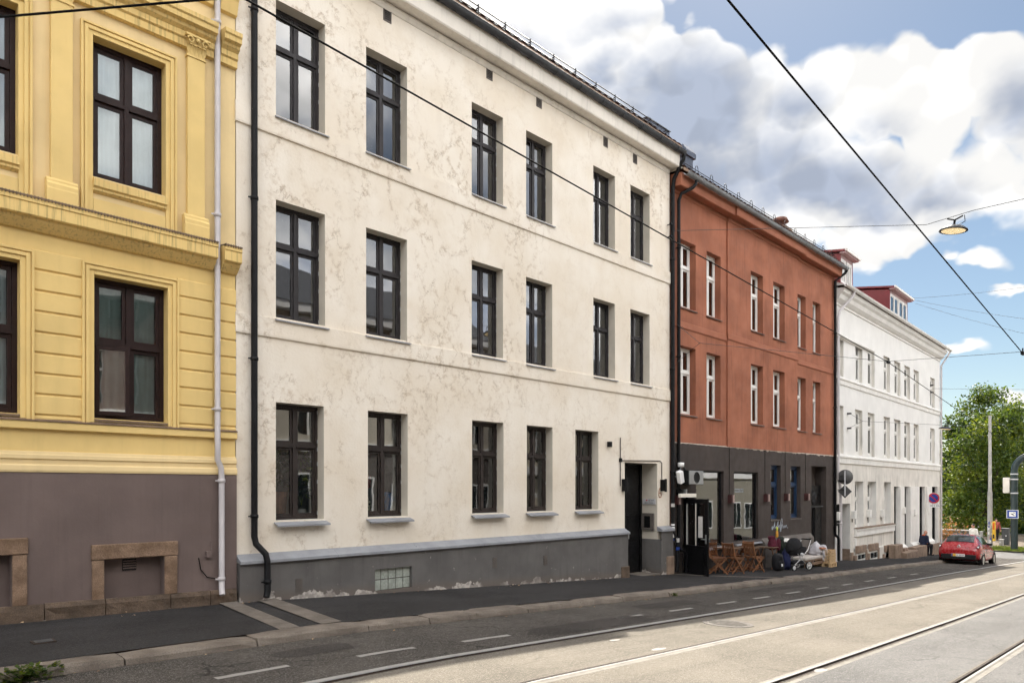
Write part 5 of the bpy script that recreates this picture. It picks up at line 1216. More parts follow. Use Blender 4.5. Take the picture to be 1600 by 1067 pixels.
# ================================================================= far street corner: pole, mast, cabinets, van
x, y = 62.2, .76; z0 = gz(x); zt = ray(1547, 649, x * CT + (y + DC) * ST).z
t = thing('lamp_pole', 'tall pale grey pole with stickers round its foot before the trees', 'pole', (x, y, z0))
b = MB(); b.tube([(x, y, z0 - .1), (x, y, z0 + 4.1)], [.175, .16], M['concrete'], 16); b.tube([(x, y, z0 + 4.1), (x, y, zt)], [.125, .095], M['concrete'], 16); b.lathe([(.16, 4.05), (.13, 4.2)], (x, y, z0), M['concrete'], 16); b.build('shaft', t)
b = MB(); q = random.Random(6)
for i in range(26):
    a = q.uniform(2.3, 4.6); z = z0 + q.uniform(.2, 2.1); w, hh = q.uniform(.12, .3), q.uniform(.08, .26)
    r0 = .178 + .0005 * i
    b.grid([[(x + r0 * math.cos(a + w * k), y + r0 * math.sin(a + w * k), zz) for k in (-1, 0, 1)] for zz in (z, z + hh)], q.choice((M['white_p'], M['white_p'], M['cloth_w'], M['silver'], M['bluesign'], M['pinkish'])))
b.build('sticker', t)
yb_ = thing('notice_box', 'bright yellow ticket box strapped to the pale grey pole', 'box', (x - .1, y - .28, z0 + .5))
b = MB(); b.box(x - .22, x + .08, y - .36, y - .18, z0 + .5, z0 + 1.95, M['yellowp']); b.build('case', yb_, bevel=.03)
b = MB(); b.box(x - .23, x - .2205, y - .32, y - .22, z0 + 1.35, z0 + 1.85, M['orange']); b.box(x - .23, x - .2205, y - .32, y - .22, z0 + .7, z0 + 1.0, M['dark_ink']); b.build('panel', yb_)
x, y = 60.54, -1.0; z0 = gz(x); dep = x * CT + (y + DC) * ST; zb_ = ray(1585, 736, dep).z
t = thing('tram_mast', 'dark green curved tram mast carrying a blue square sign', 'mast', (x, y, z0))
pts = [(x, y, z0 - .1), (x, y, zb_)]
for k in range(1, 10): a = R(90) * k / 9; pts.append((x, y - 1.15 * (1 - math.cos(a)), zb_ + 1.15 * math.sin(a)))
pts.append((x, y - 7, zb_ + 1.15)); b = MB(); b.tube(pts, .215, M['dgreen'], 18); b.build('shaft', t)
b = MB()
for z in (zb_ - .25, zb_ - .62, zb_ - 1.6): b.lathe([(.216, z), (.235, z), (.235, z + .09), (.216, z + .09)], (x, y, 0), M['silver'], 18)
b.build('collar', t)
b = MB(); b.box(x - .12, x + .12, y + .26, y + .66, zb_ - 1.55, zb_ - .45, M['creamtrim']); b.build('switch_box', t, bevel=.03)
b = MB(); b.box(x - .3, x, y - 1.5, y - .75, zb_ - .35, zb_ + .45, M['white_p']); b.tube([(x - .15, y - 1.1, zb_ + .4), (x - .1, y - 1.1, zb_ + 1.0)], .06, M['white_p'], 10); b.build('signal_head', t, bevel=.08)
p = ray(1582, 803, dep - .4); hw = 7.6 * dep / FP; hh = 6.6 * dep / FP
st = thing('pictogram_sign', 'square blue sign with a white picture panel on the dark green mast', 'sign', (p.x, p.y, p.z - hh))
b = MB(); b.box(p.x - .02, p.x + .02, p.y - hw, p.y + hw, p.z - hh, p.z + hh, M['white_p']); b.box(p.x - .026, p.x - .0205, p.y - hw * .9, p.y + hw * .9, p.z - hh * .9, p.z + hh * .9, M['bluesign']); b.box(p.x - .031, p.x - .0265, p.y - hw * .55, p.y + hw * .55, p.z - hh * .55, p.z + hh * .55, M['white_p'])
b.face([(p.x - .033, p.y + hw * .4, p.z + hh * .15), (p.x - .033, p.y - hw * .05, p.z - hh * .2), (p.x - .033, p.y - hw * .4, p.z - hh * .35), (p.x - .033, p.y - hw * .1, p.z + hh * .1)], M['dark_ink']); b.face([(p.x - .033, p.y - hw * .1, p.z + hh * .35), (p.x - .033, p.y - hw * .42, p.z + hh * .1), (p.x - .033, p.y - hw * .3, p.z + hh * .42)], M['vent']); b.build('plate', st)
b = MB(); b.box(p.x + .0205, x - .05, p.y - .05, p.y + .05, p.z - .06, p.z + .06, M['silver']); b.build('bracket', st)
def cabinet(px0, px1, v, dep, m_, label, d_=.5, doors=1):
    a = ray(px0, 762, dep); c = ray(px1, 762, dep); y0, y1 = sorted((a.y, c.y)); x = (a.x + c.x) / 2; z0 = gz(x); z1 = ray(px0, v, dep).z; w = abs(y1 - y0) * 1.15
    t = thing('street_cabinet', label, 'utility box', (x, (y0 + y1) / 2, z0)); b = MB(); b.box(x - .1, x + d_, y0, y0 + w, z0 - .05, z1 - .05, m_); b.build('case', t, bevel=.02)
    b = MB(); b.box(x - .14, x + d_ + .04, y0 - .03, y0 + w + .03, z1 - .05, z1, m_); b.build('lid', t, bevel=.02)
    b = MB(); b.box(x - .115, x - .1005, y0 + .06, y0 + w - .06, z0 + .1, z0 + (z1 - z0) * .58, m_); b.box(x - .115, x - .1005, y0 + .06, y0 + w - .06, z0 + (z1 - z0) * .61, z1 - .12, m_); b.build('door', t, bevel=.006)
    b = MB(); b.box(x - .14, x - .1155, y0 + .12, y0 + .2, z0 + (z1 - z0) * .55 - .05, z0 + (z1 - z0) * .55 + .05, M['silver']); b.build('handle', t)
cabinet(1566, 1577, 825, 55.5, M['cabinet'], 'tall dark grey street cabinet left of the green mast'); cabinet(1562, 1567.5, 842, 54.5, M['cabl'], 'small light grey cabinet in front of the tall dark one', .3); cabinet(1531, 1535, 830, 61, M['cabl'], 'light grey box between the red car and the pale pole', .3)
# black van at the edge of the frame
vx, vy = 64.5, -3.6; z0 = gz(vx)
t = thing('parked_van', 'black van with a green plate parked at the edge behind the mast', 'van', (vx, vy, z0))
b = MB(); prof = [(-2.2, .35), (-2.25, .9), (-2.15, 1.15), (-1.5, 1.3), (-1.1, 1.9), (2.0, 1.95), (2.2, 1.6), (2.25, .4)]
pv = [(vy - a, z0 + zz) for a, zz in prof]; b.prism(pv, vx, vx + 1.8, M['carblk']); b.build('body', t, bevel=.06)
for dy in (-1.35, 1.4):
    b = MB(); b.lathe([(0, -.02), (.30, -.02), (.33, .02), (.33, .18), (.30, .2)], (vx - .01, vy - dy, z0 + .33), M['rubber'], 22, 'x'); w = b.build('wheel', t); b = MB(); b.lathe([(0, -.035), (.19, -.035), (.2, -.02)], (vx - .01, vy - dy, z0 + .33), M['alu'], 16, 'x'); b.build('rim', w)
b = MB(); b.box(vx - .012, vx - .001, vy - .9, vy + .9, z0 + 1.35, z0 + 1.8, M['carglass']); b.build('window', t); b = MB(); b.box(vx - .02, vx - .001, vy + 1.0, vy + 1.75, z0 + .72, z0 + 1.05, mat('green plate', (.03, .42, .12), .4, .05, 4)); b.build('plate', t)
# low concrete wall and bench-like edge in front of the trees
t = thing('low_wall', 'low grey concrete wall under the trees behind the red car', 'wall', (66, 9, gz(66))); b = MB(); wy = at_x(1522, 762, 66).y; b.box(65.8, 66.2, wy, 22, gz(66) - .1, gz(66) + 1.0, M['signback']); b.build('body', t, bevel=.03); b = MB(); b.box(65.72, 66.28, wy - .1, 22.1, gz(66) + 1.0, gz(66) + 1.1, M['concrete']); b.build('coping', t, bevel=.02)  # body coloured darker to carry the shade of the trees

# ================================================================= red hatchback
CX, CY = 37.6, -2.60; cz = zr(CX + 2)
car = thing('parked_car', 'shiny red hatchback parked at the kerb beyond the café', 'car', (CX, CY, zr(CX + 2)), R(1.4), local=True); car.rotation_euler = (0, R(2.75), R(1.4))
ST_ = [(0.0, .46, .74, .76, .66, .66, .50), (.06, .36, .84, .87, .80, .74, .56), (.18, .30, .95, .99, .845, .78, .60), (.36, .26, 1.0, 1.16, .86, .79, .58), (.60, .24, 1.01, 1.37, .866, .79, .555), (.72, .23, 1.01, 1.425, .866, .79, .55), (1.1, .21, 1.0, 1.46, .866, .79, .55), (1.8, .2, .98, 1.465, .866, .79, .55), (2.35, .2, .965, 1.40, .866, .785, .53), (2.95, .2, .94, 1.06, .866, .76, .58), (3.45, .22, .86, .93, .85, .72, .58), (3.85, .28, .72, .76, .77, .64, .50), (4.05, .38, .56, .58, .60, .5, .4)]
def ring(s):
    x, zb, zbelt, zr_, wm, wb_, wr = s
    half = [(0, zb), (wm * .86, zb), (wm * .985, zb + .12), (wm, (zb + zbelt) * .5 + .04), (wm * .985, zbelt - .12), (wb_, zbelt), (wr + (wb_ - wr) * .12, zbelt + (zr_ - zbelt) * .82), (wr * .90, zr_ - .018), (wr * .5, zr_ + .008), (0, zr_ + .012)]
    return [(x, y, z) for y, z in half] + [(x, -y, z) for y, z in half[-2:0:-1]]
rings = [ring(s) for s in ST_]
b = MB(); b.grid(rings, M['carred'], True, True); b.face(list(reversed(rings[0])), M['carred']); b.face(rings[-1], M['carred'])
body = b.build('body', car); body.modifiers.new('round', 'SUBSURF').levels = 1; body.modifiers['round'].render_levels = 2
def lerp3(a, c, t): return tuple(p + (q - p) * t for p, q in zip(a, c))
def surf(i, j):
    n = len(rings[0]); i0 = min(int(i), len(rings) - 2); j0 = int(math.floor(j)); t, s = i - i0, j - j0
    a = lerp3(rings[i0][j0 % n], rings[i0][(j0 + 1) % n], s); c = lerp3(rings[i0 + 1][j0 % n], rings[i0 + 1][(j0 + 1) % n], s); return Vector(lerp3(a, c, t))
def patch(name, i0, i1, j0, j1, m_, off=.012, parent=None, ni=6, nj=8, cut=0):
    b = MB(); rows = []
    for a in range(ni + 1):
        r = []
        for c in range(nj + 1):
            i = i0 + (i1 - i0) * a / ni; sh = cut * (a / ni); j = j0 + sh + (j1 - j0 - 2 * sh) * c / nj
            p = surf(i, j); q = surf(min(i + .05, 11.99), j) - surf(i - .05 if i > .05 else 0, j); w = surf(i, j + .05) - surf(i, j - .05); nrm = w.cross(q).normalized()
            if nrm.dot(p - Vector((p.x, 0, .8))) < 0: nrm = -nrm
            r.append(p + nrm * off)
        rows.append(r)
    b.grid(rows, m_, True); return b.build(name, parent or car)
patch('rear_window', 2.75, 4.55, 6.55, 11.45, M['carglass'], .014)
patch('spoiler', 4.75, 5.3, 7.0, 11.0, M['carred'], .045)
for j0, j1 in ((5.10, 6.05), (11.95, 12.90)):
    patch('window', 5.1, 6.6, j0, j1, M['carglass'], .012); patch('window', 6.7, 8.6, j0, j1, M['carglass'], .012)
    patch('taillight', 1.05, 2.45, j0 - .6 if j0 < 9 else 12.6, 5.4 if j0 < 9 else 13.5, M['lampred'], .02)
    patch('taillight_glint', 1.35, 1.75, 4.85 if j0 < 9 else 12.75, 5.25 if j0 < 9 else 13.15, M['white_p'], .026)  # white patch painted for the highlight on each taillight
    patch('door_seam', 6.62, 6.66, 2.2 if j0 < 9 else 12.95, 5.05 if j0 < 9 else 15.8, M['carblk'], .004); patch('door_seam', 8.75, 8.79, 2.2 if j0 < 9 else 12.95, 4.9 if j0 < 9 else 15.8, M['carblk'], .004); patch('door_seam', 5.25, 5.29, 3.0 if j0 < 9 else 12.95, 5.05 if j0 < 9 else 15.0, M['carblk'], .004)
    patch('door_handle', 5.55, 5.85, 4.35 if j0 < 9 else 13.5, 4.5 if j0 < 9 else 13.65, M['carred'], .03)
patch('tailgate_seam', .92, .955, 5.5, 12.5, M['carblk'], .005)
patch('windscreen', 8.05, 8.92, 6.6, 11.4, M['carglass'], .012)
b = MB(); b.box(-.035, .03, -.70, .70, .33, .56, M['carblk']); b.build('bumper', car, bevel=.03)
b = MB(); b.box(-.058, -.040, -.27, .27, .46, .58, M['white_p']); np_ = b.build('number_plate', car)
b = MB(); b.box(-.062, -.0585, .21, .265, .465, .575, M['bluesign']); b.box(-.062, -.0585, .085, .21, .465, .575, M['yellowp']); b.build('strip', np_)
marks('lettering', np_, (-.0595, .06, .52), (0, -1, 0), (0, 0, 1), (2, 5), .06, .038, M['dark_ink'], (-1, 0, 0))
b = MB()
for s in ((0, .07), (.045, 0), (0, -.07), (-.045, 0)): pass
dm = [(0, .085), (.055, 0), (0, -.085), (-.055, 0)]
for k in range(4):
    a, c = dm[k], dm[(k + 1) % 4]; b.bar((.085 - (a[1]) * -.35, a[0], .91 + a[1]), (.085 - (c[1]) * -.35, c[0], .91 + c[1]), .022, .03, M['alu'])
b.build('emblem', car)
b = MB(); b.tube([(.95, 0, 1.47), (.80, 0, 1.62)], .008, M['black'], 6); b.build('aerial', car)
for sy in (-1, 1):
    b = MB(); b.box(2.45, 2.62, min(sy * .70, sy * .92), max(sy * .70, sy * .92), .97, 1.10, M['carblk']); b.build('mirror', car, bevel=.04)
    for wx in (.78, 3.37):
        b = MB(); rr = [(.20, -.10), (.29, -.10), (.312, -.07), (.312, .07), (.29, .10), (.20, .10)]; b.lathe(rr, (wx, sy * .765, .312), M['rubber'], 28, 'y'); wh = b.build('wheel', car)
        b = MB(); b.lathe([(0, sy * .06), (.05, sy * .085), (.19, sy * .095), (.205, sy * .10), (.205, -.1)], (wx, sy * .765, .312), M['alu'], 28, 'y')
        b.build('rim', wh)
        b = MB(); b.lathe([(.33, -.04), (.365, .0), (.365, .03), (.33, .05)], (wx, sy * .835, .318), M['carblk'], 28, 'y'); b.build('wheel_arch', car)
# ================================================================= people
def person(label, loc, rz, J, top, legs, hair, scale=1.0, extra=None, pitch=0):
    t = thing('person', label, 'person', loc, rz, local=True); t.scale = (scale,) * 3
    order = list(J); idx = {k: i for i, k in enumerate(order)}
    def skin(name, keys, grow, m_, vox):
        """One continuous surface: tapered limbs and joints fused by a voxel remesh."""
        b = MB(); ks = [k for k in order if k in keys]; v3 = lambda k: Vector(J[k][1])
        rad = lambda k: Vector(((J[k][2][0], J[k][2][1], min(J[k][2])) if isinstance(J[k][2], tuple) else (J[k][2],) * 3)) + Vector((grow,) * 3)
        def ball(c, r):
            rows = [[(c.x + r.x * math.cos(p) * math.cos(2 * math.pi * k / 14), c.y + r.y * math.cos(p) * math.sin(2 * math.pi * k / 14), c.z + r.z * math.sin(p)) for k in range(14)] for p in [R(-89 + 178 * i / 8) for i in range(9)]]
            b.grid(rows, m_, True, True); b.face(list(reversed(rows[0])), m_); b.face(rows[-1], m_)
        for k in ks:
            ra = rad(k); ball(v3(k), ra); p = J[k][0]
            if p in ks:
                rp = rad(p); n = max(2, int((v3(k) - v3(p)).length / (min(min(ra), min(rp)) * .45)))
                for i in range(1, n): t_ = i / n; ball(v3(p).lerp(v3(k), t_), rp.lerp(ra, t_))
        if name == 'body':
            h = v3('head'); ball(h + Vector((.0, 0, .01)), Vector((.098, .080, .112))); ball(h + Vector((.03, 0, -.07)), Vector((.058, .05, .045)))
            for sy in (-1, 1): ball(h + Vector((-.005, sy * .082, -.005)), Vector((.02, .012, .03)))
            ball(h + Vector((.095, 0, -.02)), Vector((.022, .014, .022))); ball(h + Vector((.09, 0, .028)), Vector((.016, .05, .012))); ball(h + Vector((.085, 0, -.062)), Vector((.012, .026, .008)))
        o = b.build(name, t); o['_org'] = (0, 0, 0)
        md = o.modifiers.new('fuse', 'REMESH'); md.mode = 'VOXEL'; md.voxel_size = vox; md.use_smooth_shade = True
        sm = o.modifiers.new('soft', 'SMOOTH'); sm.iterations = 2; sm.factor = .5; return o
    skin('body', order, 0, M['skin'], .0085)
    tops = [k for k in order if k.split('_')[0] in ('pelvis', 'belly', 'chest', 'neckbase', 'shoulder', 'elbow', 'wrist')]; lg = [k for k in order if k.split('_')[0] in ('pelvis', 'hip', 'knee', 'ankle')]
    skin('jacket', tops, .018, top, .014); skin('trousers', lg, .018, legs, .014)
    for s in 'lr':
        b = MB(); a, c = Vector(J['ankle_' + s][1]), Vector(J['toe_' + s][1]); d = (c - a); d.z = 0; d.normalize(); n = Vector((-d.y, d.x, 0)); ce = Vector((a.x, a.y, c.z)) + d * .07
        b.grid([[ce + d * .15 * math.cos(q) * f + n * .05 * math.sin(q) * f + Vector((0, 0, zz)) for q in [2 * math.pi * k / 12 for k in range(12)]] for f, zz in ((.95, -.035), (1, -.01), (.9, .03), (.45, .06))], M['rubber'], True, True); b.build('shoe', t)
    if hair:
        h = Vector(J['head'][1]); b = MB(); rows = []
        for i in range(7):
            ph = R(-5 + 95 * i / 6); rows.append([h + Vector((-.012, 0, .018)) + Vector((.105 * math.cos(ph) * math.cos(2 * math.pi * k / 16), .088 * math.cos(ph) * math.sin(2 * math.pi * k / 16), .118 * math.sin(ph))) for k in range(16)])
        b.grid(rows, hair, True, True); b.build('hair', t)
    h = Vector(J['head'][1]); b = MB()
    for s in (-1, 1): b.lathe([(0, -.012), (.012, 0), (0, .012)], h + Vector((.088, s * .034, .012)), M['dark_ink'], 8)
    b.build('eye', t)
    return t
def hand(J, s, w, d):                                   # five bent fingers and the thumb on a palm
    w = Vector(w); d = Vector(d).normalized(); sd = d.cross(Vector((0, 0, 1))); sd = sd.normalized() if sd.length > .1 else Vector((0, 1, 0)); J['palm_' + s] = ('wrist_' + s, tuple(w + d * .07), (.034, .018))
    for i, (o, L) in enumerate(((-.030, .065), (-.010, .08), (.010, .075), (.029, .06))):
        J[f'fa{i}_{s}'] = ('palm_' + s, tuple(w + d * (.105) + sd * o), .010); J[f'fb{i}_{s}'] = (f'fa{i}_{s}', tuple(w + d * (.105 + L * .8) + sd * o * 1.1 + Vector((0, 0, -.02))), .008)
    J['tha_' + s] = ('palm_' + s, tuple(w + d * .06 - sd * .045), .011); J['thb_' + s] = ('tha_' + s, tuple(w + d * .10 - sd * .06 + Vector((0, 0, -.01))), .009)
def standing(step=.0):
    J = {'pelvis': (None, (0, 0, .95), (.13, .15)), 'belly': ('pelvis', (0, 0, 1.12), (.11, .145)), 'chest': ('belly', (0, 0, 1.32), (.12, .17)), 'neckbase': ('chest', (0, 0, 1.47), (.06, .07)), 'neck': ('neckbase', (.01, 0, 1.54), .052), 'head': ('neck', (.025, 0, 1.66), .07)}
    for s, k in (('l', 1), ('r', -1)):
        J['shoulder_' + s] = ('neckbase', (0, k * .19, 1.43), .058); J['elbow_' + s] = ('shoulder_' + s, (-.03 + step * k * .3, k * .25, 1.14), .044); J['wrist_' + s] = ('elbow_' + s, (.06 + step * k * .5, k * .26, .90), .030)
        hand(J, s, J['wrist_' + s][1], (.15, 0, -1))
        J['hip_' + s] = ('pelvis', (0, k * .10, .86), .088); J['knee_' + s] = ('hip_' + s, (.03 - step * k * .5, k * .10, .49), .062); J['ankle_' + s] = ('knee_' + s, (-.02 - step * k, k * .10, .09), .042); J['toe_' + s] = ('ankle_' + s, (.14 - step * k, k * .11, .04), .035)
    return J
def sitting():
    J = {'pelvis': (None, (0, 0, .10), (.14, .16)), 'belly': ('pelvis', (.02, 0, .28), (.13, .16)), 'chest': ('belly', (.05, 0, .46), (.13, .175)), 'neckbase': ('chest', (.09, 0, .60), (.065, .075)), 'neck': ('neckbase', (.125, 0, .66), .052), 'head': ('neck', (.165, 0, .765), .07)}
    for s, k in (('l', 1), ('r', -1)):
        J['shoulder_' + s] = ('neckbase', (.06, k * .19, .56), .062); J['elbow_' + s] = ('shoulder_' + s, (.05, k * .25, .28), .048); J['wrist_' + s] = ('elbow_' + s, (.27, k * .15, .19), .032)
        hand(J, s, J['wrist_' + s][1], (1, -k * .4, -.1))
        J['hip_' + s] = ('pelvis', (.06, k * .09, .07), .095); J['knee_' + s] = ('hip_' + s, (.44, k * .11, .10), .07); J['ankle_' + s] = ('knee_' + s, (.42, k * .10, -.36), .046); J['toe_' + s] = ('ankle_' + s, (.58, k * .11, -.42), .036)
    return J
q = on2(1442.5, 858, -.42); zs = gb(q.x - O2.x) + .47
sp = person('bald person in a navy coat and orange scarf sitting on a stone step', (q.x, q.y, zs - .02), R(-28), sitting(), M['navy'], M['jeans'], None)
b = MB()
for s in (-1, 1): b.grid([[(.04 + .105 * c - .0, s * .075 - .03 * c2, zz) for c, c2 in ((k, 0), (k + .3, -1 * s), (k + .25, 1 * s))] for k, zz in ((.55, .64), (1.3, .52), (1.25, .34), (1.35, .18), (1.7, .05))], M['orange'])
b.tube([(.04, .08, .62), (.17, .05, .58), (.18, -.05, .58), (.05, -.08, .63), (.02, 0, .66), (.04, .08, .62)], .035, M['orange'], 8); b.build('scarf', sp)
person('dark-haired person in a white top standing behind the red car', tuple(ray(1521, 762, 44).xy) + (g(52) - .1,), R(150), standing(.05), M['shirtw'], M['jeans'], M['haird'], 1.08)
person('person in a dusty red top under the trees beside the pale pole', tuple(ray(1556.5, 762, 60).xy) + (gz(66),), R(200), standing(.12), M['shirtr'], M['jeans'], M['haird'], 1.05)
# ================================================================= café furniture on the pavement
def make_chair(label):
    t = thing('folding_chair', label, 'chair', (0, 0, 0), 0, 'wooden folding chairs outside the café', local=True); w = M['wood']
    b = MB()
    for i in range(6): x = -.19 + i * .074; b.box(x, x + .058, -.20, .20, .435 + .004 * i, .453 + .004 * i, w)
    for y in (-.17, .17): b.box(-.19, .24, y - .012, y + .012, .405, .4345, w)
    b.build('seat', t, bevel=.004)
    b = MB(); q0, q1 = Vector((-.205, 0, .50)), Vector((-.345, 0, .87))
    for z0 in (0, 1): c = q0.lerp(q1, .12 if z0 == 0 else .95); b.obox(c, (-.006, 0, .022), (0, .172, 0), (.012, 0, .004), w)
    for i in range(6): y = -.14 + i * .056; b.bar(q0.lerp(q1, .12) + Vector((0, y, 0)), q0.lerp(q1, .95) + Vector((0, y, 0)), .034, .012, w, up=(1, 0, .3))
    b.build('backrest', t)
    for s in (-1, 1):
        b = MB(); b.bar((.26, s * .185, 0), (-.20, s * .185, .49), .024, .042, w); b.bar((-.20, s * .185, .49), (-.352, s * .185, .90), .024, .042, w); b.build('leg', t)
        b = MB(); b.bar((-.27, s * .155, 0), (.22, s * .155, .425), .022, .040, w); b.build('leg', t)
    b = MB(); b.bar((.20, -.172, .065), (.20, .172, .065), .02, .03, w); b.bar((-.20, -.144, .06), (-.20, .144, .06), .02, .03, w); b.build('stretcher', t)
    return t
def put(o, x, y, rz, label=None, dz=0):
    o.location = (x, y, zp(x, y) + .004 + dz); o.rotation_euler = (0, R(2.7), rz) if abs(rz) < .9 else (0, 0, rz)
    if label: o['label'] = label
    return o
ch = make_chair('wooden folding chair turned to the street beside the open café door')
spots = [(fx(1121, -.70), -.70, R(-52), None),
         (fx(1146, -.85), -.85, R(-8), 'wooden folding chair with its slatted back to the viewer between first and second table'),
         (fx(1150, -.45) + .45, -.42, R(172), 'wooden folding chair against the wall facing back to the first table'),
         (fx(1116, -.45), -.36, R(20), 'wooden folding chair half hidden by the open café door, nearest the wall'),
         (fx(1178, -.85), -.85, R(-10), 'wooden folding chair facing the dark last table beside the coats')]
for i, (x, y, a, lab) in enumerate(spots): put(ch if i == 0 else copy_tree(ch), x, y, a, lab)
def make_table(label, m_):
    t = thing('folding_table', label, 'table', (0, 0, 0), 0, 'small folding tables outside the café', local=True)
    b = MB()
    for i in range(6): y = -.30 + i * .101; b.box(-.30, .30, y, y + .094, .700, .722, m_)
    for x in (-.24, .24): b.box(x - .02, x + .02, -.29, .29, .672, .6995, m_)
    b.build('tabletop', t, bevel=.004)
    for s in (-1, 1):
        b = MB(); b.bar((s * .27, s * .24, 0), (-s * .23, s * .24, .68), .022, .04, M['wood']); b.build('leg', t); b = MB(); b.bar((s * .27, -s * .215, 0), (-s * .23, -s * .215, .68), .022, .04, M['wood']); b.build('leg', t)
    return t
tb = make_table('small greyish folding table next to the open café door', M['woodw'])
for i, (p, lab) in enumerate(((1134, None), (1166, 'small folding table under the second café window between two chairs'), (1199, 'dark folding table beside the coats and the black bag'))):
    o = tb if i == 0 else copy_tree(tb); put(o, fx(p, -.52), -.52, R(4 * i - 3), lab)
# a heap of clothes and bags
def lump(name, label, cat, c, r, m_, seed, nz=.22, flat=1.0, taper=.0, parent=None, n=30, k=18, pw=.75):
    q = random.Random(seed); w = [(q.uniform(2, 6), q.uniform(0, 6.28), q.uniform(1, 5), q.uniform(0, 6.28)) for _ in range(6)]
    rows = []
    for i in range(k + 1):
        th = -math.pi / 2 + math.pi * i / k; row = []
        for j in range(n):
            a = 2 * math.pi * j / n; f = 1 + sum(nz / 5 * math.sin(u * a + p + 1.3 * v * th) * math.cos(v * th + s) for u, p, v, s in w)
            cp = math.copysign(abs(math.cos(th)) ** pw, math.cos(th)); sp_ = math.copysign(abs(math.sin(th)) ** .9, math.sin(th)); tp = 1 - taper * (sp_ + 1) / 2
            row.append((c[0] + r[0] * cp * math.cos(a) * f * tp, c[1] + r[1] * cp * math.sin(a) * f * tp, c[2] + r[2] * sp_ * (1 + (f - 1) * .4)))
        rows.append(row)
    b = MB(); b.grid(rows, m_, True, True)
    if parent is not None: return b.build(name, parent)
    o = b.build(name, loc=(c[0], c[1], c[2] - r[2])); return tag(o, label, cat)
Yc = -.62
def X(p, y=Yc): return fx(p, y)
def Zv(p, v, y=Yc): return fz(p, v, y)
gz_ = lambda x, y=-.8: zp(x, y)
c = (X(1207), Yc, (Zv(1207, 839) + Zv(1207, 858)) / 2)
t = thing('jacket', 'crumpled maroon jacket hung over the end of the dark table', 'jacket', c); lump('body', '', '', c, (.21, .17, .22), M['cloth_m'], 3, .3, taper=.35, parent=t); lump('sleeve', '', '', (c[0] + .12, c[1] - .15, c[2] - .04), (.07, .07, .2), M['cloth_m'], 5, .2, parent=t); lump('hood', '', '', (c[0] - .02, c[1] + .02, c[2] + .18), (.13, .11, .07), M['cloth_m'], 6, .35, parent=t)
c = (X(1218), Yc - .05, (Zv(1218, 838) + Zv(1218, 872)) / 2)
t = thing('jacket', 'dark green coat hanging between the maroon jacket and the white cloth', 'jacket', c); lump('body', '', '', c, (.15, .15, .34), M['cloth_g'], 7, .25, taper=.25, parent=t); lump('hood', '', '', (c[0] - .02, c[1], c[2] + .28), (.12, .11, .09), M['cloth_g'], 8, .25, parent=t); lump('sleeve', '', '', (c[0] + .1, c[1] - .12, c[2] - .05), (.06, .06, .25), M['cloth_g'], 9, .2, parent=t)
# chair back that carries the coats and the cloth
o = put(copy_tree(ch), X(1222) + .1, -.55, R(178), 'wooden folding chair buried under the green coat and the white cloth')
b = MB(); x0, x1 = X(1220, -.66), X(1233, -.66); rows = []
for k in range(8):
    z = Zv(1225, 841, -.66) - .085 * k * .95; rows.append([(x0 + (x1 - x0) * j / 16 + .03 * math.sin(k * .7), -.66 - .022 * math.sin(j * 1.35 + k * .2) - .01 * k, z - .03 * (j / 16) - (.02 * math.sin(j * .9) if k == 7 else 0)) for j in range(17)])
rows = [[(x, y + .10, z - .02) for x, y, z in rows[1]], [(x, y + .06, z + .01) for x, y, z in rows[0]]] + rows
b.grid(rows, M['cloth_w'], True); o = b.build('white_cloth', loc=(x0, -.66, rows[2][0][2])); sd = o.modifiers.new('thick', 'SOLIDIFY'); sd.thickness = .006; tag(o, 'white pleated cloth draped between the green coat and the pram', 'cloth')
x = X(1215, -1.0); t = thing('backpack', 'bulky black backpack standing on the pavement under the coats', 'backpack', (x, -1.0, zp(x, -1.0)))
zb = zp(x, -1.0); lump('body', '', '', (x, -1.0, zb + .27), (.22, .17, .28), M['cloth_k'], 12, .12, parent=t, pw=.45); lump('pocket', '', '', (x - .05, -1.15, zb + .18), (.15, .07, .16), M['cloth_k'], 13, .1, parent=t, pw=.45)
b = MB(); b.tube([(x - .1, -1.17, zb + .47), (x - .14, -1.22, zb + .3), (x - .1, -1.19, zb + .12)], .018, M['cloth_k'], 6); b.tube([(x - .04, -1.0, zb + .53), (x, -1.0, zb + .59), (x + .04, -1.0, zb + .53)], .012, M['cloth_k'], 6); b.build('strap', t)
b = MB(); b.box(x - .17, x - .13, -1.235, -1.20, zb + .16, zb + .24, M['white_p']); b.build('tag', t)
x = X(1228, -.95); zb = zp(x, -.95)
tag(lump('blanket', '', '', (x, -.95, zb + .34), (.20, .20, .35), M['cloth_b'], 15, .28, taper=.45), 'navy blanket sagging from the pram to the pavement', 'blanket')
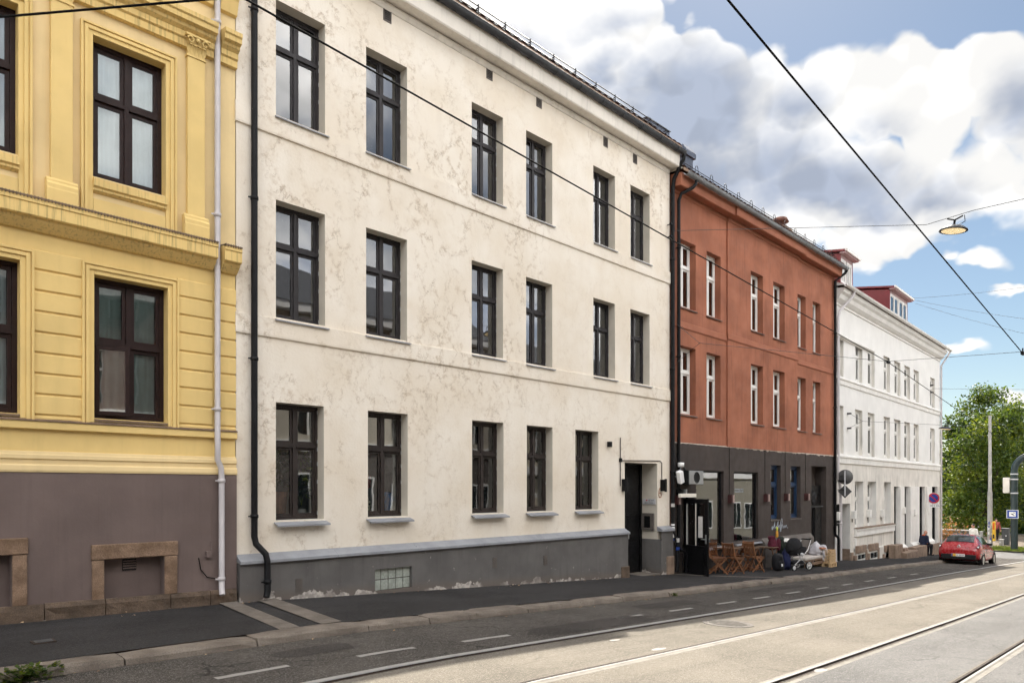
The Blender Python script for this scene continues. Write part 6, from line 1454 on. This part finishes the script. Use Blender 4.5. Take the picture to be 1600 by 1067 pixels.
# pram
px_, py_ = X(1243, -1.15), -1.15; zb = zp(px_, py_)
t = thing('pram', 'black pram with a round hood and white hubs beside the wooden bench', 'pram', (px_, py_, zb), R(-20), local=True)
b = MB(); rows = []
for i in range(11):                                      # ribbed hood: a quarter dome
    a = R(-25 + 190 * i / 10); rows.append([(-.05 - .34 * math.cos(a) * math.sin(ph) - .02, .20 * math.cos(ph) * (1 if True else 0) * (1.0), .70 + .36 * math.sin(a) * (math.sin(ph) ** .8) + (.012 if i % 2 else 0)) for ph in [math.pi * k / 14 for k in range(15)]])
b.grid(rows, M['cloth_k'], True); hd = b.build('hood', t); sd = hd.modifiers.new('thick', 'SOLIDIFY'); sd.thickness = .012
b = MB(); b.grid([[(xx * sc + .02, .17 * yy * sc, z) for xx, yy in [(.40 * math.copysign(abs(math.cos(q)) ** .6, math.cos(q)), math.copysign(abs(math.sin(q)) ** .6, math.sin(q))) for q in [2 * math.pi * k / 24 for k in range(24)]]] for z, sc in ((.48, .55), (.50, .82), (.58, .95), (.72, 1.02), (.74, .98), (.70, .9), (.56, .3))], M['cloth_k'], True, True); b.build('carrycot', t)
b = MB()
for s in (-1, 1): b.tube([(-.34, s * .2, .12), (.0, s * .2, .36), (.34, s * .2, .66), (.48, s * .2, .98)], .014, M['alu'], 8); b.tube([(.36, s * .2, .14), (.0, s * .2, .40), (-.1, s * .19, .55)], .014, M['alu'], 8)
b.tube([(.48, -.2, .98), (.50, -.17, 1.0), (.50, .17, 1.0), (.48, .2, .98)], .018, M['black'], 8); b.build('frame', t)
b = MB(); b.box(-.26, .22, -.17, .17, .20, .30, M['cloth_k']); b.build('basket', t, bevel=.03)
b = MB(); b.lathe([(0, -.03), (.055, -.03), (.06, 0), (.055, .03), (0, .03)], (.06, -.215, .52), M['silver'], 14, 'y'); b.build('hinge_cap', t)
for wx, r in ((-.33, .10), (.34, .145)):
    for s in (-1, 1):
        b = MB(); b.lathe([(r - .03, -.022), (r - .005, -.022), (r, 0), (r - .005, .022), (r - .03, .022)], (wx, s * .24, r), M['rubber'], 24, 'y'); w = b.build('wheel', t)
        b = MB(); b.lathe([(r - .045, -.018), (r - .03, -.018), (r - .03, .018), (r - .045, .018), (r - .045, -.018)], (wx, s * .24, r), M['white_p'], 24, 'y'); b.lathe([(0, -.026), (.025, -.026), (.025, .026), (0, .026)], (wx, s * .24, r), M['white_p'], 12, 'y')
        for k in range(5): a = 6.283 * k / 5; b.bar((wx + .02 * math.cos(a), s * .24, r + .02 * math.sin(a)), (wx + (r - .04) * math.cos(a), s * .24, r + (r - .04) * math.sin(a)), .016, .012, M['white_p'])
        b.build('rim', w)
# low bench with a pale cushion, white plastic bag, pine crates
bx0, bx1, by = X(1249, -.75), X(1281, -.75), -.75; zt = Zv(1264, 870, -.95)
t = thing('bench', 'low wooden bench with a pale padded top behind the pram', 'bench', ((bx0 + bx1) / 2, by, gz_(bx0)))
b = MB(); b.box(bx0, bx1, by - .22, by + .25, zt - .11, zt, M['mattress']); b.build('cushion', t, bevel=.03)
b = MB(); b.box(bx0 + .02, bx1 - .02, by - .21, by + .24, zt - .16, zt - .111, M['woodw']); b.box(bx0 + .02, bx1 - .02, by - .21, by - .18, zt - .30, zt - .2, M['woodw']); b.build('seat', t)
for i, xx in enumerate((bx0 + .12, bx1 - .3)):
    for yy in (by - .16, by + .18): b = MB(); b.bar((xx, yy, zt - .161), (xx + (.12 if i else -.05), yy, zp(xx, yy)), .05, .05, M['woodw']); b.build('leg', t)
c = (X(1275, -.78), -.78, zt + .20)
t = thing('plastic_bag', 'bulging white plastic bag slumped on the bench end and the crates', 'bag', (c[0], c[1], zt)); lump('body', '', '', c, (.36, .22, .22), M['bag'], 31, .42, taper=.3, parent=t, n=44, k=26); lump('fold', '', '', (c[0] + .30, c[1] - .16, c[2] - .16), (.17, .12, .30), M['bag'], 33, .5, parent=t, n=40, k=24); lump('fold', '', '', (c[0] - .16, c[1] - .06, c[2] + .08), (.16, .15, .2), M['bag'], 36, .45, taper=.4, parent=t)
b = MB(); b.obox((c[0] + .02, c[1] - .22, c[2] + .05), (.20, 0, -.01), (0, .05, 0), (0, .02, .03), M['terra']); tag(b.build('cardboard_piece', loc=(c[0], c[1] - .2, c[2])), 'brown cardboard strip lying in the fold of the white bag', 'cardboard')
cx0, cy0 = X(1290, -.95), -.95; zb = zp(cx0, cy0)
t = thing('pallet', 'short raw pine pallet with two dark openings at the bottom of the crate stack', 'pallet', (cx0, cy0, zb)); hw = .24
b = MB()
for yy in (-.25, .0, .25):
    for xx in (-.24, 0, .24): b.box(cx0 + xx - .035, cx0 + xx + .035, cy0 + yy - .04, cy0 + yy + .04, zb + .02, zb + .13, M['pallet'])
b.build('block', t)
b = MB()
for yy in (-.25, .0, .25): b.box(cx0 - .28, cx0 + .28, cy0 + yy - .045, cy0 + yy + .045, zb, zb + .0195, M['pallet'])
for i in range(5): b.box(cx0 - .28 + i * .115, cx0 - .28 + i * .115 + .095, cy0 - .30, cy0 + .30, zb + .131, zb + .15, M['pallet'])
b.build('deck', t)
def crate(label):
    t = thing('crate', label, 'crate', (0, 0, 0), 0, 'raw pine crates stacked on the small pallet', local=True); w = M['pallet']
    for y in (-.27, .258): b = MB(); b.box(-.25, .25, y, y + .012, 0, .05, w); b.box(-.25, .25, y, y + .012, .062, .10, w); b.build('side', t)
    for x in (-.25, .238): b = MB(); b.box(x, x + .012, -.258, .258, 0, .035, w); b.box(x, x + .012, -.258, .258, .06, .10, w); b.build('end', t)
    b = MB(); b.box(-.238, .238, -.258, .258, .0, .012, w)
    for sx in (-.215, .215):
        for sy in (-.235, .235): b.box(sx - .022, sx + .022, sy - .022, sy + .022, .0121, .115, w)
    b.build('base', t); return t
labs = ['lowest raw pine crate resting directly on the small pallet', 'second raw pine crate from the pallet in the stack', 'third raw pine crate from the pallet in the stack', 'topmost raw pine crate of the stack by the white bag']
k0 = crate(labs[0])
for i, lab in enumerate(labs):
    o = k0 if i == 0 else copy_tree(k0); o.location = (cx0 + rnd.uniform(-.015, .015), cy0 + rnd.uniform(-.015, .015), zb + .151 + i * .118); o.rotation_euler = (0, 0, R(rnd.uniform(-3, 3))); o['label'] = lab
# bottle on the ledge
x, yb_ = X(1214, -.14), -.14; z1 = fz(1214, 837.5, -.14)
t = thing('bottle', 'orange bottle with a bright yellow green cap below the scribbled tag', 'bottle', (x, yb_, z1)); b = MB(); b.lathe([(0, -.05), (.045, -.05), (.048, .0), (.048, .15), (.03, .19), (.022, .2)], (x, yb_, z1), mat('amber plastic', (.55, .26, .03), .2, .1, 5, spec=.7), 16); b.build('body', t); b = MB(); b.lathe([(.024, .2), (.035, .21), (.035, .30), (.02, .325), (0, .33)], (x, yb_, z1), mat('lime cap', (.62, .70, .10), .4, .05, 5), 14); b.build('cap', t)
# ================================================================= things on the window sills
def leaf_plant(name, label, x, y, z, h, n, w, m_, L=.16, seed=1, pot=None):
    t = thing(name, label, 'plant', (x, y, z)); q = random.Random(seed); b = MB()
    for i in range(n):
        a = q.uniform(0, 6.28); rr = w * q.uniform(.2, 1); zz = z + h * q.uniform(.25, 1); p = Vector((x + rr * math.cos(a), y + rr * math.sin(a) * .5, zz)); d = Vector((math.cos(a), math.sin(a) * .5, q.uniform(-.9, .5))).normalized(); s = d.cross(Vector((q.uniform(-.4, .4), q.uniform(-.4, .4), 1))).normalized(); l = L * q.uniform(.6, 1.2)
        b.grid([[p, p], [p + d * l * .4 + s * l * .18, p + d * l * .4 - s * l * .18], [p + d * l, p + d * l]], q.choice((m_, m_, M['leafd'])))
    b.build('foliage', t); b = MB()
    for i in range(6): a = i * 1.05; b.tube([(x, y, z), (x + w * .5 * math.cos(a), y + w * .3 * math.sin(a), z + h * .6)], .006, M['leafd'], 5)
    b.build('stem', t)
    if pot: b = MB(); b.lathe([(0, -pot[1]), (pot[0] * .75, -pot[1]), (pot[0], 0), (pot[0] * .92, 0), (pot[0] * .7, -pot[1] * .8)], (x, y, z), M[pot[2]], 20); b.build('pot', t)
    return t
z0 = RZ[2][0] + .05
leaf_plant('potted_plant', 'green plant in a woven basket pot behind the nearest ground floor window', 5.72, .50, z0 + .42, .75, 150, .26, M['leafm'], .22, 2, (.20, .42, 'terra'))
leaf_plant('potted_plant', 'tall yellow green plant by the curtain in the nearest ground floor window', 6.14, .42, z0 + .12, .95, 130, .13, M['leafy'], .22, 4, (.09, .12, 'cloth_w'))
leaf_plant('potted_plant', 'small green plant in the second middle floor window', 7.98, .42, RZ[1][0] + .2, .55, 90, .10, M['leafy'], .14, 7, (.08, .16, 'cloth_w'))
x, y = 7.42, .37; t = thing('vase', 'chequered vase holding coral red sprigs in the second ground floor window', 'vase', (x, y, z0)); b = MB(); prof = [(.0, 0), (.05, 0), (.095, .07), (.115, .15), (.10, .23), (.06, .30), (.055, .33)]
b.lathe(prof, (x, y, z0), M['vcheck'], 20)
for i in range(9):
    for k in range(4):
        a = 6.283 * (i + .5 * (k % 2)) / 9; zz = .055 + k * .065; r = (.09, .118, .116, .088)[k] + .003; d = Vector((math.cos(a), math.sin(a), 0)); n = Vector((-d.y, d.x, 0)); ce = Vector((x, y, z0 + zz)) + d * r
        b.face([ce + n * .026, ce + Vector((0, 0, .032)) + d * .001, ce - n * .026, ce - Vector((0, 0, .032))], M['dark_ink'])
b.build('body', t); b = MB(); q = random.Random(3)
for i in range(46):
    a, w = q.uniform(0, 6.28), q.uniform(.02, .14); e = Vector((x + w * math.cos(a), y + w * .6 * math.sin(a), z0 + q.uniform(.5, .72))); b.tube([(x, y, z0 + .32), (x + w * .3 * math.cos(a), y, z0 + .45), e], [.004, .006, .011], M['redfl'], 5)
b.build('sprig', t)
x = 7.90; t = thing('vase', 'bright blue glazed vase in the second ground floor window', 'vase', (x, .41, z0)); b = MB(); b.lathe([(0, 0), (.07, 0), (.10, .06), (.15, .20), (.165, .30), (.14, .38), (.08, .42), (.08, .40)], (x, .41, z0), M['vblue'], 24); b.build('body', t); b = MB(); b.tube([(x + .13, .40, z0 + .34), (x + .19, .40, z0 + .27), (x + .14, .40, z0 + .16)], .014, M['vblue'], 8); b.build('handle', t)
x = 6.10; zl = RZ[1][0] + .06; t = thing('table_lamp', 'table lamp with a straw coloured shade in the nearest middle floor window', 'lamp', (x, .46, zl)); b = MB(); b.lathe([(.12, .42), (.085, .72)], (x, .46, zl), M['shade'], 24); b.lathe([(.117, .42), (.082, .72)], (x, .46, zl), M['shade'], 24); b.build('lamp_shade', t); b = MB(); b.lathe([(0, 0), (.07, 0), (.07, .015), (.012, .03), (.010, .55), (0, .56)], (x, .46, zl), M['galv'], 16); b.build('base', t)
# ================================================================= trees beyond the corner
def tree(label, name, blobs, trunk, n_leaf, mats, L, seed, grp='broadleaf trees beyond the far white house'):
    q = random.Random(seed); x, y = trunk[0], trunk[1]; z0 = gz(x) - .1
    t = thing(name, label, 'tree', (x, y, z0), 0, grp); cl = []
    for (c, r, w) in blobs:
        for i in range(int(w)):
            d = Vector((q.gauss(0, 1), q.gauss(0, 1), q.gauss(0, 1))).normalized() * (q.random() ** .4) ; cl.append((c + Vector((d.x * r[0], d.y * r[1], d.z * r[2])), q.uniform(.45, .95)))
    tot = len(cl); per = max(6, int(n_leaf / tot)); b = MB()
    for c, s in cl:
        m_ = q.choices(mats, (5, 4, 2))[0]
        for i in range(per):
            p = c + Vector((q.gauss(0, 1) * s, q.gauss(0, 1) * s, q.gauss(0, 1) * s * .6)); n = Vector((q.gauss(0, .7), q.gauss(0, .7), q.uniform(.2, 1))).normalized(); u = n.cross(Vector((q.gauss(0, 1), q.gauss(0, 1), q.gauss(0, 1)))).normalized(); v = n.cross(u); l = L * q.uniform(.6, 1.25)
            b.face([p - u * l * .5, p + v * l * .32 - n * l * .08, p + u * l * .55, p - v * l * .32 - n * l * .08], m_)
    b.build('crown', t)
    b = MB(); top = max(c.z for c, _ in cl); h = top - z0; b.tube([(x, y, z0), (x + .1, y, z0 + h * .25), (x - .05, y + .1, z0 + h * .55), (x, y, z0 + h * .8)], [trunk[2], trunk[2] * .8, trunk[2] * .45, trunk[2] * .15], M['bark'], 12)
    for i in range(16):
        c = q.choice(cl)[0]; a = Vector((x, y, z0 + h * q.uniform(.18, .6))); m2 = a.lerp(c, .55) + Vector((0, 0, -.25)); b.tube([a, m2, c], [trunk[2] * .35, trunk[2] * .2, .02], M['bark'], 6)
    b.build('trunk', t); return t
def Bp(px, py, dep, rx, ry, w, deep=None): k = dep / FP; return (ray(px, py, dep), Vector((rx * k * .9, (deep or rx * k) * .9, ry * k)), w)
dp = 70
tree('bright yellow green maple crown right behind the pale grey pole', 'maple_tree', [Bp(1530, 745, dp, 46, 62, 90), Bp(1556, 690, dp, 36, 52, 60), Bp(1504, 800, dp, 26, 34, 40), Bp(1575, 770, dp, 36, 60, 60), Bp(1520, 830, dp, 40, 14, 25), Bp(1585, 660, dp, 22, 36, 20), Bp(1512, 690, dp, 18, 26, 14)], (*ray(1545, 762, dp).xy, .28), 21000, (M['leafy'], M['leafm'], M['leafd']), .29, 1)  # deep green clumps mixed in to paint shade inside the crown
dp = 82
tree('tall darker green tree rising behind the bright maple', 'linden_tree', [Bp(1545, 655, dp, 44, 42, 60), Bp(1500, 690, dp, 30, 50, 55), Bp(1488, 750, dp, 22, 60, 45), Bp(1590, 690, dp, 40, 55, 50), Bp(1540, 622, dp, 20, 18, 20), Bp(1478, 800, dp, 22, 46, 30), Bp(1560, 740, dp, 60, 80, 60)], (*ray(1520, 762, dp).xy, .34), 18000, (M['leafm'], M['leafd'], M['leafy']), .35, 2)
dp = 76
tree('deep green tree at the edge behind the dark green mast', 'linden_tree', [Bp(1625, 740, dp, 52, 80, 70), Bp(1600, 790, dp, 36, 50, 50), Bp(1585, 822, dp, 36, 22, 30)], (*ray(1612, 762, dp).xy, .3), 9000, (M['leafd'], M['leafm'], M['leafd']), .42, 3)
dp = 56
tree('small dry orange shrub at the foot of the white house corner', 'shrub', [Bp(1478, 828, dp, 9, 13, 14), Bp(1484, 838, dp, 8, 8, 8)], (*ray(1479, 762, dp).xy, .05), 900, (M['leafo'], M['leafo'], M['leafd']), .16, 4, grp=None)
q = random.Random(77); b = MB()
for i in range(16000):                                     # far belt of dark greenery closing the square
    px = q.uniform(1380, 2050); dep = q.uniform(96, 112); p = ray(px, 762, dep); p.z = -3 + 9.0 * q.random() ** 1.1 * (1 + .25 * math.sin(px * .021) + .15 * math.sin(px * .063)); n = Vector((q.gauss(0, 1), q.gauss(0, 1), q.gauss(0, 1))).normalized(); u = n.cross(Vector((.3, .2, .9))).normalized(); v = n.cross(u); l = q.uniform(.4, .9)
    b.face([p - u * l, p + v * l * .6, p + u * l, p - v * l * .6], q.choice((M['leafd'], M['leafd'], M['leafm'])))
tag(b.build('treeline'), 'far dark belt of trees closing the square', 'treeline', kind='stuff')
# ================================================================= sky, sun, camera
EL, PHI = 48.0, 63.6                                       # sun elevation; azimuth from +Y (behind the houses) towards +X
sd = Vector((math.cos(R(EL)) * math.sin(R(PHI)), math.cos(R(EL)) * math.cos(R(PHI)), math.sin(R(EL))))
W = bpy.data.worlds.new('World'); scn.world = W; W.use_nodes = True; n = NT(W.node_tree); n.n.clear()
out = n.n.new('ShaderNodeOutputWorld'); bg = n.n.new('ShaderNodeBackground'); n.l.new(bg.outputs[0], out.inputs[0])
sky = n.n.new('ShaderNodeTexSky'); sky.sky_type = 'NISHITA'; sky.sun_disc = False; sky.sun_elevation = R(EL); sky.sun_rotation = R(PHI); sky.altitude = 50; sky.air_density = 1.0; sky.dust_density = .35; sky.ozone_density = 1.0
D = n.n.new('ShaderNodeTexCoord').outputs['Generated']; D = n.vmath('NORMALIZE', D)
sx = n.n.new('ShaderNodeSeparateXYZ'); n.l.new(D, sx.inputs[0])
fwd = n.vmath('DOT_PRODUCT', D, (CT, ST, 0)); rgt = n.vmath('DOT_PRODUCT', D, (ST, -CT, 0))
den = n.math('MAXIMUM', fwd, .12)
nz = n.noise(D, 3.2, 4, .60); nz2 = n.noise(n.map(D, (1, 1, 1.5), (3, 1, 7)), 7.5, 4, .58); nz3 = n.noise(n.map(D, (1, 1, 1.3), (8, 2, 3)), 19, 3, .6); vb = n.vmath('ADD', D, n.vmath('MULTIPLY', n.vmath('SUBTRACT', n.noise(D, 6, 3, .6, out=1), (.5, .5, .5)), (.10, .10, .10)))
def billow(v): return n.math('SUBTRACT', .62, n.math('ADD', n.math('MULTIPLY', n.voro(v, 8.5), .75), n.math('MULTIPLY', n.voro(v, 21), .55)))
b0 = billow(vb); b1 = billow(n.vmath('ADD', vb, tuple(sd * .022))); lit = n.math('SUBTRACT', b0, b1)
nzl = n.noise(n.map(D, loc=(5, 2, 9)), 1.7, 3, .55)
U = n.math('DIVIDE', rgt, den); V = n.math('DIVIDE', sx.outputs[2], den)       # tangent-plane sky coordinates about the street direction
U = n.math('ADD', U, n.math('MULTIPLY', n.math('SUBTRACT', nz, .5), .16)); V = n.math('ADD', V, n.math('MULTIPLY', n.math('SUBTRACT', nz2, .5), .13))
def field(items, pw=1.0):
    acc = None
    for (cx, cy, rx, ry, k) in items:
        a = n.math('DIVIDE', n.math('SUBTRACT', U, (cx - 800) / FP), rx / FP); c = n.math('DIVIDE', n.math('SUBTRACT', V, (HZ - cy) / FP), ry / FP)
        r = n.math('SQRT', n.math('ADD', n.math('MULTIPLY', a, a), n.math('MULTIPLY', c, c))); f = n.math('MULTIPLY', n.math('SUBTRACT', 1.0, r), k)
        acc = f if acc is None else n.math('MAXIMUM', acc, f)
    return acc
clouds = [(840, 20, 250, 140, 1.0), (1040, 130, 170, 110, 1), (1180, 170, 190, 110, 1), (1330, 150, 170, 95, 1), (1430, 120, 90, 70, 1), (1560, 130, 110, 110, 1), (1462, 215, 80, 66, 1), (1640, 180, 160, 160, 1), (1250, 290, 230, 110, 1), (1400, 330, 190, 70, 1), (1080, 290, 150, 110, .8), (1540, 285, 140, 80, .8), (1545, 402, 55, 26, .9), (1500, 395, 26, 20, .6), (1520, 543, 58, 17, .9), (1590, 450, 45, 10, .8), (1330, 372, 80, 40, .6), (1600, 632, 30, 20, .8)]
cf = n.math('ADD', n.math('ADD', field(clouds), n.math('ADD', n.math('MULTIPLY', n.math('SUBTRACT', nz3, .5), .30), n.math('MULTIPLY', b0, .62))), n.math('ADD', n.math('MULTIPLY', n.math('SUBTRACT', nz2, .5), .75), n.math('MULTIPLY', n.math('SUBTRACT', nz, .5), .45)))
front = n.rng(cf, -.02, n.rng(nz, .36, .62, .07, .42))
gen = n.rng(n.math('ADD', nzl, n.math('MULTIPLY', n.math('SUBTRACT', nz, .5), .7)), .30, .66)
w = n.rng(fwd, .15, .4); mask = n.math('ADD', n.math('MULTIPLY', front, w), n.math('MULTIPLY', gen, n.math('SUBTRACT', 1.0, w)))
dark = [(1075, 165, 150, 130, 1.5), (1000, 130, 80, 60, .9), (1290, 290, 190, 70, 1.2), (1210, 250, 160, 80, .9), (1100, 270, 170, 90, 1.0), (1230, 165, 90, 60, .8), (1590, 180, 70, 110, 1.1), (1370, 200, 60, 40, .5), (930, 95, 60, 40, .7), (800, 60, 60, 40, .5), (960, 25, 90, 30, .4), (1460, 300, 120, 40, .7)]
df = n.rng(n.math('ADD', field(dark), n.math('ADD', n.math('MULTIPLY', n.math('SUBTRACT', nz2, .5), 1.1), n.math('MULTIPLY', n.math('SUBTRACT', nz3, .5), .7))), -.15, .95)
gd = n.rng(nz2, .40, .70); df = n.math('ADD', n.math('MULTIPLY', df, w), n.math('MULTIPLY', gd, n.math('SUBTRACT', 1.0, w)))
KC = 1.58
cc = n.mix(df, (1.0 * KC, .99 * KC, .97 * KC), (.43 * KC, .485 * KC, .60 * KC))
tex = n.rng(n.math('ADD', lit, n.math('MULTIPLY', n.math('SUBTRACT', nz3, .5), .25)), -.16, .16, .86, 1.08); cc = n.mix(1.0, cc, n.mix(tex, (0, 0, 0), (1, 1, 1)), 'MULTIPLY')
cc = n.mix(w, n.mix(1.0, cc, (4.4, 4.25, 4.05), 'MULTIPLY'), cc)  # unseen clouds behind the viewer, brightened to light the shaded house fronts
skyc = n.mix(1.0, sky.outputs[0], (.146, .148, .141), 'MULTIPLY')
n.put(bg.inputs['Color'], n.mix(mask, skyc, cc)); bg.inputs['Strength'].default_value = .14
W.cycles.sampling_method = 'NONE'
L = bpy.data.lights.new('sun', 'SUN'); L.energy = 2.0; L.angle = R(.53); L.color = (1, .93, .82); so = bpy.data.objects.new('sun', L); col.objects.link(so); so.rotation_euler = sd.to_track_quat('Z', 'Y').to_euler(); so.location = (20, 20, 40)
cam = bpy.data.cameras.new('camera'); co = bpy.data.objects.new('camera', cam); col.objects.link(co); scn.camera = co
cam.sensor_width = 36; cam.lens = FP / 1600 * 36; cam.shift_y = (HZ - 533.5) / 1600; cam.clip_end = 3000; cam.clip_start = .05
co.location = (0, -DC, CZ); co.rotation_euler = (R(90), 0, TH - R(90))
vs = scn.view_settings; scn.display_settings.display_device = 'sRGB'; vs.view_transform = 'Standard'; vs.look = 'None'; vs.gamma = 1; vs.exposure = 2.36
scn.cycles.max_bounces = 6; scn.cycles.diffuse_bounces = 3; scn.cycles.glossy_bounces = 3; scn.cycles.transparent_max_bounces = 16; scn.cycles.caustics_reflective = False; scn.cycles.caustics_refractive = False; scn.cycles.use_denoising = True; scn.cycles.use_adaptive_sampling = True; scn.cycles.adaptive_threshold = .025; scn.cycles.adaptive_min_samples = 12
for o in bpy.data.objects:
    if '_org' in o: del o['_org']
